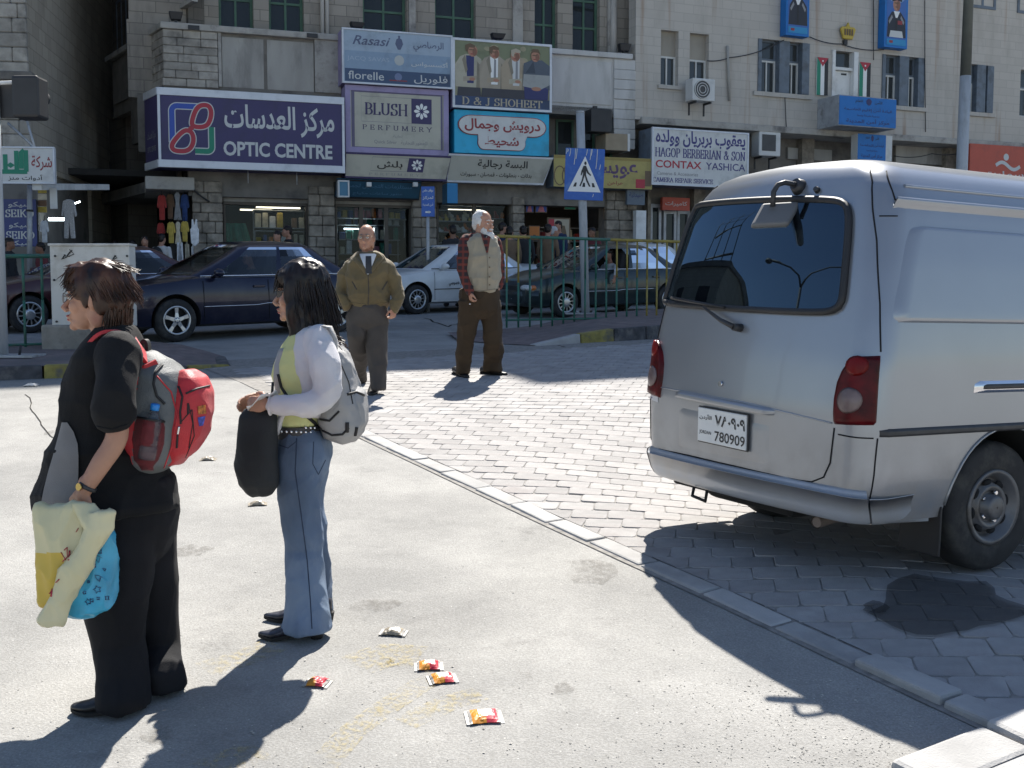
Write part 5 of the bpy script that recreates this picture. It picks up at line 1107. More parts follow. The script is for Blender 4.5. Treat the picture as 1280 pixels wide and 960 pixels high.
bars=[];
for k in range(33):
 s_=.02+.218*k;y_,G=M_ryell,M_rgreen
 bars.append((s_,G,y_,.45)if k in(0,1)else(s_,G,G,.5)if k<10 else(s_,G,y_,.52)if k<13 else(s_,y_,y_,.5))
ra=railing('green and yellow railing on kerbed island before dark green car',A,B,1.36,bars,[(-.15,.45,M_ryell),(.45,2.05,M_rgreen),(2.05,7.2,M_ryell)])
A=Vector((-6.9,13.6,0));B=Vector((-4.92,14.6,0));A.z=g(A.x,A.y)+.1;B.z=g(B.x,B.y)+.1
L_=(B-A).length
railing('green railing with yellow end behind pale utility cabinet',A,B,1.16,[(.05+.215*k,M_rgreen,M_rgreen,.5)for k in range(9)]+[(L_-.02,M_rgreen,M_ryell,.35)],[(0,L_-.9,M_rgreen),(L_-.9,L_,M_ryell)],.022)
c0=P(113,408,13.75);t=thing('utility_cabinet','cream metal utility cabinet on rough concrete plinth','cabinet',c0,None)
x0,x1=P(64,380,13.75).x,P(163,380,13.75).x;z0,z1=c0.z,P(113,307,13.75).z
obj('cabinet_body',MB().box(((x0+x1)/2,13.87,(z0+z1)/2),(x1-x0,.24,z1-z0)),pmat('cream_enamel',(.62,.60,.55),.5,var=.05,dirt=(.42,.39,.33),dscale=2.2),t,bevel=.012)
obj('cabinet_lid',MB().box(((x0+x1)/2,13.87,z1+.012),(x1-x0+.03,.28,.03)),bpy.data.materials['cream_enamel'],t,bevel=.006)
for(xx,yy)in((69,320),(71,402),(68,350),(159,320),(157,400)):p=P(xx,yy,13.745);obj('bolt',MB().cyl(p,p+Vector((0,-.012,0)),.014,n=8),M_black,t)
for(xx,yy,r_)in((87,317,.05),(80,321,.03),(143,322,.03)):p=P(xx,yy,13.742);obj('scrawl',stroke_mb([(r_*math.sin(k*2.1)*(1+.3*math.sin(k)),r_*math.cos(k*1.7))for k in range(7)],.012,p,Vector((1,0,0)),ZU,.001),INK['black'],t,fix=False)
z2=g(-5.3,13.9);x2,x3=P(51,420,13.7).x,P(131,420,13.7).x
obj('plinth',MB().box(((x2+x3)/2,14.0,(z2+c0.z)/2+.02),(x3-x2,.62,c0.z-z2+.0)),pmat('plinth_concrete',(.30,.275,.235),.95,var=.3,scale=6,bump=.9,bscale=22,dirt=(.14,.125,.11),dscale=3),t,bevel=.03)
pb=gpt(5,446,.13);pt_=P(-8,60,pb.y+.05);t=thing('signal_pole','pale grey signal pole with black signal box at left edge','traffic light',pb)
ax_=(pt_-pb).normalized();obj('pole',MB().cyl(pb,pt_+ax_*.2,.05,.045,n=16),M_post,t);obj('base_plate',MB().box(pb+Vector((.1,0,.012)),(.6,.4,.03)),M_steel,t,bevel=.005)
obj('bolt',MB().cyl(pb+Vector((.22,-.1,.02)),pb+Vector((.24,-.1,.14)),.014,n=6),M_black,t)
hc=P(38,123,pb.y);obj('signal_head',MB().box(hc,(.30,.30,.46)),M_black,t,bevel=.03);obj('back_board',MB().box(hc+Vector((-.22,.1,0)),(.34,.03,.40)),M_black,t,bevel=.01)
obj('visor',MB().tube([hc+Vector((-.02,.15,.08)),hc+Vector((-.02,.36,.05))],.10,12,caps=False),M_black,t)
obj('arm',MB().cyl(P(-12,104,pb.y),P(26,103,pb.y),.022,n=8),M_white,t)
pS3=P(535,330,23.5);pg=g(pS3.x,23.5);t=thing('direction_sign','small blue direction sign with arrow on thin post','road sign',(pS3.x,23.5,pg))
obj('post',MB().cyl((pS3.x,23.5,pg),(pS3.x,23.5,P(535,240,23.5).z),.035,n=8),M_steel,t)
c=P(535,252,23.45);w2,h2=8.2/1400*23.45,18.5/1400*23.45;obj('plate',MB().box(c,(w2*2,.03,h2*2)),M_sblue,t,bevel=.005);O=c+Vector((-w2,-.016,-h2))
for s_,cy in(('مواقف خاص',.86),('لمركز',.62),('أمن المدينة',.40)):TX(t,s_,O,Vector((1,0,0)),ZU,2*w2,2*h2,.5,cy,.8,.12,'white',.012,True)
obj('arrow',stroke_mb([(.3*2*w2,.15*2*h2),(.6*2*w2,.15*2*h2)],.035,O,Vector((1,0,0)),ZU,.004),INK['white'],t,fix=False);obj('arrow',poly_mb([(1.1*w2,.2*h2),(1.5*w2,.3*h2),(1.1*w2,.4*h2)],O,Vector((1,0,0)),ZU,.004),INK['white'],t,fix=False)
t=thing('lamp_post','twin armed street lamp out of frame left, mirrored in van window','lamp post',(-8.7,7.7,g(-8.7,7.7)));M_olive_pole=pmat('dark_pole',(.06,.06,.06),.6)
obj('pole',MB().cyl((-8.7,7.7,g(-8.7,7.7)),(-8.65,7.65,5.0),.055,.045,n=10),M_olive_pole,t)
for dy,hz in((1.5,.75),(-1.9,1.15)):
 obj('lamp_arm',MB().tube([Vector((-8.65,7.65+dy*a,5.0+hz*b_))for a,b_ in((0,0),(.12,.45),(.4,.85),(.75,1.0),(1,1.0))],.035,8),M_olive_pole,t);obj('lantern',MB().ell((-8.65,7.65+dy*1.05,4.97+hz),(.09,.16,.07)),M_olive_pole,t)
t=thing('side_street_building','building out of frame left, mirrored in van window','building',(-25,22,1.3));obj('wall',MB().box((-25,23,5.0),(12,13,8)),M_ash3,t);obj('roof',MB().box((-25,23,9.15),(12.5,13.5,.3)),M_conc,t)
for k in range(4):
 for j in range(2):obj('window',MB().box((-18.96,18+3*k,3.6+3.2*j),(.1,1.2,1.6)),M_pane,t);obj('balcony',MB().box((-18.6,18+3*k,2.4+3.2*j),(.9,2.0,.8)),M_rend,t)
m_=MB()
for k in range(4):m_.cyl((-20,17+k*1.1,9.3),(-20,17.4+k*.8,14-k*.8),.05,n=5)
for k in range(4):m_.cyl((-20,17+.1*k,10+k),(-20,20.2-.3*k,9.8+.7*k),.04,n=5)
obj('roof_lattice',m_,M_olive_pole,t)
lp=Vector((P(1201,200,24.5).x,24.5,0));lp.z=g(lp.x,lp.y);t=thing('lamp_post','tall grey lamp post with dark upper part beyond van','lamp post',lp)
z1_=P(1200,95,24.5).z;tp=Vector((lp.x+.09,lp.y,11.5))
q=(z1_-lp.z)/(tp.z-lp.z);mid=lp.lerp(tp,q)
obj('lower_pole',MB().cyl(lp,mid,.125,.115,n=16),M_post,t);obj('upper_pole',MB().cyl(mid+Vector((0,0,.002)),tp,.113,.08,n=16),pmat('olive_pole',(.10,.105,.09),.6,var=.15),t)
for sx in(-1,1):
 obj('lamp_arm',MB().tube([tp-Vector((0,0,.2)),tp+Vector((sx*.5,0,.35)),tp+Vector((sx*1.2,0,.5)),tp+Vector((sx*1.8,0,.5))],.045,8),bpy.data.materials['olive_pole'],t)
 obj('lantern',MB().ell(tp+Vector((sx*2.0,0,.46)),(.34,.14,.09)),bpy.data.materials['olive_pole'],t)
def cable(label,pts,r=.014):
 q=[]
 for a,b in zip(pts[:-1],pts[1:]):
  sag=(b-a).length*.05
  for k in range(7):s_=k/7;q.append(a.lerp(b,s_)-ZU*(sag*4*s_*(1-s_)))
 tag(obj('cable',MB().tube(q+[pts[-1]],r,5),M_black),label,'cable')
fr=lambda x,y,n=.06:FR.pt(*(lambda a:(a[0],n,a[1]))(FR.hit(x,y,n)))
fm=lambda x,y,n=.06:FM.pt(*(lambda a:(a[0],n,a[1]))(FM.hit(x,y,n)))
cable('thin cable drooping from portrait board to small windows',[fr(980,50),fr(912,72),fr(884,76)]);cable('thin cable drooping across crown emblem wall',[fr(1012,46),fr(1052,55),fr(1105,62)])
cable('vertical cable on pale wall between portrait boards',[fr(1092,0),fr(1092,75)]);cable('vertical cable right of the left window pair',[fr(981,118),fr(983,160)]);cable('long vertical cable at seam right of uniform portrait',[fr(1156,0),fr(1157,165)])
cable('cable looping down from pale purple sign to pier',[fm(236,222,.1),fm(243,238,.1),fm(262,252,.1)],.02);cable('cable slung below the ledge right of balcony',[fr(1118,195,.0),fr(1165,192,.0),fr(1205,190,0)])
t=thing('conduit','thin upright conduit on pale wall right of air conditioner','pipe',fr(911,126));obj('pipe',MB().cyl(fr(909,57),fr(912,126),.035,n=8),M_rend,t)
t=thing('down_pipe','white down pipe beside upper right windows','pipe',fm(780,50));obj('pipe',MB().cyl(FM.pt(U(779),NB+.12,ZQ1),FM.pt(U(779),NB+.12,12),.09,n=10),M_rendw,t)
for xx in(405,411):tag(obj('down_pipe',MB().cyl(FM.pt(UM(xx),NB+.1,8.2),FM.pt(UM(xx),NB+.1,13),.05,n=8),M_rendw),['grey down pipe right of second green window, left of its pair','grey down pipe just left of the florelle sign'][xx>408],'pipe')
# the van (local: x forward, y to its left, z up)
from mathutils import Euler
VM=Matrix.Translation((1.09,5.60,0.52))@Euler((R(.7),R(1.2),R(29.2)),'XYZ').to_matrix().to_4x4()
van=thing('parked_van','silver panel van seen from behind on sunlit paving','van',VM.translation,VM.to_3x3())
W[van.name]=VM
def lut(tab,z):
 if z<=tab[0][0]:return tab[0][1]
 for(a,fa),(b,fb)in zip(tab[:-1],tab[1:]):
  if z<=b:
   t=(z-a)/(b-a);return fa+(fb-fa)*t
 return tab[-1][1]
def smooth_tab(tab,n=60):
 zs=np.linspace(tab[0][0],tab[-1][0],n*4);f=np.array([lut(tab,z)for z in zs]);k=np.ones(13)/13
 fp=np.pad(f,6,mode='edge');f2=np.convolve(fp,k,'valid');return list(zip(zs,f2))
WID=smooth_tab([(.27,.80),(.36,.825),(.48,.845),(.70,.852),(1.0,.845),(1.2,.825),(1.45,.785),(1.70,.735),(1.78,.705)])+[(1.82,.68),(1.86,.645),(1.90,.585),(1.93,.50),(1.955,.375),(1.97,.21),(1.975,.02)]
XR=smooth_tab([(.27,.04),(.36,.02),(.55,.015),(.75,.01),(1.0,.035),(1.15,.06),(1.4,.105),(1.7,.17),(1.80,.205)])+[(1.86,.228),(1.90,.258),(1.93,.30),(1.955,.37),(1.97,.50),(1.975,.7)]
XF=smooth_tab([(.27,4.55),(.5,4.65),(.9,4.6),(1.1,4.45),(1.5,4.08),(1.75,3.85)])+[(1.82,3.75),(1.90,3.5),(1.95,3.2),(1.975,2.9)]
def B(s,z):
 """point of the body skin: s = arc length from the middle of the rear, + towards the van's right side"""
 w_,x0=lut(WID,z),lut(XR,z);r=min(.15,w_*.7);f=w_-r;a=abs(s);sg=-1 if s>0 else 1
 bul=.035
 if a<=f:return Vector((x0+bul*(a/max(f,.01))**2,sg*a,z))
 q=(a-f)/r
 if q<math.pi/2:return Vector((x0+bul+r*(1-math.cos(q)),sg*(f+r*math.sin(q)),z))
 return Vector((x0+bul+r+(a-f-r*math.pi/2),sg*w_,z))
def BN_(s,z,e=.004):
 n=(B(s+e,z)-B(s-e,z)).cross(B(s,z+e)-B(s,z-e));return n.normalized()if n.length>1e-9 else ZU
def BO(s,z,d):
 n=BN_(s,z)
 if n.dot(B(s,z)-Vector((2,0,1)))<0:n=-n
 return B(s,z)+n*d
_ss=np.linspace(-1.15,2.6,320);_zz=np.linspace(.28,1.9,170);_G=np.zeros((len(_ss),len(_zz),2))
for i,s_ in enumerate(_ss):
 for j,z_ in enumerate(_zz):_G[i,j]=proj(VM@B(s_,z_))
def px2(x,y):
 d=(_G[...,0]-x)**2+(_G[...,1]-y)**2;d[_ss<-.86]+=400
 i,j=np.unravel_index(np.argmin(d),d.shape);s_,z_=_ss[i],_zz[j];st=.006
 for _ in range(24):
  c=min(((proj(VM@B(s_+a*st,z_+b*st)),s_+a*st,z_+b*st)for a in(-1,0,1)for b in(-1,0,1)),key=lambda q:(q[0][0]-x)**2+(q[0][1]-y)**2)
  if(c[1],c[2])==(s_,z_):st*=.5
  s_,z_=c[1],c[2]
 return s_,z_
def respl(pts,n):
 A=np.array(pts,float);t=np.r_[0,np.cumsum(np.hypot(*np.diff(A,axis=0).T)+1e-9)];q=np.linspace(0,t[-1],n);return np.c_[np.interp(q,t,A[:,0]),np.interp(q,t,A[:,1])]
def chaikin(pts,k=2,closed=True):
 for _ in range(k):
  q=[];n=len(pts)
  for i in range(n if closed else n-1):
   a,b=Vector(pts[i]),Vector(pts[(i+1)%n]);q+=[tuple(a*.75+b*.25),tuple(a*.25+b*.75)]
  pts=q if closed else[pts[0]]+q+[pts[-1]]
 return pts
def patch(L_,R_,nr,nc,d,edge=0.0,dedge=None,sz=False):
 """strip-built patch between a left and a right edge (photo px, bottom to top); edge rows drop to dedge"""
 f=(lambda p:p)if sz else(lambda p:px2(*p))
 l=respl([f(p)for p in L_],nr);r=respl([f(p)for p in R_],nr)
 rows=[]
 for j in range(nr):
  row=[]
  for i in range(nc):
   t=i/(nc-1);p=l[j]*(1-t)+r[j]*t
   de=d if dedge is None else(dedge if(i in(0,nc-1)or j in(0,nr-1))else d)
   row.append(BO(p[0],p[1],de))
  rows.append(row)
 return MB().loft(rows,0,True,False,closed=False)
def line(pts,rad,d,sz=False,closed=False,n=40,flat_=None):
 q=[p if sz else px2(*p)for p in pts]
 if closed:q=q+[q[0]]
 q=respl(q,n);return MB().tube([BO(a,b,d)for a,b in q],rad,6,flat=flat_)
V_paint=pmat('silver_paint',(.31,.325,.35),.30,metal=.55,var=.025,scale=2.5,coat=.55,dirt=(.30,.315,.335),dscale=1.1,bump=.012,bscale=2.2)
vp_n=V_paint.node_tree;vp_N=vp_n.nodes;vp_b=vp_N['Principled BSDF'];vp_src=vp_b.inputs['Base Color'].links[0].from_socket
vp_tc=vp_N.new('ShaderNodeTexCoord');vp_sp=vp_N.new('ShaderNodeSeparateXYZ');vp_n.links.new(vp_tc.outputs['Object'],vp_sp.inputs[0]);vp_mr=vp_N.new('ShaderNodeMapRange');vp_mr.inputs[1].default_value=.80;vp_mr.inputs[2].default_value=.28;vp_n.links.new(vp_sp.outputs[2],vp_mr.inputs[0])
vp_nz=vp_N.new('ShaderNodeTexNoise');vp_nz.inputs['Scale'].default_value=5;vp_nz.inputs['Detail'].default_value=9;vp_nz.inputs['Roughness'].default_value=.7;vp_n.links.new(vp_tc.outputs['Object'],vp_nz.inputs['Vector']);vp_r2=vp_N.new('ShaderNodeMapRange');vp_r2.inputs[1].default_value=.35;vp_r2.inputs[2].default_value=.75;vp_n.links.new(vp_nz.outputs['Fac'],vp_r2.inputs[0])
vp_mu=vp_N.new('ShaderNodeMath');vp_mu.operation='MULTIPLY';vp_n.links.new(vp_mr.outputs[0],vp_mu.inputs[0]);vp_n.links.new(vp_r2.outputs[0],vp_mu.inputs[1]);vp_mx=vp_N.new('ShaderNodeMixRGB');vp_mx.inputs[2].default_value=(.27,.25,.225,1);vp_n.links.new(vp_mu.outputs[0],vp_mx.inputs[0]);vp_n.links.new(vp_src,vp_mx.inputs[1]);vp_n.links.new(vp_mx.outputs[0],vp_b.inputs['Base Color'])
vp_ro=vp_N.new('ShaderNodeMath');vp_ro.operation='MULTIPLY_ADD';vp_ro.inputs[1].default_value=.4;vp_ro.inputs[2].default_value=.29;vp_n.links.new(vp_mu.outputs[0],vp_ro.inputs[0]);vp_n.links.new(vp_ro.outputs[0],vp_b.inputs['Roughness']);vp_co=vp_N.new('ShaderNodeMath');vp_co.operation='MULTIPLY_ADD';vp_co.inputs[1].default_value=-.5;vp_co.inputs[2].default_value=.5;vp_n.links.new(vp_mu.outputs[0],vp_co.inputs[0]);vp_n.links.new(vp_co.outputs[0],vp_b.inputs['Coat Weight'])
V_glass=glassmat('van_glass',(.04,.045,.05),.0,.12,(.004,.005,.007),1.9)
for n_ in V_glass.node_tree.nodes:
 if n_.type=='BSDF_GLOSSY':n_.inputs['Color'].default_value=(.55,.78,1,1)
V_rub=pmat('black_rubber',(.018,.018,.02),.55,var=.2)
V_trim=pmat('black_trim',(.03,.03,.032),.5,var=.25,scale=20)
V_gap=pmat('panel_gap',(.006,.006,.007),.9)
V_red=pmat('tail_lens_red',(.075,.0015,.003),.32,coat=.0,spec=.22,var=.6,scale=14)
V_lens=pmat('tail_lens_clear',(.15,.105,.10),.25,coat=.1,var=.2,scale=20)
V_chr=pmat('chrome',(.7,.7,.72),.15,metal=1.0,var=.05)
V_under=pmat('underbody',(.012,.012,.012),.9)
V_tyre=pmat('tyre_rubber',(.022,.022,.023),.8,var=.3,scale=14,dirt=(.06,.057,.05),dscale=6)
V_rim=pmat('steel_rim',(.15,.15,.155),.5,metal=.6,var=.2,dirt=(.10,.09,.08),dscale=6)
V_bump=pmat('bumper_paint',(.40,.42,.45),.36,metal=.25,var=.06,scale=4,coat=.3,dirt=(.40,.40,.40),dscale=3)
levels=list(np.linspace(.27,1.78,34))+[1.80,1.82,1.84,1.86,1.88,1.90,1.915,1.93,1.9425,1.955,1.9625,1.97,1.975]
rings=[]
for z_ in levels:
 w_=lut(WID,z_);xr_=lut(XR,z_);xf_=lut(XF,z_);r=min(.15,w_*.7);f=w_-r
 smax=f+r*math.pi/2+(xf_-.25-(xr_+.035+r))
 ss=[-f+2*f*k/12 for k in range(13)]
 ss=[-(f+r*math.pi/2)+r*math.pi/2*k/8 for k in range(8)]+ss+[f+r*math.pi/2*(k+1)/8 for k in range(8)]
 side=[(f+r*math.pi/2)+(smax-f-r*math.pi/2)*k/16 for k in range(1,17)]
 ring=[B(-q,z_)for q in side[::-1]]+[B(q,z_)for q in ss]+[B(q,z_)for q in side]
 ring+=[Vector((xf_-.06,-w_*.9,z_)),Vector((xf_,-w_*.6,z_)),Vector((xf_+.04,0,z_)),Vector((xf_,w_*.6,z_)),Vector((xf_-.06,w_*.9,z_))]
 rings.append(ring)
WX,WZ,WR,FX_=.985,.285,.315,3.42
def boolean(o,cutters):
 for c in cutters:
  md=o.modifiers.new('cut','BOOLEAN');md.operation='DIFFERENCE';md.solver='EXACT';md.object=c
 bpy.context.view_layer.update();dg=bpy.context.evaluated_depsgraph_get();me=bpy.data.meshes.new_from_object(o.evaluated_get(dg))
 for md in list(o.modifiers):o.modifiers.remove(md)
 old=o.data;o.data=me;bpy.data.meshes.remove(old)
 for c in cutters:d_=c.data;bpy.data.objects.remove(c);bpy.data.meshes.remove(d_)
body=obj('body',MB().loft(rings),[V_paint,V_under],van,local=True)
cuts=[]
for wx in(WX,FX_):
 for sy in(-1,1):cuts.append(obj('cutter',MB().cyl((wx,sy*.52,WZ+.015),(wx,sy*1.2,WZ+.015),.385,n=48,m=1),[V_paint,V_under],van,local=True))
boolean(body,cuts)
body.data.polygons.foreach_set('use_smooth',[True]*len(body.data.polygons));body.data.set_sharp_from_angle(angle=R(38))
for wx in(WX,FX_):
 for sy in(-1,1):
  a=[R(q)for q in range(-8,189,8)]
  obj('arch_lip',MB().tube([(wx+.385*math.cos(q),sy*(lut(WID,WZ+.015+.385*math.sin(q))+.002),WZ+.015+.385*math.sin(q))for q in a if WZ+.015+.385*math.sin(q)>.28],.007,8),V_paint,body,local=True)
GL=[(846,381),(834,377),(828,372),(827,364),(833,344),(845,308),(856,274),(862,263),(872,257)]
GR=[(1025,391),(1044,389),(1053,381),(1056,366),(1060,320),(1063,280),(1062,262),(1056,254),(1042,251)]
OUT=[px2(*p)for p in GL]+[px2(*p)for p in[(900,254),(950,251),(1000,250)]]+[px2(*p)for p in GR[::-1]]+[px2(*p)for p in[(970,389),(900,385)]]
OUTs=chaikin(OUT,2)
rg=obj('rear_glass',patch(GL,GR,26,26,.010),V_glass,van,local=True)
obj('glass_backing',patch(GL,GR,14,14,.003),V_rub,rg,local=True)
obj('seal',line(OUTs,.018,.010,sz=True,closed=True,n=110),V_rub,rg,local=True)
inner=[(s_*.985+.0015,1.455+(z_-1.455)*.965)for s_,z_ in OUTs]
for pts in([(893,226),(876,240),(860,268),(840,320),(820,380),(812,420)],[(1088,208),(1091,225),(1096,300),(1100,380),(1101,440)],[(809,497),(808,530),(810,547),(820,557),(860,569),(920,583),(980,597),(1012,603),(1028,599),(1037,585),(1040,560),(1043,535)]):
 obj('panel_gap',line(pts,.0038,.0012,n=26),V_gap,body,local=True)
obj('panel_gap',line([(1085,652),(1087,625),(1092,600),(1094,575),(1097,548)],.0035,.0012,n=8),V_gap,body,local=True)
obj('crease',line([(812,481),(860,490),(930,503),(990,517),(1040,529)],.010,-.004,n=40,flat_=.5),V_paint,body,local=True)
obj('crease',line([(1048,543),(1070,547),(1092,548)],.0035,.001,n=6),V_gap,body,local=True)
obj('panel_gap',line([(1108,214),(1113,232),(1119,250)],.0038,.0012,n=6),V_gap,body,local=True)
obj('panel_gap',line([(1099,270),(1122,270)],.003,.001,n=5),V_gap,body,local=True)
s0_,z0_=px2(1119,252);obj('drip_rail',MB().loft([[BO(s_,zz_,dd)for zz_,dd in((z0_+.012,.0),(z0_+.01,.028),(z0_-.004,.03),(z0_-.014,.012),(z0_-.03,.0))]for s_ in np.linspace(s0_,4.2,60)],closed=False,caps=False),V_paint,van,local=True)
obj('roof_rib',line([(s0_+.02,z0_+.075),(4.0,z0_+.075)],.010,.0,sz=True,n=60),V_paint,body,local=True)
sA,zA=px2(1134,281);sB,zB_=px2(1150,404)
for a_,b_ in((sA,2.35),(2.45,3.2)):
 PL=[(a_+.05,zB_),(a_+.012,zB_+.02),(a_+(.0),zB_+.06),(a_+.0,zA-.06),(a_+.012,zA-.02),(a_+.05,zA)];PR=[(b_-.05,zB_),(b_-.012,zB_+.02),(b_,zB_+.06),(b_,zA-.06),(b_-.012,zA-.02),(b_-.05,zA)]
 obj('side_pressing',patch(PL,PR,22,30,.014,dedge=-.004,sz=True),V_paint,body,local=True)
s1_,z1_a=px2(1097,536);_,z1_b=px2(1097,547)
obj('side_moulding',patch([(s1_,z1_b),(s1_,z1_a)],[(4.1,z1_b),(4.1,z1_a)],6,60,.016,dedge=-.002,sz=True),V_trim,van,local=True)
s2_,z2_=px2(1217,484)
hd_=obj('side_trim',patch([(s2_,z2_-.03),(s2_,z2_+.03)],[(s2_+.75,z2_-.03),(s2_+.75,z2_+.03)],5,20,.012,dedge=-.002,sz=True),V_chr,van,local=True)
obj('trim_insert',patch([(s2_+.04,z2_-.015),(s2_+.04,z2_+.018)],[(s2_+.74,z2_-.015),(s2_+.74,z2_+.018)],4,20,.018,dedge=.008,sz=True),V_trim,hd_,local=True)
def tail(Lp,Rp,mir,label):
 L2,R2=([px2(*p)for p in Lp],[px2(*p)for p in Rp])
 if mir:L2,R2=[(-a,b)for a,b in L2],[(-a,b)for a,b in R2]
 t_=obj('tail_light',patch(L2,R2,22,16,.022,dedge=-.004,sz=True),V_red,van,local=True)
 if label:t_['label']=label
 q=[px2(*p)for p in((1052,505),(1052,492),(1057,487),(1070,487),(1077,494),(1077,508),(1071,517),(1058,516))]
 if mir:q=[(-a,b)for a,b in q]
 cs,cz=np.mean([a for a,_ in q]),np.mean([b for _,b in q]);rr=.058
 obj('reversing_lens',MB().loft([[BO(cs+rr*k*math.cos(6.2832*i/20),cz+rr*k*math.sin(6.2832*i/20),.024+.008*(1-k*k))for i in range(20)]for k in(1.0,.8,.5,.2)]),V_lens,t_,local=True)
 obj('indicator_lens',MB().loft([[BO(cs-.0+(-1 if mir else 1)*.015+.05*k*math.cos(6.2832*i/16),cz+.155+.045*k*math.sin(6.2832*i/16),.023+.005*(1-k*k))for i in range(16)]for k in(1.0,.7,.3)]),pmat('tail_lens_bright',(.16,.006,.006),.3,spec=.2,var=.3),t_,local=True)
 return t_
TLl=[(1043,531),(1042,515),(1043,498),(1047,478),(1054,462),(1064,451),(1078,445)];TLr=[(1096,532),(1097,515),(1098,498),(1099,480),(1100,465),(1101,452),(1101,444)]
tail(TLl,TLr,False,'right tail light');tail(TLl,TLr,True,'left tail light')
sR,_=px2(1086,640);zb_t=px2(930,586)[1];zb_b=.285
prof=[(zb_b-.035,-.05),(zb_b-.022,.0),(zb_b-.004,.014),(zb_b+.03,.023),(zb_b+.11,.030),(zb_t-.030,.030),(zb_t-.008,.025),(zb_t,.008),(zb_t+.004,-.01)]
bp_=obj('bumper',MB().loft([[BO(s_,max(.272,zz_)if zz_>.272 else .272,dd)-ZU*max(0,.272-zz_)for zz_,dd in prof]for s_ in np.linspace(-1.35,sR-.004,70)],closed=False,caps=False),V_bump,van,local=True)
obj('bumper_corner',MB().loft([[BO(s_,max(.272,zz_),dd*(1-t_)-.012*t_)-ZU*max(0,.272-zz_)for zz_,dd in prof[:6]]for t_,s_ in((k/9,sR+.004+(.52-(sR-1.0)*.0)*k/9*.72)for k in range(10))],closed=False,caps=False),V_bump,body,local=True)
for x in(808,):a=px2(x,575);obj('panel_gap',MB().tube([BO(a[0],zz_,dd+.001)for zz_,dd in prof[1:8]],.0035,6),V_gap,bp_,local=True)
def on_body(x,y,d=.0):s_,z_=px2(x,y);return VM@BO(s_,z_,d)
obj('plate_recess',patch([(845,560),(846,505)],[(965,585),(966,530)],8,14,.004,dedge=-.003),V_paint,body,local=True)
obj('handle_bar',patch([(846,497),(848,487)],[(968,521),(970,511)],6,24,.036,dedge=-.004),V_paint,van,local=True)
c1,c2,c3,c4=[on_body(*p,.012)for p in((882,510),(941,520),(934,562),(873,548))]
Up=((c2-c1)+(c3-c4)).normalized();Vp=((c1-c4)+(c2-c3));Vp=(Vp-Up*Vp.dot(Up)).normalized();Np=Up.cross(Vp);cc=(c1+c2+c3+c4)/4+Np*.010
hw,hh_=((c2-c1).length+(c3-c4).length)/4,((c1-c4).length+(c2-c3).length)/4
pl=obj('number_plate',MB().box(cc,(hw*2,.012,hh_*2),0,(Up,-Np,Vp)),pmat('plate_white',(.66,.67,.66),.4,var=.03),van,bevel=.004)
obj('plate_frame',MB().box(cc-Np*.007,(hw*2+.014,.008,hh_*2+.014),0,(Up,-Np,Vp)),V_trim,pl,bevel=.003)
O=cc+Np*.0065-Up*hw-Vp*hh_
def PT(s,cx,cy,w_,h_,bold=.02,ar=False):obj('lettering',text_mb(s,O+Up*(cx*hw*2)+Vp*(cy*hh_*2),Up,Vp,w_*hw*2,h_*hh_*2,bold,ar,.001),INK['black'],pl,fix=False)
PT('٧٨٠٩٠٩',.68,.70,.62,.33,.03);PT('780909',.68,.24,.62,.30,.012);PT('JORDAN',.17,.28,.25,.13,.01);PT('الأردن',.17,.74,.26,.17,.02,True)
a=on_body(902,480,.0);nB=(VM.to_3x3()@BN_(*px2(902,480))).normalized();nB=nB if nB.y<0 else-nB
obj('lock',MB().cyl(a,a+nB*.014,.014,n=16),V_chr,van)
st_=obj('sticker',patch([(807,498),(807,490)],[(823,503),(823,494)],3,3,.002),pmat('sticker_white',(.6,.6,.62),.5),van,local=True)
sc=on_body(815,496.5,.003);obj('lettering',text_mb('السياحي',sc,Up,Vp,.055,.02,.03,True,.001),INK['navy'],st_,fix=False)
a=on_body(926,410,.0);nW=nB;b=on_body(888,386,.05);c0_,c1_=on_body(846,374,.035),on_body(912,386,.035)
wp=obj('wiper',MB().cyl(a,a+nW*.05,.022,.018,n=14).tube([a+nW*.045,a.lerp(b,.3)+nW*.055,b],[.015,.012,.007],8),V_trim,van)
obj('wiper_blade',MB().tube([c0_,c0_.lerp(c1_,.5)+nW*.008,c1_],.009,6),V_rub,wp)
m0=on_body(999,234,.0);nM=(VM.to_3x3()@BN_(*px2(999,234))).normalized();nM=nM if nM.y<0 else-nM
mir=obj('mirror_arm',MB().cyl(m0-nM*.01,m0+nM*.035,.045,.03,n=16).tube([m0+nM*.03,P(991,230,m0.y-.025),P(981,228,m0.y-.035),P(972,231,m0.y-.05),P(967,240,m0.y-.055),P(966,258,m0.y-.06)],.013,10),V_trim,van)
fz=m0.y-.06
q=[P(x,y,fz+dy)for x,y,dy in((953,253,.04),(1003,250,.02),(986,279,-.05),(938,281,-.04))]
nq=(q[1]-q[0]).cross(q[3]-q[0]).normalized();nq=nq if nq.z>0 else-nq
obj('mirror_housing',MB().prism(q,nq*-.035),pmat('grey_plastic',(.13,.132,.135),.55,var=.1),mir,bevel=.014,seg=3)
obj('mirror_glass',MB().prism([p.lerp(sum(q,Vector())/4,.12)-nq*.036 for p in q],nq*-.004),V_chr,mir)
nz_=on_body(1022,238,0);obj('washer_nozzle',MB().cyl(nz_,nz_+nM*.02,.017,.012,n=12),V_trim,van)
LB=lambda c,d,m,name,**k:obj(name,MB().box(c,d),m,van,local=True,**k)
LB((2.3,0,.285),(4.3,1.45,.03),V_under,'floor_pan');LB((WX,0,.30),(.12,1.3,.10),V_under,'axle');LB((.45,.1,.25),(.5,.7,.14),V_under,'spare_wheel',bevel=.05)
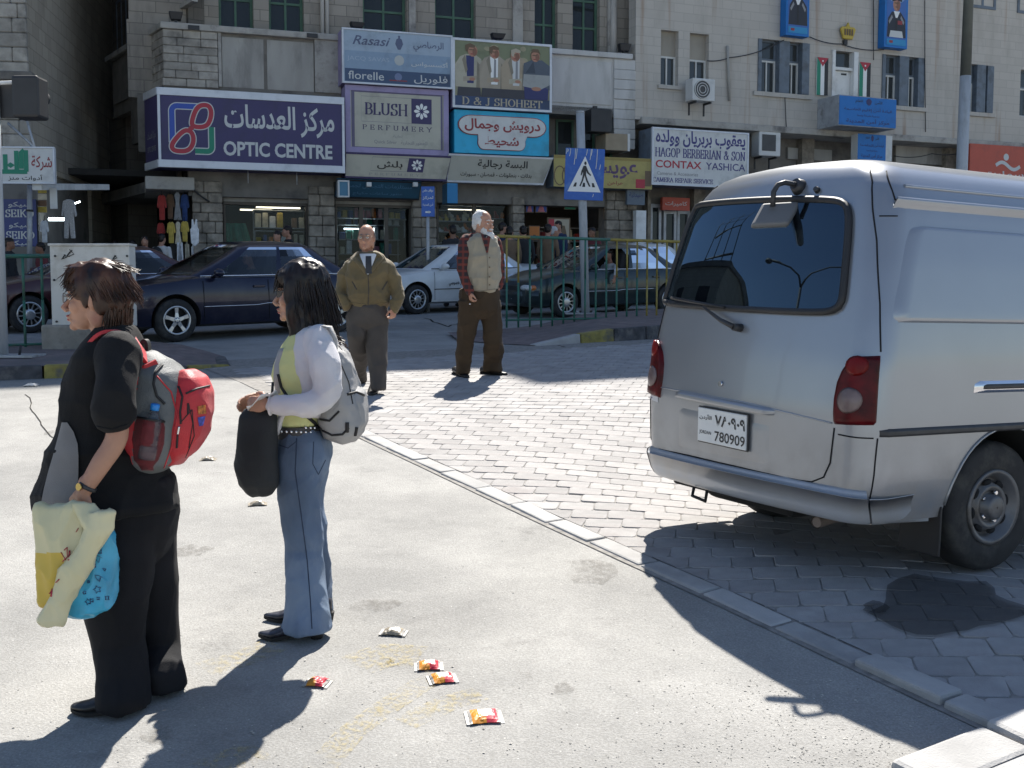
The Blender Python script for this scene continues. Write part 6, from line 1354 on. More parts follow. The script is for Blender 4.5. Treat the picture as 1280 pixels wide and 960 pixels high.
obj('exhaust',MB().tube([(.9,-.42,.27),(.5,-.45,.255),(.18,-.50,.235),(.10,-.51,.225)],.030,14,caps=False).tube([(.5,-.45,.255),(.103,-.51,.2255)],.025,14,caps=True),pmat('rusty_steel',(.16,.13,.11),.6,metal=.4,var=.3),van,local=True)
LB((.585,-.70,.20),(.012,.24,.24),V_rub,'mud_flap',bevel=.004)
obj('tow_hook',MB().tube([(.04,.33,.26),(.03,.33,.215),(.03,.22,.205),(.03,.21,.26)],.009,6),V_under,van,local=True);LB((.12,.30,.27),(.12,.5,.05),V_under,'bumper_bracket',bevel=.02)
def wheel(parent,c,side,R_=.33,wd=.19,rim=.185,mats_=(None,None),style='steel',name='wheel',axis=None,fwd=None):
 """side = +1: outer face towards local +y; built in the parent's local frame"""
 c=Vector(c);Y=(axis or Vector((0,1,0)))*side;X=fwd or Vector((1,0,0));n=40
 def ring(r,y):return[c+Y*y+X*(r*math.cos(6.28319*k/n))+ZU*(r*math.sin(6.28319*k/n))for k in range(n)]
 h=wd/2
 ty=obj(name,MB().loft([ring(rim,-h),ring(R_-.035,-h),ring(R_-.008,-h+.02),ring(R_,-h+.045),ring(R_,h-.045),ring(R_-.008,h-.02),ring(R_-.03,h-.002),ring(rim+.028,h),ring(rim,h-.012)],caps=False),mats_[0]or V_tyre,parent,local=True)
 if style=='steel':
  rm=obj('rim',MB().loft([ring(rim+.012,h-.006),ring(rim+.010,h+.006),ring(rim-.012,h+.002),ring(rim-.03,h-.05),ring(rim-.05,h-.055),ring(rim*.62,h-.012),ring(rim*.50,h-.012),ring(rim*.44,h-.03),ring(rim*.36,h-.03),ring(rim*.34,h+.012),ring(rim*.25,h+.02),ring(.004,h+.02)],caps=False),mats_[1]or V_rim,ty,local=True)
  for k in range(8):
   a=6.28319*k/8+.2;p=c+Y*(h-.028)+X*(rim*.70*math.cos(a))+ZU*(rim*.70*math.sin(a));t_=X*-math.sin(a)+ZU*math.cos(a);r_=X*math.cos(a)+ZU*math.sin(a)
   obj('vent_slot',MB().ell(p,(.030,.017,.012),ax=(t_,r_,Y),nu=12,nv=7),V_gap,rm,local=True)
  for k in range(5):
   a=6.28319*k/5;p=c+Y*(h-.025)+X*(rim*.41*math.cos(a))+ZU*(rim*.41*math.sin(a));obj('wheel_nut',MB().cyl(p,p+Y*.02,.010,n=6),V_chr,rm,local=True)
 else:
  obj('brake_disc',MB().loft([ring(rim*.98,h-.06),ring(.01,h-.06)],caps=False),V_under,ty,local=True)
  rm=obj('rim',MB().loft([ring(rim+.014,h-.004),ring(rim+.012,h+.007),ring(rim-.012,h+.004),ring(rim-.014,h-.05)],caps=False),mats_[1],ty,local=True)
  ns=5 if style=='spoke' else 12
  for k in range(ns):
   a=6.28319*k/ns+math.pi/2;t_=X*-math.sin(a)+ZU*math.cos(a);r_=X*math.cos(a)+ZU*math.sin(a)
   w0,w1=(.034,.024)if style=='spoke' else(.008,.008);sk=.0 if style=='spoke' else .08
   pts=[c+Y*(h+.004)+r_*.02-t_*w0,c+Y*(h+.004)+r_*.02+t_*w0,c+Y*(h-.002)+r_*(rim*.55)+t_*(w1+sk*.5),c+Y*(h-.0)+r_*(rim-.006)+t_*(w1*1.35+sk),c+Y*(h-.0)+r_*(rim-.006)-t_*(w1*1.35-sk),c+Y*(h-.002)+r_*(rim*.55)-t_*(w1-sk*.5)]
   obj('spoke',MB().prism(pts,Y*-.022),mats_[1],rm,local=True,bevel=.004 if style=='spoke' else 0,seg=1)
  hb=.045 if style=='spoke' else .085
  obj('hub_cap',MB().loft([ring(hb,h-.01),ring(hb,h+.009),ring(hb*.6,h+.013),ring(.003,h+.014)],caps=False),mats_[1],rm,local=True)
  if style=='spoke':
   for k in range(5):
    a=6.28319*(k+.5)/5+math.pi/2;p=c+Y*(h+.003)+X*(.033*math.cos(a))+ZU*(.033*math.sin(a));obj('wheel_nut',MB().cyl(p,p+Y*.012,.007,n=6),V_gap,rm,local=True)
 return ty
for wx in(WX,FX_):
 for sy in(-1,1):wheel(van,(wx,sy*.70,WZ),sy,R_=.32,rim=.175)
def hor(x0,x1,z0_,z1_,sy,d,m,name):
 obj(name,MB().loft([[Vector((x0+(x1-x0)*k/8-(zz_-z0_)*(.0 if k<8 else .35),sy*(lut(WID,zz_)+d),zz_))for k in range(9)]for zz_ in np.linspace(z0_,z1_,7)],closed=False,caps=False),m,van,local=True)
for sy in(-1,1):hor(3.05,3.85,1.15,1.65,sy,.006,V_glass,'door_window');obj('headlight',MB().ell((4.60,sy*.58,.72),(.05,.16,.09)),V_lens,van,local=True)
obj('windscreen',MB().loft([[Vector((lut(XF,zz_)+.05-.06*abs(t)**3,t*lut(WID,zz_)*.86,zz_))for t in np.linspace(-1,1,13)]for zz_ in np.linspace(1.12,1.72,8)],closed=False,caps=False),V_glass,van,local=True)
LB((4.64,0,.42),(.12,1.5,.2),V_trim,'front_bumper',bevel=.04)
# cars
C_glass=glassmat('car_glass',(.45,.5,.52),.0,.9,(.01,.012,.014),1.5)
C_seat=pmat('car_seat',(.03,.03,.032),.9)
C_lamp=pmat('headlamp_glass',(.5,.52,.52),.1,coat=1,var=.25,scale=30)
C_amb=pmat('amber_lamp',(.55,.15,.02),.15,coat=1)
C_alloy=pmat('alloy_silver',(.55,.56,.57),.3,metal=.85,var=.05)
C_trim=pmat('car_black_trim',(.02,.02,.022),.5)
def cat(p0,p1,p2,p3,t):
 return .5*((2*p1)+(p2-p0)*t+(2*p0-5*p1+4*p2-p3)*t*t+(3*p1-p0-3*p2+p3)*t**3)
def spl(tab,x):
 if x<=tab[0][0]:return tab[0][1]
 for i in range(len(tab)-1):
  if x<=tab[i+1][0]:
   t=(x-tab[i][0])/(tab[i+1][0]-tab[i][0]);y=[tab[max(0,i-1)][1],tab[i][1],tab[i+1][1],tab[min(len(tab)-1,i+2)][1]]
   return cat(*y,t)
 return tab[-1][1]
def sedan(name,label,col,pos,ang,L=4.5,Wd=1.72,H=1.43,wb=2.7,belt=.92,hood=(.62,.80,.90),trunk=(.97,.96),rim=('spoke',C_alloy),R_=.31,trim=None,xa=(.95,-.05,-1.05,-1.75),paint_kw={},group=None,open_front=False):
 """xa: windscreen foot, roof front, roof rear, rear-window foot (x from the middle between the axles, + forward)"""
 M=ground_frame(pos[0],pos[1],ang);o3=Vector((pos[0],pos[1],g(*pos)));t=thing(name,label,'car',o3,M,group)
 paint=pmat('paint_'+label.split()[0]+'_'+label.split()[1]+str(len(MATS)),col,.28,metal=paint_kw.get('metal',.3),var=.05,scale=3,coat=.6,dirt=tuple(q*.8+.02 for q in col),dscale=1.5)
 ov=(L-wb)/2;xF,xB=wb/2+ov*.92,-wb/2-ov*1.08
 top=[(xB,trunk[0]-.12),(xB+.06,trunk[0]),(xB+.3,trunk[1]+.01),(xa[3],belt+.03),(0,belt+.0),(xa[0],hood[2]+.01),(xa[0]+.35,hood[2]-.03),(xF-.35,hood[1]),(xF-.06,hood[0]+.06),(xF,hood[0]-.04)]
 hw=[(xB,Wd*.42),(xB+.15,Wd*.465),(xB+.6,Wd*.495),(0,Wd*.5),(xF-.8,Wd*.49),(xF-.25,Wd*.45),(xF,Wd*.36)]
 bot=[(xB,.36),(xB+.25,.26),(-wb/2+.4,.2),(wb/2-.4,.2),(xF-.25,.2),(xF,.28)]
 xs_=[xB,xB+.03,xB+.08]+list(np.linspace(xB+.2,xF-.2,44))+[xF-.12,xF-.05,xF-.015,xF]
 rings=[]
 for x in xs_:
  T,h_,b_=spl(top,x),spl(hw,x),spl(bot,x);mid=(T+b_)/2+.05
  half=[(0,b_),(h_*.8,b_),(h_*.95,b_+.04),(h_*.99,b_+.16),(h_,mid-.05),(h_*.995,mid+.08),(h_*.975,T-.09),(h_*.945,T-.03),(h_*.86,T-.005),(h_*.5,T+.012),(0,T+.018)]
  ring=[Vector((x,y,z))for y,z in half]+[Vector((x,-y,z))for y,z in half[-2:0:-1]]
  rings.append(ring)
 body=obj('body',MB().loft(rings),[paint,V_under],t,local=True);cuts=[]
 wz=R_
 for wx in(-wb/2,wb/2):
  for sy in(-1,1):cuts.append(obj('cutter',MB().cyl((wx,sy*Wd*.28,wz+.01),(wx,sy*Wd*.7,wz+.01),R_+.055,n=36,m=1),[paint,V_under],t,local=True))
 boolean(body,cuts);body.data.polygons.foreach_set('use_smooth',[True]*len(body.data.polygons));body.data.set_sharp_from_angle(angle=R(35))
 zb=belt-.02;hh=H-zb
 XFt=[(0,xa[0]),(.5,xa[0]+(xa[1]-xa[0])*.53),(.85,xa[1]+(xa[0]-xa[1])*.12),(1,xa[1]-.06)];XBt=[(0,xa[3]),(.5,xa[3]+(xa[2]-xa[3])*.56),(.85,xa[2]+(xa[3]-xa[2])*.12),(1,xa[2]+.08)]
 WT=[(0,Wd*.462),(.5,Wd*.425),(.85,Wd*.375),(.95,Wd*.34),(1,Wd*.29)]
 def cab(side,a,h):
  xf,xb,w_=spl(XFt,h),spl(XBt,h),spl(WT,h);y=w_*(1-.10*(2*a-1)**4)
  return Vector((xf+(xb-xf)*a,side*y,zb+hh*h))
 hs=[0,.06,.3,.6,.80,.87,.94,1.0]
 cols=[0,.075,.26,.475,.515,.70,.845,.885,1.0];glassc={(1,2):True,(3+1,5):True}
 cab_mb=MB();gl=[]
 for side in(-1,1):
  for(a0,a1,gls)in((0,.10,0),(.10,.475,1),(.475,.515,0),(.515,.865,1),(.865,1,0)):
   for(h0,h1)in zip(hs[:-1],hs[1:]):
    isg=gls and .06<=h0 and h1<=.87
    n_=4
    for k in range(n_):
     q0,q1=a0+(a1-a0)*k/n_,a0+(a1-a0)*(k+1)/n_
     qs=[cab(side,q0,h0),cab(side,q1,h0),cab(side,q1,h1),cab(side,q0,h1)]
     if isg:gl.append((side,a0,qs))
     else:cab_mb.add(qs,[(0,1,2,3)],0,True)
 def front(x_at,yf,h,bulge):return Vector((x_at(h)+bulge*(1-yf*yf),yf*spl(WT,h)*(.9),zb+hh*h))
 ws={0:[],1:[]}
 for ii,(tab,bl)in enumerate(((XFt,.10),(XBt,-.07))):
  for(y0,y1)in zip(np.linspace(-1,1,9)[:-1],np.linspace(-1,1,9)[1:]):
   for(h0,h1)in zip(hs[:-1],hs[1:]):
    qs=[Vector((spl(tab,h)+bl*(1-y*y),y*spl(WT,h)*.9,zb+hh*h))for y,h in((y0,h0),(y1,h0),(y1,h1),(y0,h1))]
    if abs(y0)<=.76 and abs(y1)<=.76 and h0>=.06 and h1<=.94:ws[ii].append(qs)
    else:cab_mb.add(qs,[(0,1,2,3)],0,True)
 rr=[]
 for k in range(7):
  a=k/6;rr.append([Vector((cab(1,a,1).x+(.10*(1-y*y)if k==0 else-.07*(1-y*y)if k==6 else 0),y*spl(WT,1)*(.9 if k in(0,6)else 1-.1*(2*a-1)**4),H+.03*(1-y*y)*(1-(2*a-1)**2*.6)))for y in np.linspace(-1,1,9)])
 cab_mb.loft(rr,0,True,False,closed=False)
 cb=obj('cabin',cab_mb,paint,t,local=True)
 bm=bmesh.new();bm.from_mesh(cb.data);bmesh.ops.remove_doubles(bm,verts=bm.verts,dist=.004);bmesh.ops.recalc_face_normals(bm,faces=bm.faces);bm.to_mesh(cb.data);bm.free()
 for side in(-1,1):
  for a0 in(.10,.515):
   if open_front and side==open_front and a0==.10:continue
   m_=MB();[m_.add(qs,[(0,1,2,3)],0,True)for s_,a_,qs in gl if s_==side and a_==a0];obj('side_window',m_,C_glass,t,local=True)
 for ii,nm in((0,'windscreen'),(1,'rear_window')):m_=MB();[m_.add(qs,[(0,1,2,3)],0,True)for qs in ws[ii]];obj(nm,m_,C_glass,t,local=True)
 for side in(-1,1):
  pts=[cab(side,a,.06)+Vector((0,side*.004,0))for a in np.linspace(.02,.98,14)];obj('belt_moulding',MB().tube(pts,.010,5),trim or C_trim,t,local=True)
  hws=lambda x:spl(hw,x)
  if trim:obj('side_strip',MB().tube([Vector((x,side*(hws(x)+.002),.50+.02*(x<0)))for x in np.linspace(-wb/2+R_+.1,wb/2-R_-.1,12)],.014,6,flat=.5),trim,t,local=True)
  else:obj('side_strip',MB().tube([Vector((x,side*(hws(x)+.002),.50))for x in np.linspace(-wb/2+R_+.1,wb/2-R_-.1,12)],.018,6,flat=.5),C_trim,t,local=True)
  for xd in(xa[0]-.08,-.12,-1.0):
   obj('door_gap',MB().tube([Vector((xd+(.25 if xd<-.5 and z<.55 else 0)*1.0,side*(hws(xd)*(1.0 if z<belt-.12 else .975)+.001),z))for z in np.linspace(.28,belt-.05,7)],.004,4),V_gap,body,local=True)
  for xd in(.12,-.85):obj('door_handle',MB().box((xd-.08,side*(hws(xd)*.985+.012),belt-.15),(.19,.03,.035)),paint,t,local=True,bevel=.008)
  mp_=Vector((xa[0]-.28,side*(Wd*.5+.085),belt+.06));mr_=obj('wing_mirror',MB().ell(mp_,(.07,.11,.065)),paint,t,local=True);obj('mirror_stalk',MB().cyl(mp_-Vector((0,side*.08,.02)),mp_-Vector((0,side*.18,.05)),.03,n=8),paint,mr_,local=True)
  zl=hood[0]-.06;yl=spl(hw,xF-.1)*.78
  hl=obj('headlight',MB().ell((xF-.10,side*yl,zl),(.13,.17,.075)),C_lamp,t,local=True);obj('indicator',MB().ell((xF-.17,side*(yl+.13),zl),(.10,.07,.06)),C_amb,hl,local=True)
  obj('tail_light',MB().ell((xB+.06,side*spl(hw,xB+.1)*.8,trunk[0]-.16),(.09,.18,.08)),V_red,t,local=True)
  for wx in(-wb/2,wb/2):wheel(t,(wx,side*(spl(hw,wx)-.105),wz),side,R_,.19,R_*.63,(None,rim[1]),rim[0])
 for x_,s_ in((xF+.005,1),(xB-.005,-1)):
  obj('bumper',MB().loft([[Vector((spl([(-1,x_-.22*s_),(-.6,x_-.04*s_),(0,x_+.04*s_),(.6,x_-.04*s_),(1,x_-.22*s_)],y),y*Wd*.475,z))+Vector((s_*dx,0,0))for y in np.linspace(-1,1,15)]for z,dx in((.27,-.03),(.30,.03),(.40,.05),(.50,.045),(.535,.0))],closed=False,caps=False),paint,t,local=True)
 obj('grille',MB().box((xF-.005,0,hood[0]-.07),(.06,.7,.11)),C_trim,t,local=True,bevel=.02)
 obj('number_plate',MB().box((xF+.06,0,.42),(.02,.44,.11)),bpy.data.materials['plate_white'],t,local=True)
 obj('number_plate',MB().box((xB-.06,0,.46),(.02,.44,.11)),bpy.data.materials['plate_white'],t,local=True)
 for sy in(-1,1):
  obj('seat',MB().box((.02,sy*.36,.62),(.5,.5,.16)).box((-.26,sy*.36,.92),(.14,.48,.62),0,(Vector((.97,0,.22)),Vector((0,1,0)),Vector((-.22,0,.97)))).box((-.36,sy*.36,1.2),(.1,.26,.15)),C_seat,t,local=True,bevel=.04)
 obj('rear_seat',MB().box((-1.15,0,.85),(.25,1.3,.6)),C_seat,t,local=True,bevel=.05);obj('dashboard',MB().box((xa[0]-.35,0,.82),(.4,1.35,.2)),C_seat,t,local=True,bevel=.05)
 obj('steering_wheel',MB().tube([Vector((.48+.07*math.cos(q),.36+.18*math.sin(q),.86+.17*math.cos(q)))for q in np.linspace(0,6.2832,20)],.014,6,caps=False),C_trim,t,local=True)
 return t
AH=math.atan2(-.545,-.839)
def mid(xf,yf,xr,yr):
 a,b=gpt(xf,yf),gpt(xr,yr);d=(a-b);return((a.x+b.x)/2,(a.y+b.y)/2),math.atan2(d.y,d.x),d.length
p_,a_,l_=mid(211,428,428,415)
Hn=Vector((math.cos(a_),math.sin(a_),0));side_=Vector((-Hn.y,Hn.x,0));off=.78
blue_pos=(p_[0]-side_.x*off,p_[1]-side_.y*off)
blue=sedan('saloon_car','dark navy blue saloon car with five spoke wheels behind the two women',(.006,.007,.028),blue_pos,a_,4.53,1.73,1.43,2.72,.93,(.68,.84,.93),(1.0,.99),('spoke',C_alloy),.315,V_chr,(1.02,.10,-.95,-1.72),dict(metal=.4))
p_=(-1.40,24.2);white_pos=p_
white=sedan('saloon_car','white saloon car with dark lettering on its door between the two men',(.66,.67,.67),p_,AH+.10,4.4,1.7,1.39,2.62,.90,(.62,.76,.88),(.95,.95),('cap',C_alloy),.30,None,(.98,.15,-.9,-1.6),dict(metal=.0))
fw=gpt(705,397);gdir=Vector((math.cos(AH),math.sin(AH),0));gs=Vector((-gdir.y,gdir.x,0));c_=fw-gdir*1.30-gs*.74;green_pos=(c_.x,c_.y)
green=sedan('saloon_car','dark green saloon car behind railing with driver leaning arm out',(.014,.028,.032),green_pos,AH,4.35,1.69,1.39,2.46+.14,.91,(.64,.78,.90),(.98,.97),('cap',C_alloy),.30,V_chr,(1.0,.12,-.92,-1.65),dict(metal=.35),open_front=1)
wpos=P(775,372,26.6);white2_pos=(wpos.x,wpos.y)
sedan('saloon_car','white car farther back, hidden by dark green car behind the railing',(.62,.63,.63),white2_pos,AH,4.3,1.68,1.42,2.55,.92,(.66,.8,.9),(1.0,.98),('cap',C_alloy),.30,None,(1.0,.10,-1.0,-1.7),dict(metal=.0))
mpos=P(118,390,19.3)
sedan('saloon_car','maroon saloon car behind utility cabinet at left',(.05,.010,.014),(mpos.x,mpos.y),AH+.12,4.4,1.68,1.37,2.6,.90,(.62,.77,.88),(.93,.94),('cap',C_alloy),.30,V_chr,(.95,.05,-.85,-1.75),dict(metal=.3))
WMx=W[white.name];R3=WMx.to_3x3();o_=WMx@Vector((.36,.858,.60));obj('lettering',text_mb('ممر خصوصي',o_,R3@Vector((-1,0,0)),R3@ZU,.40,.10,.03,True,.004),INK['black'],white,fix=False)
# people
from mathutils.bvhtree import BVHTree
def soft(name,mb,mats,parent=None,vox=.008,smooth=6,folds=None,region=None,fold_mask=None,tris=None):
 """closed overlapping shapes grown into one continuous surface, smoothed, with cloth folds"""
 me=_mesh('tmp',mb,[]);fixn(me);t=bpy.data.objects.new('tmp',me);COL.objects.link(t)
 r=t.modifiers.new('r','REMESH');r.mode='VOXEL';r.voxel_size=vox;r.adaptivity=0
 if smooth:s=t.modifiers.new('s','SMOOTH');s.factor=.5;s.iterations=smooth
 bpy.context.view_layer.update();dg=bpy.context.evaluated_depsgraph_get();m2=bpy.data.meshes.new_from_object(t.evaluated_get(dg));bpy.data.objects.remove(t);bpy.data.meshes.remove(me)
 n=len(m2.vertices);co=np.empty(n*3,'f');m2.vertices.foreach_get('co',co);co=co.reshape(-1,3);no=np.empty(n*3,'f');m2.vertex_normals.foreach_get('vector',no);no=no.reshape(-1,3)
 if folds:
  d=np.zeros(n)
  for(sc,amp,ph)in folds:
   q=co*np.array(sc);d+=amp*np.array([1-2*abs(mnoise.noise(Vector(p)+Vector((ph,ph,ph))))**.7 for p in q])
  if fold_mask is not None:d*=np.array([fold_mask(p)for p in co])
  co=co+no*d[:,None]
 V=[tuple(p)for p in co];F=[list(p.vertices)for p in m2.polygons];bpy.data.meshes.remove(m2)
 out=MB();out.v=V;out.f=F;out.s=[True]*len(F);out.m=[0]*len(F)
 if region is not None:
  out.m=[region(Vector(V[f[0]]))for f in F]
 return obj(name,out,mats,parent,fix=False)
def ringrow(x0,x1,y,D,dh,off=0.0,n=30,e=1.0):
 C=P((x0+x1)/2,y,D+off);a=(x1-x0)/2*C.y/F_PX;r=[]
 for k in range(n):
  th=2*math.pi*k/n;c,s=math.cos(th),math.sin(th)
  r.append(C+Vector((a*math.copysign(abs(c)**e,c),dh*math.copysign(abs(s)**e,s),0)))
 return r
def rows(mb,tab,D,e=.9,m=0):
 """tab: (y, xl, xr, half depth, depth offset)"""
 return mb.loft([ringrow(t[1],t[2],t[0],D,t[3],t[4]if len(t)>4 else 0,e=e)for t in tab],m)
def limb(mb,pts,rad,n=14,m=0,flat=None):
 """rounded limb through world points"""
 pts=[Vector(p)for p in pts];q=[];rr=[]
 for i in range(len(pts)-1):
  for k in range(5):
   t=k/5;i0,i3=max(0,i-1),min(len(pts)-1,i+2)
   q.append(Vector([cat(pts[i0][a],pts[i][a],pts[i+1][a],pts[i3][a],t)for a in range(3)]));rr.append(rad[i]+(rad[i+1]-rad[i])*t)
 q.append(pts[-1]);rr.append(rad[-1])
 mb.tube(q,rr,n,m,flat=flat);mb.ell(q[0],(rr[0],)*3,m,10,7);mb.ell(q[-1],(rr[-1],)*3,m,10,7);return mb
def hand(mb,wr,d,palm,thumb,s=1.0,curl=.5,curls=None,spread=.0):
 """wr wrist, d finger direction, palm normal (side the fingers close to), thumb side"""
 d=d.normalized();palm=(palm-d*palm.dot(d)).normalized();th=d.cross(palm).normalized()
 if th.dot(thumb)<0:th=-th
 limb(mb,[wr-d*.03*s,wr+d*.02*s],[.024*s,.024*s],10)
 mb.ell(wr+d*.048*s,(.046*s,.040*s,.015*s),0,14,9,(d,th,palm))
 for k in range(4):
  base=wr+d*(.083-.004*abs(k-1.3))*s+th*((.027-.018*k)*s);ln=(.071,.078,.073,.057)[k]*s;c=(curls[k]if curls else curl)*(1+.08*k)
  dd=(d+th*spread*(1.3-k)).normalized();p=base;pts=[p-dd*.02*s];ang=0
  for fr in(.42,.32,.26):
   ang+=c*1.05;v=dd*math.cos(ang)+palm*math.sin(ang);p=p+v*ln*fr;pts.append(p)
  mb.tube([pts[0],base]+pts[1:],[.0095*s,.0095*s,.0088*s,.0080*s,.0066*s],8)
 b=wr+d*.025*s+th*.030*s;v1=(d*.6+th*.65+palm*.35).normalized();v2=(d*.85+th*.1+palm*.5).normalized()
 mb.tube([b-v1*.018*s,b+v1*.03*s,b+v1*.03*s+v2*.028*s,b+v1*.03*s+v2*.05*s],[.014*s,.0115*s,.0105*s,.008*s],8);return mb
def head(mb,C,fwd,s=1.0,nod=0.0,jaw=1.0,nose=1.0):
 """skin of the head and neck in a frame that faces fwd"""
 X=fwd.normalized();Y=ZU.cross(X).normalized();X=(X*math.cos(nod)-ZU*math.sin(nod)).normalized();Z=X.cross(Y).normalized()
 q=lambda x,y,z:C+X*(x*s)+Y*(y*s)+Z*(z*s);E=lambda c,r:mb.ell(q(*c),tuple(a*s for a in r),0,18,12,(X,Y,Z))
 E((-.012,0,.035),(.096,.074,.092));E((.025,0,.0),(.066,.066,.088));E((.032,0,-.045),(.060,.055,.066));E((.047,0,-.088),(.042*jaw,.042,.027));E((.080,0,-.102),(.017,.022,.016))
 for y in(-1,1):
  E((.080,.030*y,.022),(.014,.026,.009));E((.063,.038*y,-.030),(.026,.022,.026));E((-.004,.076*y,-.008),(.019,.009,.031));E((.104,.011*y,-.043),(.010,.008,.008));E((-.012,.058*y,-.06),(.03,.014,.045))
 mb.tube([q(.082,0,.018),q(.098,0,-.010),q(.118*(1 if nose==1 else 1.03),0,-.036),q(.104,0,-.049)],[.008*s,.009*s,.0125*s,.009*s],8)
 E((.096,0,-.0655),(.011,.022,.0062));E((.093,0,-.0785),(.0105,.020,.0070))
 mb.tube([q(-.020,0,-.04),q(-.035,0,-.12),q(-.050,0,-.21)],[.054*s,.054*s,.066*s],14)
 return q,(X,Y,Z)
M_skin=pmat('skin_tan',(.42,.225,.15),.5,var=.10,scale=14,bump=.08,bscale=90,dirt=(.36,.16,.11),dscale=9,spec=.35)
M_skin2=pmat('skin_warm',(.42,.235,.16),.5,var=.10,scale=14,bump=.05,bscale=90,dirt=(.40,.19,.13),dscale=9,spec=.35)
M_skin3=pmat('skin_dark',(.24,.12,.075),.55,var=.12,scale=12,spec=.3)
M_hbrown=pmat('hair_brown',(.024,.010,.006),.38,var=.6,scale=26,spec=.4,stretch=(1,1,.3),hue=(.085,.032,.014))
M_hblack=pmat('hair_black',(.008,.006,.006),.38,var=.5,scale=26,spec=.35,hue=(.022,.013,.010))
M_hgrey=pmat('hair_grey',(.13,.12,.115),.6,var=.3,scale=40)
M_hwhite=pmat('hair_white',(.60,.59,.57),.7,var=.12,scale=40,bump=.6,bscale=160)
M_eyew=pmat('eye_white',(.6,.58,.56),.25);M_iris=pmat('eye_dark',(.02,.012,.008),.15);M_lip=pmat('lip_red',(.32,.08,.07),.45,var=.1)
M_blackcloth=pmat('black_cotton',(.009,.009,.010),.85,var=.35,scale=6,bump=.25,bscale=260,sheen=.03,spec=.25)
M_greycloth=pmat('grey_panel_cloth',(.17,.165,.165),.85,var=.15,scale=8,bump=.2,bscale=260,sheen=.2)
M_blacktrs=pmat('black_trousers',(.008,.008,.010),.8,var=.35,scale=6,bump=.2,bscale=260,sheen=.03,spec=.25)
M_shoe=pmat('black_leather',(.016,.015,.015),.42,var=.3,scale=20,bump=.15,bscale=60)
M_sole=pmat('shoe_sole',(.012,.011,.01),.8)
def strands(mb,roots,flow,length,r0,n=5,jit=.01,rng=None,m=0):
 rng=rng or RNG
 for(p,nrm)in roots:
  ln=length(p)*rng.uniform(.75,1.1);q=[p];v=flow(p,nrm).normalized()
  for k in range(n):
   v=(v+flow(q[-1],nrm)*.35+Vector((rng.gauss(0,jit),rng.gauss(0,jit),rng.gauss(0,jit)))*6).normalized();q.append(q[-1]+v*(ln/n))
  mb.tube(q,[r0*(1-.85*(k/n)**1.5)for k in range(n+1)],4,m,caps=False)
def scalp(C,ax,radii,cond,num,rng):
 out=[];X,Y,Z=ax
 while len(out)<num:
  v=Vector((rng.gauss(0,1),rng.gauss(0,1),rng.gauss(0,1))).normalized()
  if not cond(v):continue
  p=C+X*(v.x*radii[0])+Y*(v.y*radii[1])+Z*(v.z*radii[2]);out.append((p,(X*v.x+Y*v.y+Z*v.z).normalized()))
 return out
class Hit:
 """surface of built meshes as seen from the camera, for laying seams, straps and prints on them"""
 def __init__(s,*os_):
  V=[];F=[]
  for o in os_:
   k=len(V);Mw=W[o.name];V+=[Mw@v.co for v in o.data.vertices];F+=[[i+k for i in p.vertices]for p in o.data.polygons]
  s.t=BVHTree.FromPolygons(V,F)
 def __call__(s,x,y,d=.002,fb=None):
  r=ray(x,y).normalized();h=s.t.ray_cast(Vector((0,0,CAM_H)),r)
  if h[0]is None:
   if fb is None:return None
   return P(x,y,fb)
  return h[0]-r*d
 def near(s,p,d=.0):
  h=s.t.find_nearest(p);n=h[1];return h[0]+(p-h[0]).normalized()*d if(p-h[0]).length>1e-6 else h[0]
 def line(s,pts,r,d=.002,n=8,mb=None,flat=None,m=0):
  q=[]
  for a,b in zip(pts[:-1],pts[1:]):
   for k in range(n):
    h=s(a[0]+(b[0]-a[0])*k/n,a[1]+(b[1]-a[1])*k/n,d)
    if h is not None:q.append(h)
  h=s(*pts[-1],d)
  if h is not None:q.append(h)
  return(mb or MB()).tube(q,r,6,m,flat=flat)
 def sheet(s,poly4,d=.003,nu=8,nv=8,mb=None):
  """poly4: four corner pixels"""
  a,b,c,e=[Vector((*p,0))for p in poly4];out=[]
  for j in range(nv+1):
   row=[]
   for i in range(nu+1):
    u,v=i/nu,j/nv;p=(a*(1-u)+b*u)*(1-v)+(e*(1-u)+c*u)*v;h=s(p.x,p.y,d);row.append(h)
   out.append(row)
  last=next(h for r in out for h in r if h is not None)
  for r in out:
   for i,h in enumerate(r):
    if h is None:r[i]=last
    else:last=h
  return(mb or MB()).loft(out,0,True,False,closed=False)
def shoe(mb,heel,toe,w_=.045,h_=.075,point=.5,heel_h=.0,sole=None):
 d=(toe-heel);L_=d.length;X=d.normalized();Y=ZU.cross(X).normalized();rings=[];so=[]
 for t,ww,hh,lift in((0,.55,.75,heel_h),(.06,.85,.95,heel_h),(.25,.95,1.0,heel_h*.9),(.45,.95,.92,heel_h*.5),(.62,1.05,.66,heel_h*.12),(.78,1.0,.52,0),(.90,.75-.25*point,.42,.004),(.97,.5-.3*point,.34,.008),(1.0,.25-.15*point,.22,.012)):
  c=heel+X*(L_*t)+ZU*lift;z0,z1=.008,hh*h_
  r=[c+Y*(ww*w_*math.cos(a))+ZU*(z0+(z1-z0)*(.5+.5*math.sin(a)))for a in[2*math.pi*k/14 for k in range(14)]]
  rings.append(r);so.append([c+Y*(s_*ww*w_*1.03)+ZU*(-.0)for s_ in(-1,1)])
 mb.loft(rings)
 if sole is not None:
  pts=[p[0]for p in so]+[p[1]for p in so[::-1]];sole.prism(pts,Vector((0,0,.012)))
  if heel_h>.015:sole.cyl(heel+X*.02+ZU*(-.003),heel+X*.02+ZU*heel_h,w_*.6,w_*.8,10)
 return mb
rg_=random.Random(11)
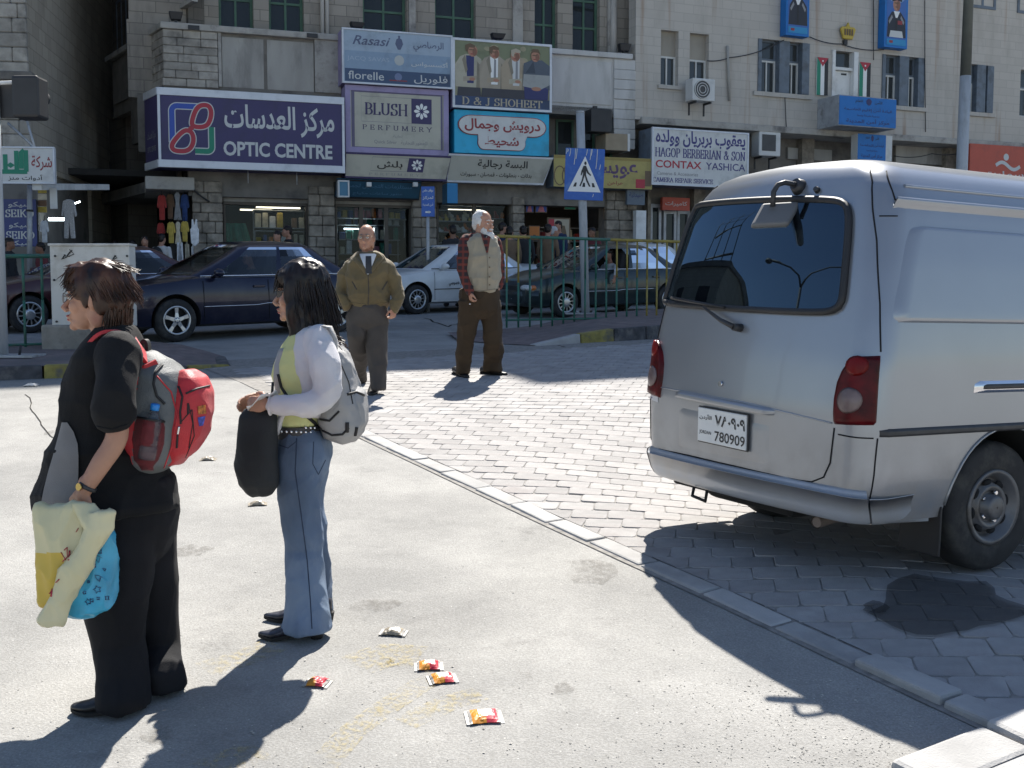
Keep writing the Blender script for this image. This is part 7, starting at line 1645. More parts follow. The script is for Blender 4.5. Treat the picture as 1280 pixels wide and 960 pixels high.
# woman in black with the red and grey backpack
D1=4.07;L_=Vector((-1,0,0))
Q1=lambda x,y,o=0.0:P(x,y,D1+o)
b=MB();q1,ax1=head(b,Q1(121,373),Vector((-1,-.08,0)),1.0,-.02)
limb(b,[Q1(146,425),Q1(145,470),Q1(140,560),Q1(150,620)],[.075,.10,.11,.12],18)
for o in(-1,1):limb(b,[Q1(150,430),Q1(152,446,.14*o)],[.045,.035])
limb(b,[Q1(152,445,-.19),Q1(146,500,-.24),Q1(146,546,-.24),Q1(126,580,-.26),Q1(106,612,-.27)],[.036,.036,.038,.035,.026])
hand(b,Q1(105,613,-.27),(Q1(100,645,-.27)-Q1(105,613,-.27)),Vector((.3,1,0)),Vector((-1,0,.2)),1.0,.75)
limb(b,[Q1(152,445,.19),Q1(120,520,.22),Q1(100,570,.18),Q1(88,610,.05)],[.036,.036,.034,.027]);hand(b,Q1(88,611,.05),Vector((-.1,-.05,-1)),Vector((0,-1,0)),Vector((-1,0,0)),.95,.7)
fa,fb_=gpt(150,888),gpt(206,866)
limb(b,[Q1(140,620,-.08),Q1(142,740,-.08),Vector((P(152,868,fa.y).x,fa.y,fa.z+.08))],[.055,.04,.03]);limb(b,[Q1(175,620,.09),Q1(192,740,.09),Vector((P(208,848,fb_.y).x,fb_.y,fb_.z+.08))],[.055,.04,.03])
w1=soft('person',b,M_skin,None,.0048,3);tag(w1,'woman in black blouse and trousers carrying plastic bags, facing left','person','pedestrians')
b=MB();rows(b,[(409,126,166,.06),(418,118,170,.10),(428,110,172,.165),(445,101,173,.19),(470,94,174,.185),(500,87,174,.18),(530,79,176,.18),(560,69,182,.185),(590,58,205,.195),(612,51,217,.205),(630,48,221,.21),(634,50,219,.205)],D1,.85)
limb(b,[Q1(150,442,-.16),Q1(146,480,-.235),Q1(143,504,-.25),Q1(142,520,-.25)],[.068,.064,.060,.058],18)
limb(b,[Q1(150,442,.16),Q1(130,490,.23),Q1(118,520,.24)],[.07,.066,.062],16)
hem=lambda p:.25+.75*sstep(1.75,1.3,p[2])
bl=soft('blouse',b,[M_blackcloth],w1,.0075,4,[((2.2,2.2,5),.012,1),((6,6,3.5),.009,4),((14,14,9),.003,7)])
h1=Hit(bl)
gp=MB();rws=[]
for y,xa_,xb_ in((528,77,84),(540,74,92),(555,70,97),(570,66,98),(590,60,98),(610,55,97),(625,52,92),(634,51,88)):
 rws.append([h1(xa_+(xb_-xa_)*k/7,y,.009)for k in range(8)])
rws=[r for r in rws if all(v is not None for v in r)]
if len(rws)>2:gp.loft(rws,closed=False,caps=False);obj('grey_panel',gp,M_greycloth,bl)
obj('sleeve_hem',h1.line([(121,533),(140,537),(160,530)],.004,.001),M_blackcloth,bl);obj('collar',MB().tube([q1(-.065,.055*math.sin(a),-.155)+Vector((.055*math.cos(a)-.01,0,.03*math.cos(a)))for a in np.linspace(0,6.2832,22)],.014,8,caps=False),M_blackcloth,bl)
def leg(mb,tab,D,e=.95):return rows(mb,tab,D,e)
b=MB();rows(b,[(596,84,214,.165),(640,88,217,.18),(668,94,214,.165),(688,104,206,.125),(704,116,190,.07)],D1)
yA=fa.y-D1;yB=fb_.y-D1
leg(b,[(630,88,200,.10,-.075),(700,99,192,.105,-.08),(750,107,182,.10,-.08),(800,117,178,.095,-.07),(840,122,181,.09,yA*.5-.03),(868,122,183,.092,yA),(882,121,184,.094,yA)],D1)
leg(b,[(640,130,217,.10,.08),(700,145,216,.10,.085),(750,160,220,.095,.09),(800,176,224,.085,.09),(835,184,227,.08,yB),(858,183,230,.08,yB)],D1)
tr1=soft('trousers',b,M_blacktrs,w1,.0075,9,[((2.5,2.5,1.6),.012,2),((7,7,3),.007,5),((16,16,8),.0014,3)])
for(hx,hy),(tx,ty),nm in(((184,886),(89,892),'shoe'),((229,864),(183,862),'shoe')):
 A,B_=gpt(hx,hy),gpt(tx,ty);m_=MB();s_=MB();shoe(m_,A,B_,.046,.085,.25,.012,s_);o=obj('shoe',m_,M_shoe,w1);obj('sole',s_,M_sole,o)
b=MB();X,Y,Z=ax1;E_=lambda c,r:b.ell(q1(*c),r,0,18,12,ax1)
E_((-.022,0,.052),(.108,.088,.092));E_((-.055,0,.0),(.072,.086,.085));E_((-.070,0,-.055),(.046,.068,.066));E_((.045,0,.075),(.055,.070,.055))
for y in(-1,1):E_((.035,.066*y,.035),(.034,.016,.045));E_((-.035,.074*y,.0),(.03,.016,.06));E_((.018,.072*y,.0),(.016,.010,.035))
hr=soft('hair',b,M_hbrown,w1,.006,3,[((26,26,6),.006,3)])
mb_=MB();rts=scalp(q1(-.022,0,.048),ax1,(.106,.086,.09),lambda v:v.z>-.15 and not(v.x>.62 and v.z<.45),950,rg_)
strands(mb_,rts,lambda p,n:(n*.10+ax1[0]*(.8 if(p-q1(0,0,0)).dot(ax1[0])>.02 else-.5)+Z*(-.25 if n.dot(Z)>.75 else-.95)),lambda p:.07,.0034,5,.014,rg_)
rts=scalp(q1(-.065,0,-.04),ax1,(.06,.078,.075),lambda v:v.x<.3 and v.z<.6,330,rg_);strands(mb_,rts,lambda p,n:n*.04-Z*1.0+X*.12,lambda p:.055,.0034,5,.012,rg_)
rts=[(q1(.062+rg_.uniform(-.02,.025),rg_.uniform(-.062,.062),.090+rg_.uniform(-.02,.02)),X)for _ in range(210)];strands(mb_,rts,lambda p,n:X*.45-Z*.95+Y*rg_.uniform(-.2,.2),lambda p:.062,.0034,5,.03,rg_)
obj('hair_locks',mb_,M_hbrown,hr,fix=False)
def face_parts(q,ax,parent,s=1.0,eye=True,glass=None,lips=None,brow=M_hbrown,both=True):
 X,Y,Z=ax
 for y in(-1,1):
  if eye:
   e=obj('eye',MB().ell(q(.0835,.031*y,.002),(.011*s,.0135*s,.0105*s),0,12,8,ax),M_eyew,parent);obj('iris',MB().ell(q(.0925,.031*y,.002),(.0035*s,.006*s,.006*s),0,10,6,ax),M_iris,e)
   obj('eyelid',MB().tube([q(.086,(.031-.014)*y,.003),q(.0945,.031*y,.0125),q(.085,(.031+.015)*y,.004)],.0035*s,6),M_skin,e)
  obj('eyebrow',MB().tube([q(.094,.014*y,.024),q(.096,.032*y,.030),q(.083,.052*y,.024)],[.0035*s,.0042*s,.002*s],6),brow,parent)
 if lips:obj('lips',MB().ell(q(.0975,0,-.0655),(.0105*s,.0205*s,.0055*s),0,12,8,ax).ell(q(.0945,0,-.0785),(.0105*s,.0185*s,.0062*s),0,12,8,ax),lips,parent)
 if glass is not None:
  fr_,ln_=glass;g_=MB()
  for y in(-1,1):
   pts=[q(.108-.006*abs(math.cos(a)),.033*y+.0225*math.cos(a),.0+.017*math.sin(a))for a in np.linspace(0,6.2832,18)];g_.tube(pts,.0013*s,5,caps=False);g_.tube([q(.100,.055*y,.006),q(.05,.074*y,.008),q(-.005,.081*y,.002)],.0015*s,5)
  g_.tube([q(.108,-.011,.004),q(.112,0,.007),q(.108,.011,.004)],.0014*s,5);go_=obj('glasses',g_,fr_,parent)
  for y in(-1,1):
   pts=[q(.107,.033*y+.022*math.cos(a),.0165*math.sin(a))for a in np.linspace(0,6.2832,17)[:-1]];obj('spectacle_lens',MB().add(pts,[list(range(16))]),ln_,go_)
M_lensclear=glassmat('clear_lens',(.93,.93,.93),.0,.97);M_lensdark=glassmat('dark_lens',(.06,.05,.05),.0,.2,(.01,.008,.008));M_wire=pmat('wire_frame',(.18,.14,.10),.3,metal=.8)
face_parts(q1,ax1,w1,1.0,True,(M_wire,M_lensclear),M_lip)
wp_=Q1(109.5,608,-.27);wd_=(Q1(105,613,-.27)-Q1(126,580,-.26)).normalized();u_=wd_.orthogonal().normalized();v_=wd_.cross(u_)
ws_=obj('watch',MB().loft([[wp_+wd_*dz+(u_*math.cos(a)+v_*math.sin(a))*rr_ for a in np.linspace(0,6.2832,25)[:-1]]for dz,rr_ in((-.007,.029),(-.006,.0325),(.006,.0325),(.007,.029))],caps=False),V_trim,w1)
fc_=wp_+Vector((-.5,-.86,.1)).normalized()*.033;obj('watch_face',MB().cyl(fc_,fc_+Vector((-.5,-.86,.1)).normalized()*.006,.013,n=16),pmat('brass',(.45,.33,.12),.25,metal=1),ws_)
M_red=pmat('red_nylon',(.50,.022,.030),.55,var=.12,scale=7,bump=.25,bscale=200,sheen=.1);M_gry=pmat('grey_nylon',(.12,.128,.128),.6,var=.14,scale=8,bump=.3,bscale=200);M_zip=pmat('black_zip',(.012,.012,.013),.6);M_mesh=pmat('dark_red_mesh',(.16,.012,.018),.8,var=.35,scale=90,alpha=.72)
bp0=Q1(205,590);bkp=thing('backpack','red and grey backpack with water bottle in side pocket, worn by woman','backpack',bp0)
b=MB();rows(b,[(440,176,194,.06),(450,166,214,.10),(465,162,230,.135),(490,158,240,.15),(520,156,242,.155),(550,157,234,.155),(574,163,222,.14),(588,176,206,.10)],D1,.8)
mainp=soft('main_compartment',b,[M_gry,M_red],bkp,.007,4,[((5,5,5),.008,2),((11,11,11),.003,6)],region=lambda p:1 if p.x<P(171+(proj(p)[1]-500)*-.10,500,p.y).x else 0)
b=MB();rows(b,[(462,228,244,.05),(472,222,257,.09),(490,218,263,.115),(515,214,264,.12),(540,208,259,.115),(562,204,245,.10),(580,203,224,.06)],D1,.85)
pk=soft('front_pocket',b,M_red,bkp,.007,4,[((6,6,6),.006,8),((14,14,14),.0025,1)])
hb_=Hit(mainp,pk)
def zipl(pts,r=.0035,m=M_zip,nm='zip',par=None):return obj(nm,hb_.line(pts,r,.0015),m,par or bkp)
zipl([(203,456),(194,466),(192,480),(196,495),(206,505)],.005);zipl([(223,483),(228,496),(225,515),(226,530)],.004);zipl([(232,492),(246,486),(262,482)],.004);zipl([(226,528),(240,512),(243,545),(232,572)],.0018,M_zip,'seam');zipl([(236,505),(241,530),(236,560)],.0016,M_zip,'seam')
z_=zipl([(224,533),(222,543)],.005,V_chr,'zip_pull');zipl([(222,544),(221,560)],.004,M_zip,'zip_pull');zipl([(235,504),(235,518)],.0035,M_zip,'zip_pull')
zipl([(196,470),(214,490),(222,520),(214,560),(205,585)],.003,M_red,'piping')
obj('emblem',hb_.sheet([(247,508),(257,506),(258,517),(248,518)],.003,4,4),pmat('emblem_orange',(.5,.16,.03),.6,var=.6,scale=80),pk);obj('emblem',hb_.sheet([(247,522),(257,520),(254,532),(249,533)],.003,4,4),pmat('emblem_blue',(.05,.07,.35),.6,var=.6,scale=80),pk)
c0,c1=Q1(183,574,-.165),Q1(194,507,-.175)
btl=thing('water_bottle','clear water bottle with blue cap in backpack side pocket','bottle',c0);axb=(c1-c0).normalized()
M_pet=glassmat('bottle_plastic',(.80,.83,.86),.08,.82,(.25,.27,.3),1.4)
ub=axb.orthogonal().normalized();vb=axb.cross(ub);hgt_=(c1-c0).length
def lathe(prof,c,ax,u,v,n=24):return MB().loft([[c+ax*z+(u*math.cos(6.28319*k/n)+v*math.sin(6.28319*k/n))*r for k in range(n)]for z,r in prof])
obj('bottle_body',lathe([(0,.02),(.003,.030),(.02,.032),(.05,.032),(.055,.030),(.06,.032),(.085,.032),(.09,.030),(.095,.032),(.12,.032),(.15,.028),(.165,.016),(hgt_-.012,.0135)],c0,axb,ub,vb),M_pet,btl)
obj('cap',lathe([(hgt_-.016,.0155),(hgt_+.004,.0160),(hgt_+.006,.014)],c0,axb,ub,vb),pmat('cap_blue',(.02,.22,.62),.4),btl)
b=MB();rws=[]
for y,xa_,xb_,dd in((588,170,196,.145),(575,163,201,.185),(555,160,206,.205),(535,164,207,.21),(527,168,206,.208)):
 rws.append([P(xa_+(xb_-xa_)*k/9,y-(6*(1-k/9)if y<560 else 0),D1-dd*(.55+.45*math.sin(math.pi*(k+.6)/10.2)))for k in range(10)])
obj('mesh_pocket',b.loft(rws,closed=False,caps=False),M_mesh,bkp);obj('pocket_trim',MB().tube([p-Vector((0,.004,0))for p in rws[-1]],.005,6),M_zip,bkp)
def band(pts,wv,th,nm,mat_,par):
 """flat strap through world points; wv half-width vector"""
 q=[];
 for i in range(len(pts)-1):
  for k in range(6):i0,i3=max(0,i-1),min(len(pts)-1,i+2);q.append(Vector([cat(pts[i0][a],pts[i][a],pts[i+1][a],pts[i3][a],k/6)for a in range(3)]))
 q.append(pts[-1]);rws=[]
 for i,p in enumerate(q):
  t_=(q[min(i+1,len(q)-1)]-q[max(0,i-1)]).normalized();wv_=wv(i/(len(q)-1))if callable(wv)else wv;s_=(wv_-t_*wv_.dot(t_));n_=t_.cross(s_).normalized()*th
  rws.append([p-s_+n_,p+s_+n_,p+s_-n_,p-s_-n_])
 return obj(nm,MB().loft(rws),mat_,par,sharp=40)
for o,nm in((-.13,'shoulder_strap'),(.13,'shoulder_strap')):
 band([Q1(185,452,o*.6),Q1(172,436,o*.8),Q1(156,421,o),Q1(140,414,o),Q1(122,421,o-.01),Q1(104,446,o),Q1(96,478,o)],Vector((0,.030,0)),.006,nm,M_red,bkp)
band([Q1(150,404,-.02),Q1(160,418,-.04),Q1(172,436,-.06),Q1(184,450,-.05)],Vector((.010,.022,0)),.005,'haul_loop',M_red,bkp)
band([Q1(176,446,0),Q1(179,428,0),Q1(184,428,-.0),Q1(186,446,0)],Vector((0,.018,0)),.006,'carry_handle',M_zip,bkp)
band([Q1(170,462,-.10),Q1(180,460,-.12),Q1(196,452,-.10)],Vector((.004,0,.012)),.004,'load_strap',M_red,bkp)
M_ybag=pmat('cream_plastic',(.62,.57,.33),.42,var=.08,scale=3,trans=.0,hue=(.70,.64,.42),spec=.4);M_ybag2=pmat('yellow_plastic',(.60,.42,.06),.4,var=.1,scale=3);M_bbag=pmat('blue_plastic',(.05,.36,.55),.38,var=.22,scale=10,bump=.5,bscale=12)
yb=thing('plastic_bag','cream and yellow plastic carrier bag hanging from her hand','bag',Q1(75,784,-.30))
b=MB();rows(b,[(634,49,112,.016,-.33),(650,50,110,.024,-.33),(680,51,108,.03,-.33),(705,53,98,.032,-.33),(730,56,86,.03,-.33),(752,55,72,.018,-.33)],D1,.9)
yo=soft('bag_film',b,[M_ybag,M_ybag2],yb,.0055,1,[((9,9,2.2),.020,1),((20,20,7),.009,4)],region=lambda p:1 if(lambda q:q[1]>690 and q[0]<80)(proj(p))else 0)
rl=soft('rolled_film',rows(rows(MB(),[(640,112,143,.018,-.37),(660,106,142,.030,-.37),(690,92,124,.034,-.37),(720,74,106,.036,-.37),(750,58,90,.036,-.37),(775,50,84,.032,-.37),(783,54,80,.02,-.37)],D1,.95),[(630,92,118,.012,-.34),(645,96,132,.02,-.36),(660,106,142,.03,-.37)],D1),M_ybag,yb,.0055,1,[((10,10,3.5),.014,5),((24,24,9),.006,2)])
hy=Hit(rl,yo)
for pts,r in(([(80,688),(84,684),(84,696),(78,702)],.004),([(87,688),(86,700)],.004),([(76,690),(82,700)],.003),([(95,665),(98,660)],.004),([(70,728),(74,724)],.005),([(62,742),(66,736),(64,746)],.004)):
 obj('print',hy.line(pts,r,.002,3,flat=.3),INK['red'],yb)
bb=thing('plastic_bag','bright blue patterned plastic bag against her trousers','bag',Q1(110,770,-.25))
b=MB();rows(b,[(668,122,138,.03,-.28),(690,112,138,.05,-.28),(715,100,140,.06,-.28),(740,86,141,.065,-.28),(758,80,136,.055,-.28),(768,84,120,.035,-.28)],D1,.9)
bo=soft('bag_film',b,M_bbag,bb,.0055,3,[((8,8,4),.018,3),((20,20,12),.008,6)]);hb2=Hit(bo);rb_=random.Random(5)
for k in range(16):
 x,y=rb_.uniform(100,135),rb_.uniform(685,755);r=rb_.uniform(2,6);pts=[(x+r*math.cos(a)*(1 if i%2 else .5),y+r*math.sin(a)*(1 if i%2 else .5))for i,a in enumerate(np.linspace(0,6.28,rb_.choice([6,9,11])))]
 try:obj('print',hb2.line(pts,.0022,.002,3,flat=.3),INK['navy'],bb)
 except Exception:pass
 # woman with long black hair and grey backpack
D2=4.77;Q2=lambda x,y,o=0.0:P(x,y,D2+o)
b=MB();q2,ax2=head(b,Q2(376,367),Vector((-1,.06,0)),.98,.03)
limb(b,[Q2(394,412),Q2(388,450),Q2(380,510),Q2(376,555)],[.055,.085,.075,.10],18)
for o in(-1,1):limb(b,[Q2(395,418),Q2(399,428,.13*o)],[.04,.026])
limb(b,[Q2(398,425,-.18),Q2(405,460,-.21),Q2(406,496,-.21),Q2(370,505,-.22),Q2(337,506,-.20)],[.026,.028,.028,.028,.022])
hand(b,Q2(336,506,-.20),Vector((-1,.25,.05)),Vector((.15,.9,-.3)),Vector((-.2,.2,1)),.93,.55)
limb(b,[Q2(398,425,.18),Q2(400,470,.20),Q2(392,496,.18),Q2(355,502,.06),Q2(331,502,-.03)],[.026,.028,.028,.027,.022]);hand(b,Q2(330,502,-.03),Vector((-1,-.3,0)),Vector((0,-.8,-.5)),Vector((0,-.2,1)),.93,.5)
ga,gb=gpt(384,797),gpt(398,774)
limb(b,[Q2(374,555,-.08),Q2(378,670,-.08),Vector((P(386,780,ga.y).x,ga.y,ga.z+.09))],[.05,.038,.028]);limb(b,[Q2(384,555,.08),Q2(388,670,.09),Vector((P(400,755,gb.y).x,gb.y,gb.z+.09))],[.05,.038,.028])
w2=soft('person',b,M_skin2,None,.0048,3);tag(w2,'woman with long black hair, white cardigan and blue jeans, facing left','person','pedestrians')
M_lime=pmat('lime_cotton',(.60,.61,.27),.8,var=.08,scale=8,bump=.15,bscale=260);M_cardi=pmat('white_knit',(.62,.60,.62),.85,var=.06,scale=10,bump=.35,bscale=320,sheen=.2)
def denim():
 m=pmat('blue_denim',(.12,.17,.255),.85,var=.45,scale=3.0,bump=.35,bscale=420,dirt=(.21,.27,.35),dscale=3.2,stretch=(1,1,.55));return m
M_denim=denim()
b=MB();rows(b,[(408,374,410,.05),(420,362,414,.12),(436,352,416,.15),(455,344,416,.155),(470,342,415,.155),(488,347,411,.135),(505,349,407,.13),(520,348,404,.135),(530,348,402,.14)],D2,.85)
top=soft('top',b,M_lime,w2,.0075,4,[((5,5,8),.004,2),((12,12,16),.002,5)])
b=MB();rows(b,[(405,380,412,.07),(418,372,418,.145),(436,366,421,.165),(460,366,421,.168),(485,370,416,.15),(505,372,412,.145),(517,374,408,.145)],D2,.85)
limb(b,[Q2(399,424,-.14),Q2(404,450,-.19),Q2(408,478,-.21),Q2(404,498,-.215),Q2(380,505,-.225),Q2(356,507,-.215),Q2(344,507,-.205)],[.062,.060,.057,.055,.046,.040,.033],18)
limb(b,[Q2(399,424,.14),Q2(402,470,.20),Q2(396,496,.18),Q2(360,502,.08),Q2(338,502,.0)],[.06,.057,.054,.042,.035],16)
limb(b,[Q2(366,500,-.12),Q2(352,522,-.13),Q2(346,540,-.12)],[.03,.022,.012],flat=.5)
car_=soft('cardigan',b,M_cardi,w2,.0075,4,[((6,6,6),.009,3),((13,13,13),.005,8)])
h2=Hit(car_,top);obj('cuff',MB().tube([Q2(338,507,-.20)+Vector((0,.036*math.cos(a),.036*math.sin(a)))for a in np.linspace(0,6.2832,20)],.006,6,caps=False),M_cardi,car_)
b=MB();rows(b,[(533,347,399,.135),(548,346,412,.155),(570,345,415,.165),(588,346,408,.16),(600,348,402,.14)],D2)
yA,yB=ga.y-D2,gb.y-D2
leg(b,[(580,346,404,.085,-.07),(623,350,401,.085,-.075),(660,355,402,.075,-.075),(685,358,403,.070,-.07),(720,359,406,.076,-.05+yA*.3),(757,358,409,.086,yA*.8-.01),(778,356,411,.092,yA),(787,354,413,.094,yA)],D2)
leg(b,[(580,358,408,.085,.08),(640,365,405,.078,.085),(690,372,410,.068,.09),(730,372,414,.074,.10),(757,370,416,.082,yB),(766,369,417,.084,yB)],D2)
jn=soft('jeans',b,M_denim,w2,.007,3,[((3,3,4.5),.008,2),((9,9,6),.006,6),((22,22,14),.002,1)])
h3=Hit(jn)
M_thread=pmat('denim_seam',(.03,.045,.08),.9);sm=obj('seam',h3.line([(371,548),(369,590),(376,640),(384,700),(388,750),(390,786)],.0022,.0005),M_thread,jn);obj('back_pocket',h3.line([(392,552),(391,580),(398,593),(407,575)],.002,.0005),M_thread,jn);obj('pocket_seam',h3.line([(348,556),(360,560),(370,552)],.002,.0005),M_thread,jn)
b=MB();b.loft([ringrow(346,404,530+k*15/4,D2,.147,e=.9,n=40)for k in range(5)],caps=False)
blt=obj('belt',b,V_trim,w2);hbl=Hit(blt);k=0
for xx in(352,358,364,370,376,382,388,393):
 for yy in(534.5,540):
  p=hbl(xx,yy+(xx-370)*.02,.0)
  if p is not None:obj('stud',MB().ell(p,(.007,.004,.0065),0,8,5),V_chr,blt)
for A,B_ in((ga,gpt(323,799)),(gb,gpt(330,776))):
 m_,s_=MB(),MB();shoe(m_,A+Vector((.06,0,0)),B_,.040,.075,.95,.035,s_);o=obj('shoe',m_,pmat('dark_snakeskin',(.03,.032,.045),.38,var=.6,scale=60),w2);obj('sole',s_,M_sole,o)
b=MB();X,Y,Z=ax2;E_=lambda c,r:b.ell(q2(*c),r,0,18,12,ax2)
E_((-.020,0,.055),(.108,.092,.095));E_((-.035,0,-.01),(.085,.094,.10));E_((-.060,0,-.085),(.072,.096,.105));E_((-.072,0,-.155),(.060,.095,.085));E_((.055,0,.068),(.046,.074,.045))
for y in(-1,1):E_((.018,.078*y,.0),(.036,.018,.075));E_((.005,.082*y,-.09),(.042,.018,.09));E_((-.012,.080*y,-.16),(.05,.022,.08))
hr=soft('hair',b,M_hblack,w2,.0065,4,[((30,30,4),.006,3),((60,60,7),.002,1)])
mb_=MB();rts=scalp(q2(-.03,0,.01),ax2,(.104,.098,.135),lambda v:v.x<.45 and v.z<.8,560,rg_);strands(mb_,rts,lambda p,n:n*.10-Z*1.0-X*.12,lambda p:.16,.0030,6,.014,rg_)
rts=[(q2(-.075+rg_.uniform(-.06,.05),rg_.uniform(-.1,.1),-.19+rg_.uniform(-.04,.03)),X)for _ in range(300)];strands(mb_,rts,lambda p,n:-Z-X*.35+Y*rg_.uniform(-.3,.3),lambda p:.085,.0028,6,.035,rg_)
rts=[(q2(.072+rg_.uniform(-.02,.015),rg_.uniform(-.066,.066),.082+rg_.uniform(-.02,.02)),X)for _ in range(200)];strands(mb_,rts,lambda p,n:X*.3-Z*.95,lambda p:.062,.0030,5,.015,rg_)
obj('hair_locks',mb_,M_hblack,hr,fix=False)
tips=MB();rts=[(q2(-.115+rg_.uniform(-.03,.02),rg_.uniform(-.09,.02),-.205+rg_.uniform(-.03,.02)),X)for _ in range(120)];strands(tips,rts,lambda p,n:-Z*.8-X*.7,lambda p:.07,.003,6,.05,rg_);obj('hair_tips',tips,M_hbrown,hr,fix=False)
face_parts(q2,ax2,w2,.98,False,None,M_lip,M_hblack)
sg_=MB()
for y in(-1,1):sg_.loft([[q2(.105-.022*abs(t)**2*1.0-(.0),.006*y+y*(.048*(t+1)/2),.002+zz)-X*(.028*((t+1)/2)**2)for t in np.linspace(-1,1,9)]for zz in(-.017,-.006,.006,.017)],closed=False,caps=False)
go=obj('sunglasses',sg_,M_lensdark,w2);fr_=MB()
for y in(-1,1):fr_.tube([q2(.078,.056*y,.012),q2(.04,.078*y,.012),q2(-.01,.084*y,.006)],.0035,6)
fr_.tube([q2(.080,-.054,.019),q2(.106,-.02,.020),q2(.108,0,.017),q2(.106,.02,.020),q2(.080,.054,.019)],.003,6);obj('glasses_frame',fr_,V_trim,go)
M_gbag=pmat('pale_grey_nylon',(.33,.325,.32),.6,var=.10,scale=8,bump=.3,bscale=220);gbk=thing('backpack','pale grey backpack with black buckles on back of woman in white cardigan','backpack',Q2(430,552))
b=MB();rows(b,[(428,409,421,.05),(440,408,432,.10),(455,407,440,.125),(480,405,447,.135),(505,400,452,.14),(525,398,455,.135),(540,404,453,.12),(550,414,444,.08)],D2,.82)
gm=soft('main_compartment',b,M_gbag,gbk,.0075,4,[((7,7,6),.009,5),((15,15,15),.004,2)])
b=MB();rows(b,[(482,434,447,.05),(490,432,456,.085),(510,431,459,.095),(528,430,459,.09),(540,430,452,.06)],D2,.85);gp_=soft('front_pocket',b,M_gbag,gbk,.0075,4,[((9,9,8),.006,1)])
hg=Hit(gm,gp_)
for pts,r in(([(434,493),(445,490),(455,494)],.006),([(400,524),(412,526),(424,514)],.005),([(403,538),(415,544),(428,543),(436,535)],.005),([(409,440),(413,470),(409,500)],.003),([(424,450),(436,478),(441,505)],.0025)):obj('strap_line',hg.line(pts,r,.0015),M_zip,gbk)
obj('buckle',hg.line([(434,528),(434,540)],.009,.002),M_zip,gbk);obj('buckle',hg.line([(446,534),(444,544)],.008,.002),M_zip,gbk)
hw2=Hit(car_,top,gm)
ht=Hit(top,gm)
obj('shoulder_strap',MB().tube([Q2(404,408,-.15),Q2(413,409,-.16),Q2(419,424,-.15),Q2(420,444,-.13),Q2(417,462,-.11)],.018,8,flat=.35),M_gbag,gbk)
obj('front_strap',ht.line([(353,436),(347,455),(346,476),(349,492)],.017,.002,5,flat=.35),M_gbag,gbk);obj('waist_strap',ht.line([(348,468),(352,484),(362,500),(374,512),(388,524),(402,536)],.008,.004,5,flat=.5),M_zip,gbk)
bag=thing('shopping_bag','soft black shopping bag hanging from her forearm','bag',Q2(322,617,-.16))
b=MB();rows(b,[(512,306,343,.02,-.16),(522,300,346,.045,-.16),(550,297,347,.06,-.16),(585,296,347,.065,-.16),(605,300,346,.06,-.16),(615,308,340,.04,-.16),(618,314,334,.025,-.16)],D2,.85)
soft('bag_body',b,pmat('black_canvas',(.016,.018,.020),.75,var=.35,scale=6,bump=.3,bscale=200),bag,.0065,4,[((6,6,3),.010,2),((15,15,8),.004,5)])
obj('handle',MB().tube([Q2(312,514,-.16),Q2(322,498,-.17),Q2(334,494,-.20),Q2(338,500,-.20),Q2(338,515,-.16)],.009,8),M_zip,bag);obj('handle',MB().tube([Q2(343,515,-.14),Q2(340,495,-.16),Q2(341,478,-.18)],.006,6),M_zip,bag)
pp=thing('paper','crumpled white paper held in both hands of the woman','paper',Q2(325,505,-.12));M_paper=pmat('white_paper',(.70,.70,.70),.8,var=.05)
obj('sheet',MB().sheet(lambda u,v:Q2(308+36*u+6*v,508-22*u*(1-.3*v)+8*v+3*math.sin(u*9+v*4),-.24+.16*v+.015*math.sin(u*11)),np.linspace(0,1,12),np.linspace(0,1,8)),M_paper,pp).modifiers.new('thick','SOLIDIFY').thickness=.0015
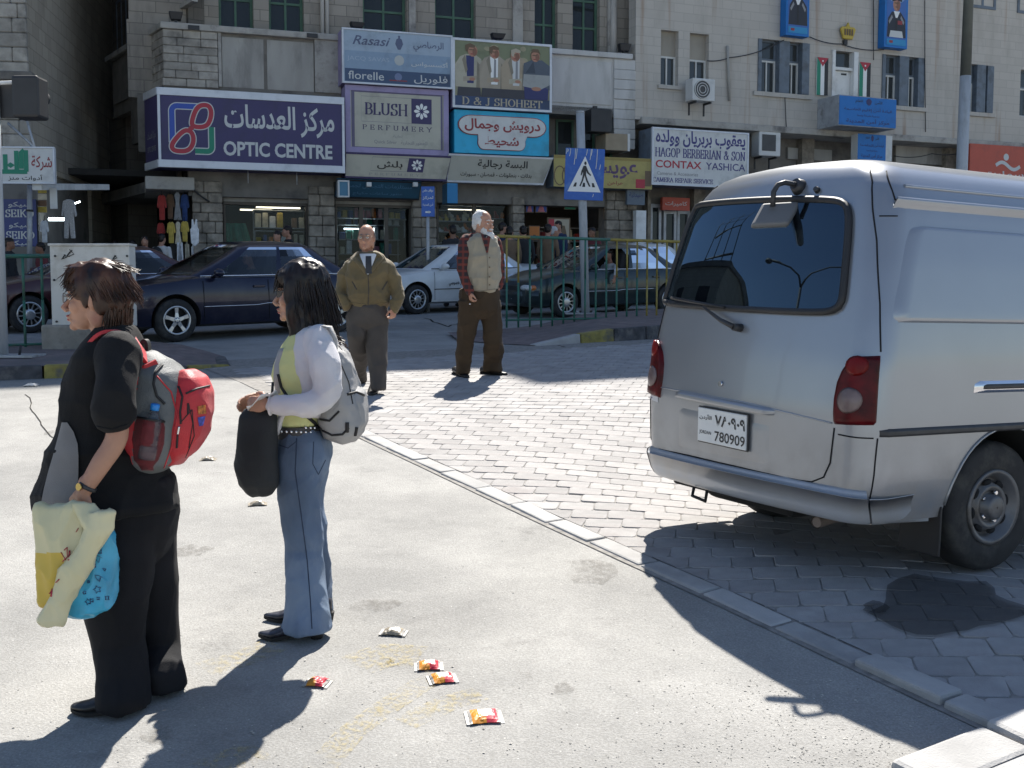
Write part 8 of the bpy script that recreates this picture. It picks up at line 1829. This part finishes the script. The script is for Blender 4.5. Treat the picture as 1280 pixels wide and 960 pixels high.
# the two older men
def man(D,Cx,Cy,fwd,hs_,label,jack,arms,hands_,waist,legs,feet,mj,mt,msk,hair,vx=.0085,folds=.015,sleeves=None,mt_name='trousers',top_name='jacket',nod=0.0):
 Qm=lambda x,y,o=0.0:P(x,y,D+o);b=MB();q,ax=head(b,Qm(Cx,Cy),fwd,hs_,nod)
 j0,j1=jack[0],jack[-1];cx=(jack[3][1]+jack[3][2])/2
 limb(b,[Qm(Cx,j0[0]+6),Qm(cx,jack[3][0]),Qm(cx,j1[0]),Qm(cx,waist[1][0]-3)],[.06,.09,.09,.07],14)
 for a in arms:limb(b,[Qm((a[0][0]+cx)/2,a[0][1]+3,a[0][2]*.5)]+[Qm(*p)for p in a],[.03,.03,.032,.03][:len(a)]+[.028])
 for(p,d,pn,th)in hands_:hand(b,Qm(*p),Vector(d),Vector(pn),Vector(th),1.0,.75)
 for lg in legs:limb(b,[Qm(cx,waist[1][0]-3)]+[Qm((r[1]+r[2])/2,r[0]-(4 if r is lg[-1]else 0),r[4])for r in lg],[.05,.045,.035,.03,.026,.024][:len(lg)+1])
 me=soft('person',b,msk,None,.006,3);tag(me,label,'person','pedestrians')
 b=MB();rows(b,jack,D,.85);sl=MB()if sleeves else b
 for a in arms:limb(sl,[Qm((a[0][0]*2+cx)/3,a[0][1]+2,a[0][2]*.6)]+[Qm(*p)for p in a],[.066,.066,.060,.050,.044][:len(a)+1]if not sleeves else[.07,.068,.062,.05,.045][:len(a)+1],16)
 if sleeves:soft('shirt',rows(sl,[(r[0]-(2 if k==0 else 0),r[1]+2,r[2]-2,r[3]-.02)for k,r in enumerate(jack[:-1])],D,.85),sleeves,me,vx,3,[((7,7,7),folds*.7,2)])
 jk=soft(top_name,b,mj,me,vx,3,[((3,3,5),folds,1),((8,8,5),folds*.8,4),((17,17,11),folds*.35,2)])
 b=MB();rows(b,waist,D,.9)
 for lg in legs:rows(b,lg,D,.95)
 tr=soft(mt_name,b,mt,me,vx,5,[((3,3,3),folds*.9,3),((9,9,5),folds*.7,8)])
 for(h_,t_)in feet:m_,s_=MB(),MB();shoe(m_,gpt(*h_)if len(h_)==2 else Vector(h_),gpt(*t_)if len(t_)==2 else Vector(t_),.048,.085,.2,.012,s_);o=obj('shoe',m_,M_shoe,me);obj('sole',s_,M_sole,o)
 return me,jk,tr,q,ax,Qm
M_olive=pmat('olive_cotton',(.125,.092,.040),.8,var=.12,scale=6,bump=.2,bscale=240,sheen=.15);M_gtrs=pmat('grey_brown_wool',(.058,.050,.044),.85,var=.15,scale=6,bump=.2,bscale=240)
f1,f2=gpt(466,494),gpt(453,480)
m1,jk,tr,qm,axm,Qm=man(10.75,458,297.5,Vector((-.12,-1,0)),1.0,'bald man in olive jacket and tie walking with one hand in pocket',[(317,448,471,.07),(322,441,479,.11),(330,434,486,.14),(350,433,487,.16),(366,433,489,.165),(377,436,486,.16),(382,439,482,.15),(385,440,481,.14)],[[(438,334,0),(428,354,-.02),(425,368,-.05),(433,381,-.10)],[(483,334,0),(493,355,-.02),(497,372,-.06),(493,385,-.10)]],[((492.5,385,-.10),(-.12,-.1,-1),(-.6,.5,0),(-.6,-.8,0))],[(380,438,482,.15),(395,435,485,.155),(404,436,485,.14),(412,444,478,.09)],[[(395,434,461,.10,0),(420,436,459,.095,-.03),(440,439,458,.085,.06),(460,444,457,.075,.36),(477,446,458,.075,f2.y-10.75)],[(395,458,485,.10,0),(425,458,484,.10,-.02),(455,461,483,.09,-.05),(480,466,482,.085,f1.y-10.75),(486,466,482,.085,f1.y-10.75)]],[((470,485),(464,496)),((454,474),(450,481))],M_olive,M_gtrs,M_skin,None)
hj=Hit(jk,m1)
white_=pmat('white_shirt',(.62,.62,.62),.8);hc=Hit(jk)
obj('shirt_front',hc.sheet([(449,317),(471,317),(461,343),(459,343)],.006,8,8),white_,m1);ti=obj('tie',hc.sheet([(457,320),(464,320),(465,342),(457,342)],.012,4,6),pmat('dark_tie',(.03,.03,.032),.6),m1)
for sx,pts in((-1,[(450,314),(443,322),(452,333),(458,341)]),(1,[(469,314),(477,322),(468,333),(462,341)])):obj('collar',hc.line(pts,.022,.006,5,flat=.3),M_olive,jk)
obj('zip',hc.line([(460,343),(461,365),(460,383)],.004,.002),M_gtrs,jk);obj('waistband',hc.line([(437,378),(460,381),(485,378)],.006,.0,10),M_olive,jk)
obj('pocket',hc.line([(440,352),(446,362)],.006,.002),M_gtrs,jk);obj('pocket',hc.line([(478,362),(484,352)],.006,.002),M_gtrs,jk)
face_parts(qm,axm,m1,1.0,True,(M_wire,M_lensclear),pmat('lip_plain',(.30,.13,.10),.5),M_hgrey)
mb_=MB();Xm,Ym,Zm=axm
rts=scalp(qm(-.012,0,.012),axm,(.100,.080,.10),lambda v:v.z<.38 and v.z>-.75 and v.x<.22 and not(abs(v.y)>.8 and v.z<-.1 and v.x>-.2),420,rg_);strands(mb_,rts,lambda p,n:n*.12-Zm-Xm*.1,lambda p:.03,.004,3,.02,rg_);obj('hair',mb_,M_hgrey,m1,fix=False)
def plaid():
 m=pmat('plaid_shirt',(.05,.018,.016),.85,var=.2,scale=6);t=m.node_tree;N=t.nodes;L=t.links;b_=N['Principled BSDF'];tc=N.new('ShaderNodeTexCoord');out=None
 for ax_i,col in((2,(.20,.035,.02)),(0,(.16,.03,.02))):
  sp=N.new('ShaderNodeSeparateXYZ');L.new(tc.outputs['Object'],sp.inputs[0]);mu=N.new('ShaderNodeMath');mu.operation='MULTIPLY';mu.inputs[1].default_value=95;L.new(sp.outputs[ax_i],mu.inputs[0])
  si=N.new('ShaderNodeMath');si.operation='SINE';L.new(mu.outputs[0],si.inputs[0]);mr=N.new('ShaderNodeMapRange');mr.inputs[1].default_value=.25;mr.inputs[2].default_value=.6;mr.inputs[4].default_value=.65;L.new(si.outputs[0],mr.inputs[0])
  mx=N.new('ShaderNodeMixRGB');L.new(mr.outputs[0],mx.inputs[0]);mx.inputs[2].default_value=(*col,1)
  if out is None:mx.inputs[1].default_value=(.028,.018,.02,1)
  else:L.new(out,mx.inputs[1])
  out=mx.outputs[0]
 L.new(out,b_.inputs['Base Color']);return m
M_vest=pmat('beige_vest',(.30,.265,.195),.85,var=.10,scale=6,bump=.2,bscale=240,sheen=.15);M_btrs=pmat('brown_corduroy',(.042,.026,.012),.9,var=.2,scale=6,bump=.3,bscale=200)
f1,f2=gpt(575,472),gpt(606,470)
m2,vt,tr2,qn,axn,Qn=man(11.8,604,280,Vector((.78,-.62,0)),1.10,'white bearded man in beige vest and plaid shirt walking right',[(293,588,612,.075),(298,580,620,.13),(308,577,623,.155),(325,576,624,.165),(345,578,624,.165),(360,581,622,.16),(364,583,620,.15)],[[(583,302,-.06),(579,325,-.12),(579,342,-.14),(587,364,-.18)],[(619,304,.06),(623,330,.10),(625,345,.08),(623,358,.02)]],[((587.5,365,-.18),(.12,-.15,-1),(.8,.3,0),(.3,-.9,0)),((623,358,.02),(-.1,-.2,-1),(-.6,-.2,0),(.2,-.9,0))],[(362,576,623,.15),(376,575,623,.15),(388,574,624,.14),(398,582,616,.09)],[[(376,573,602,.11,-.03),(400,573,599,.10,-.02),(430,572,591,.085,.0),(455,570,588,.075,f1.y-11.8),(468,569,587,.075,f1.y-11.8)],[(376,597,624,.11,.03),(405,602,628,.10,.02),(430,606,629,.085,.02),(452,606,627,.075,f2.y-11.8),(463,605,626,.075,f2.y-11.8)]],[((568,468),(585,474)),((601,468),(634,470))],M_vest,M_btrs,M_skin2,None,top_name='vest',sleeves=plaid())
hv=Hit(vt);obj('shirt_front',hv.sheet([(600,289),(614,291),(610,316),(608,316)],.005,6,8),bpy.data.materials['plaid_shirt'],m2);obj('button_band',hv.line([(609,316),(610,340),(609,363)],.005,.002),pmat('vest_trim',(.22,.19,.14),.8),vt);obj('hem_band',hv.line([(582,361),(600,364),(621,361)],.006,.001,8),bpy.data.materials['vest_trim'],vt)
for y in(322,334,346,356):p=hv(612,y,.003);obj('button',MB().ell(p,(.008,.004,.008),0,8,6),M_trimb if 'M_trimb' in globals()else INK['brown'],vt)
face_parts(qn,axn,m2,1.1,True,None,None,M_hwhite)
Xm,Ym,Zm=axn;b=MB();E_=lambda c,r:b.ell(qn(*c),tuple(a*1.1 for a in r),0,16,10,axn)
E_((-.026,0,.046),(.094,.0785,.084));E_((-.058,0,-.005),(.054,.0725,.066))
for y in(-1,1):E_((-.01,.068*y,.02),(.04,.016,.05))
hr=soft('hair',b,M_hwhite,m2,.008,3,[((30,30,30),.006,2)])
b=MB();E_((.076,0,-.112),(.047,.050,.038));E_((.088,0,-.150),(.038,.040,.044));E_((.045,.045,-.075),(.035,.016,.045));E_((.045,-.045,-.075),(.035,.016,.045));E_((.098,0,-.056),(.014,.030,.008))
soft('beard',b,M_hwhite,m2,.007,2,[((34,34,20),.006,2)])
obj('ring',MB().ell(Qn(587.5,380,-.20),(.012,.012,.008)),V_chr,m2)
# people in the background
def bystander(x,ytop,D,label,shirt,trs,hairm,yaw,ht=None,skin=None,hat=None,arm=.0,stride=.1):
 gx_,gz=P(x,300,D).x,g(P(x,300,D).x,D);zt_=P(x,ytop,D).z;H_=ht or min(1.82,max(1.5,zt_-gz));z0=zt_-H_
 f=Vector((math.cos(yaw),math.sin(yaw),0));s_=Vector((-f.y,f.x,0));k=H_/1.75;Qp=lambda a,c,z:Vector((gx_,D,z0))+f*(a*k)+s_*(c*k)+ZU*(z*k)
 b=MB();head(b,Qp(.02,0,1.635),f,k*1.0)
 b.loft([[Qp(dx+rx*math.cos(a),ry*math.sin(a),z)for a in np.linspace(0,6.2832,17)[:-1]]for z,rx,ry,dx in((.86,.12,.17,0),(.98,.12,.165,0),(1.15,.115,.16,0),(1.32,.12,.19,0),(1.42,.095,.185,-.01),(1.48,.06,.09,-.01))])
 for sd in(-1,1):
  limb(b,[Qp(-.01,sd*.19,1.40),Qp(.0+arm*.3,sd*.24,1.12),Qp(.08+arm,sd*.20,.90+arm*.5)],[.055,.045,.032],10);hand(b,Qp(.08+arm,sd*.20,.90+arm*.5),f*(.2+arm)-ZU*.6,-s_*sd,f,k,.5)
  limb(b,[Qp(0,sd*.09,.90),Qp(sd*stride*.6+.02,sd*.10,.48),Qp(sd*stride,sd*.10,.07)],[.095,.07,.05],10);b.ell(Qp(sd*stride+.06,sd*.10,.04),(.13*k,.05*k,.045*k),0,10,7,(f,s_,ZU))
 def reg(p):
  q=(p-Vector((gx_,D,z0)));z=q.z/k;c=abs(q.dot(s_))/k
  if z>1.475:return 0
  if c>.13 and z<.9 and z>.6:return 0
  return 1 if z>.88 else(2 if z>.07 else 3)
 me=soft('person',b,[skin or M_skin,shirt,trs,M_shoe],None,.016,2,[((9,9,9),.006,2)],reg);tag(me,label,'person','people by the shops')
 hb=MB();X_,Y_=f,s_;c_=Qp(.02,0,1.635);E2=lambda c,r:hb.ell(c_+X_*(c[0]*k)+Y_*(c[1]*k)+ZU*(c[2]*k),tuple(a*k for a in r),0,12,8,(X_,Y_,ZU))
 E2((-.02,0,.055),(.103,.084,.085));E2((-.055,0,.0),(.06,.078,.08));hb_o=soft('hair',hb,hat or hairm,me,.014,1,[((40,40,40),.008,1)]);return me,Qp,f,s_,k
CL=lambda n,c:pmat('cloth_'+n,c,.85,var=.2,scale=7)
c_dk,c_tr,c_wh,c_br,c_bl,c_rd=CL('charcoal',(.02,.02,.023)),CL('dark_trousers',(.018,.017,.018)),CL('pale',(.52,.51,.50)),CL('tan',(.16,.105,.065)),CL('navy',(.03,.045,.10)),CL('wine',(.14,.03,.035))
def stripe():
 m=pmat('cloth_striped',(.03,.03,.032),.85);t=m.node_tree;N=t.nodes;L=t.links;tc=N.new('ShaderNodeTexCoord');wv=N.new('ShaderNodeTexWave');wv.bands_direction='Z';wv.inputs['Scale'].default_value=3.6;L.new(tc.outputs['Object'],wv.inputs[0]);rp=N.new('ShaderNodeValToRGB');rp.color_ramp.elements[0].position=.62;rp.color_ramp.elements[1].position=.75;rp.color_ramp.elements[0].color=(.022,.022,.026,1);rp.color_ramp.elements[1].color=(.30,.29,.27,1);L.new(wv.outputs['Fac'],rp.inputs[0]);L.new(rp.outputs[0],N['Principled BSDF'].inputs['Base Color']);return m
bystander(181,296,25.0,'man in dark striped jumper by corner shop, facing street',stripe(),c_tr,M_hblack,-1.4)
me_,Qp,f_,s_,k_=bystander(202,293,25.3,'man in white shirt seen from behind with black rucksack',c_wh,c_tr,M_hblack,1.3)
rk=thing('rucksack','black rucksack on back of man in white shirt','backpack',Qp(-.2,0,.95));soft('rucksack_body',MB().ell(Qp(-.20,.02,1.20),(.12,.17,.24),0,14,10,(f_,s_,ZU)),M_zip,rk,.015,2)
bystander(118,303,27.5,'dark haired person deep inside the lane, left one',c_dk,c_tr,M_hblack,-1.2,skin=M_skin3);bystander(144,301,28.0,'dim figure inside the lane left of striped jumper man',c_br,c_tr,M_hblack,-2.0,skin=M_skin3);bystander(165,301,26.6,'half hidden person behind the cabinet and striped jumper man',c_wh,c_tr,M_hblack,-2.6,skin=M_skin3)
bystander(347,289,25.0,'man bending toward phone beside first shop window',c_dk,c_tr,M_hblack,-1.9);bystander(360,283,25.3,'man in black before first shop window',c_dk,c_tr,M_hblack,-2.6)
bystander(11,298,21.0,'dark figure below the watch sign at far left',c_dk,c_tr,M_hblack,0,skin=M_skin3);bystander(51,304,21.9,'figure in wine red top below white rail',c_rd,c_tr,M_hblack,-2.4,skin=M_skin3)
bystander(566,282,25.5,'figure in black before the shoe window',c_dk,c_dk,M_hblack,2.0,skin=M_skin3)
bystander(628,279,27.5,'shopper in blue left of brown coat, behind the railing',c_bl,c_tr,M_hblack,.6);bystander(637,284,26.2,'shopper in tan coat seen from behind next to railing end',c_br,c_tr,M_hblack,1.4)
bystander(654,283,26.5,'large figure in black coat behind the railing below orange sheet',c_dk,c_dk,M_hblack,1.8);bystander(685,281,27.0,'man in brown jacket with dark cap behind railing',c_br,c_tr,M_hblack,1.2);bystander(692,284,27.6,'person in white headscarf behind railing',c_bl,c_tr,M_hblack,.3,hat=c_wh);bystander(698,277,28.2,'tall man in navy right of white headscarf',c_bl,c_tr,M_hblack,-2.3);bystander(740,285,28.0,'person in wine red near crossing sign post',c_rd,c_tr,M_hblack,-2.2,skin=M_skin3)
def driver(car,label,shirt,loc=(-.08,.36),arm_out=False,skin=None,zs=.60):
 Mc=W[car.name];fwd=(Mc.to_3x3()@Vector((1,0,0))).normalized();sd=(Mc.to_3x3()@Vector((0,1,0))).normalized();up=(Mc.to_3x3()@ZU).normalized();O=Mc@Vector((loc[0],loc[1],zs));Qd=lambda a,c,z:O+fwd*a+sd*c+up*z
 b=MB();head(b,Qd(.02,0,.60),fwd,.95)
 b.loft([[Qd(dx+rx*math.cos(a),ry*math.sin(a),z)for a in np.linspace(0,6.2832,17)[:-1]]for z,rx,ry,dx in((.0,.13,.17,.0),(.2,.12,.17,-.01),(.36,.11,.19,-.02),(.44,.06,.1,-.02))])
 for s_ in(-1,1):limb(b,[Qd(0,s_*.09,.05),Qd(.40,s_*.1,.08),Qd(.52,s_*.1,-.2)],[.08,.07,.05],10)
 limb(b,[Qd(-.01,-.19,.36),Qd(.15,-.22,.14),Qd(.38,-.1,.22)],[.05,.045,.03],10);hand(b,Qd(.38,-.1,.22),fwd+up*.3,-up,sd,.95,.8)
 if arm_out:limb(b,[Qd(-.01,.19,.36),Qd(.10,.36,.31),Qd(.25,.55,.30),Qd(.30,.58,.16)],[.055,.05,.04,.03],10);hand(b,Qd(.30,.58,.15),-up+fwd*.15,-sd,fwd,1.0,.5)
 else:limb(b,[Qd(-.01,.19,.36),Qd(.15,.22,.14),Qd(.38,.1,.22)],[.05,.045,.03],10);hand(b,Qd(.38,.1,.22),fwd+up*.3,-up,-sd,.95,.8)
 def reg(p):q=p-O;z=q.dot(up);a=q.dot(fwd);c=q.dot(sd);return 0 if z>.43 or(z>.1 and a>.34)or(arm_out and c>.53 and z<.22)else(1 if z>.08 else 2)
 me=soft('person',b,[skin or M_skin,shirt,c_tr],None,.014,2,None,reg);tag(me,label,'person','drivers')
 hb=MB();c_=Qd(.02,0,.60);[hb.ell(c_+fwd*c[0]+up*c[2],r,0,12,8,(fwd,sd,up))for c,r in(((-.02,0,.055),(.1,.08,.085)),((-.055,0,.0),(.06,.076,.08)))];soft('hair',hb,M_hblack,me,.014,1)
driver(blue,'driver seated in the navy blue saloon car',c_dk);driver(white,'driver in pale blue shirt inside white saloon car',CL('sky',(.25,.32,.42)));driver(green,'driver of dark green car with white sleeved arm out of window',c_wh,arm_out=True)
# litter
def wrapper(x,y,size,yaw,label,cols):
 p=gpt(x,y);n=gn(p.x,p.y,.3);X_=Vector((math.cos(yaw),math.sin(yaw),0));X_=(X_-n*X_.dot(n)).normalized();Y_=n.cross(X_);t=thing('snack_wrapper',label,'wrapper',p,None,'litter on the asphalt');rr=random.Random(int(x));l_,w_=size
 def pt(u,v,dz=0):e=(1-abs(2*u-1)**3)*(1-abs(2*v-1)**3);return p+X_*((u-.5)*l_)+Y_*((v-.5)*w_*(1-.12*math.sin(u*3.14)))+n*(.007+dz+.017*e+.003*mnoise.noise(Vector((u*5+x,v*5,0))))
 us,vs_=np.linspace(0,1,14),np.linspace(0,1,10);m_=MB()
 for i in range(13):
  for j in range(9):
   u,v=us[i],vs_[j];k=3 if(u<.06 or u>.9)else(2 if(.30<u<.74 and .28<v<.72)else(1 if u+.35*v<.52 else 0));m_.add([pt(us[i],vs_[j]),pt(us[i+1],vs_[j]),pt(us[i+1],vs_[j+1]),pt(us[i],vs_[j+1])],[(0,1,2,3)],k,False)
 o=obj('foil',m_,cols,t);bm=bmesh.new();bm.from_mesh(o.data);bmesh.ops.remove_doubles(bm,verts=bm.verts,dist=.0005);bm.to_mesh(o.data);bm.free();o.modifiers.new('thick','SOLIDIFY').thickness=.002
 for u_,e_ in((0,-1),(1,1)):obj('crimped_end',MB().box(pt(u_,.5)+X_*(e_*.006)-n*.004,(.014,w_*.95,.003),0,(X_,Y_,n)),cols[3],t)
F_r,F_o,F_w,F_s,F_b=[pmat('foil_'+n_,c,.42,metal=.0,var=.15,scale=30)for n_,c in(('red',(.50,.03,.05)),('orange',(.60,.24,.02)),('white',(.70,.66,.60)),('silver',(.40,.38,.35)),('drab',(.28,.24,.18)))]
wrapper(536,834,(.088,.085),.1,'crushed red and orange snack wrapper, upper one of the close pair',[F_r,F_o,F_w,F_s]);wrapper(553,850,(.088,.09),.25,'orange and red snack wrapper just below its twin in close pair',[F_r,F_o,F_w,F_s]);wrapper(397,855,(.075,.075),-.2,'small red snack wrapper nearest the dark haired woman shadow',[F_r,F_o,F_r,F_s]);wrapper(605,898,(.108,.11),.15,'largest snack wrapper with white middle nearest the camera',[F_r,F_o,F_w,F_s]);wrapper(492,792,(.09,.07),-.15,'flattened colourless wrapper beyond the red ones',[F_b,F_b,F_s,F_s])
wrapper(322,631,(.085,.07),.2,'drab flat wrapper beside the black shopping bag',[F_b,F_b,F_b,F_b]);wrapper(260,575,(.09,.08),.1,'tan scrap below the red backpack',[F_b,F_b,F_b,F_b]);wrapper(39,482,(.11,.10),.1,'white paper scrap near left kerb',[F_w,F_w,F_w,F_w])
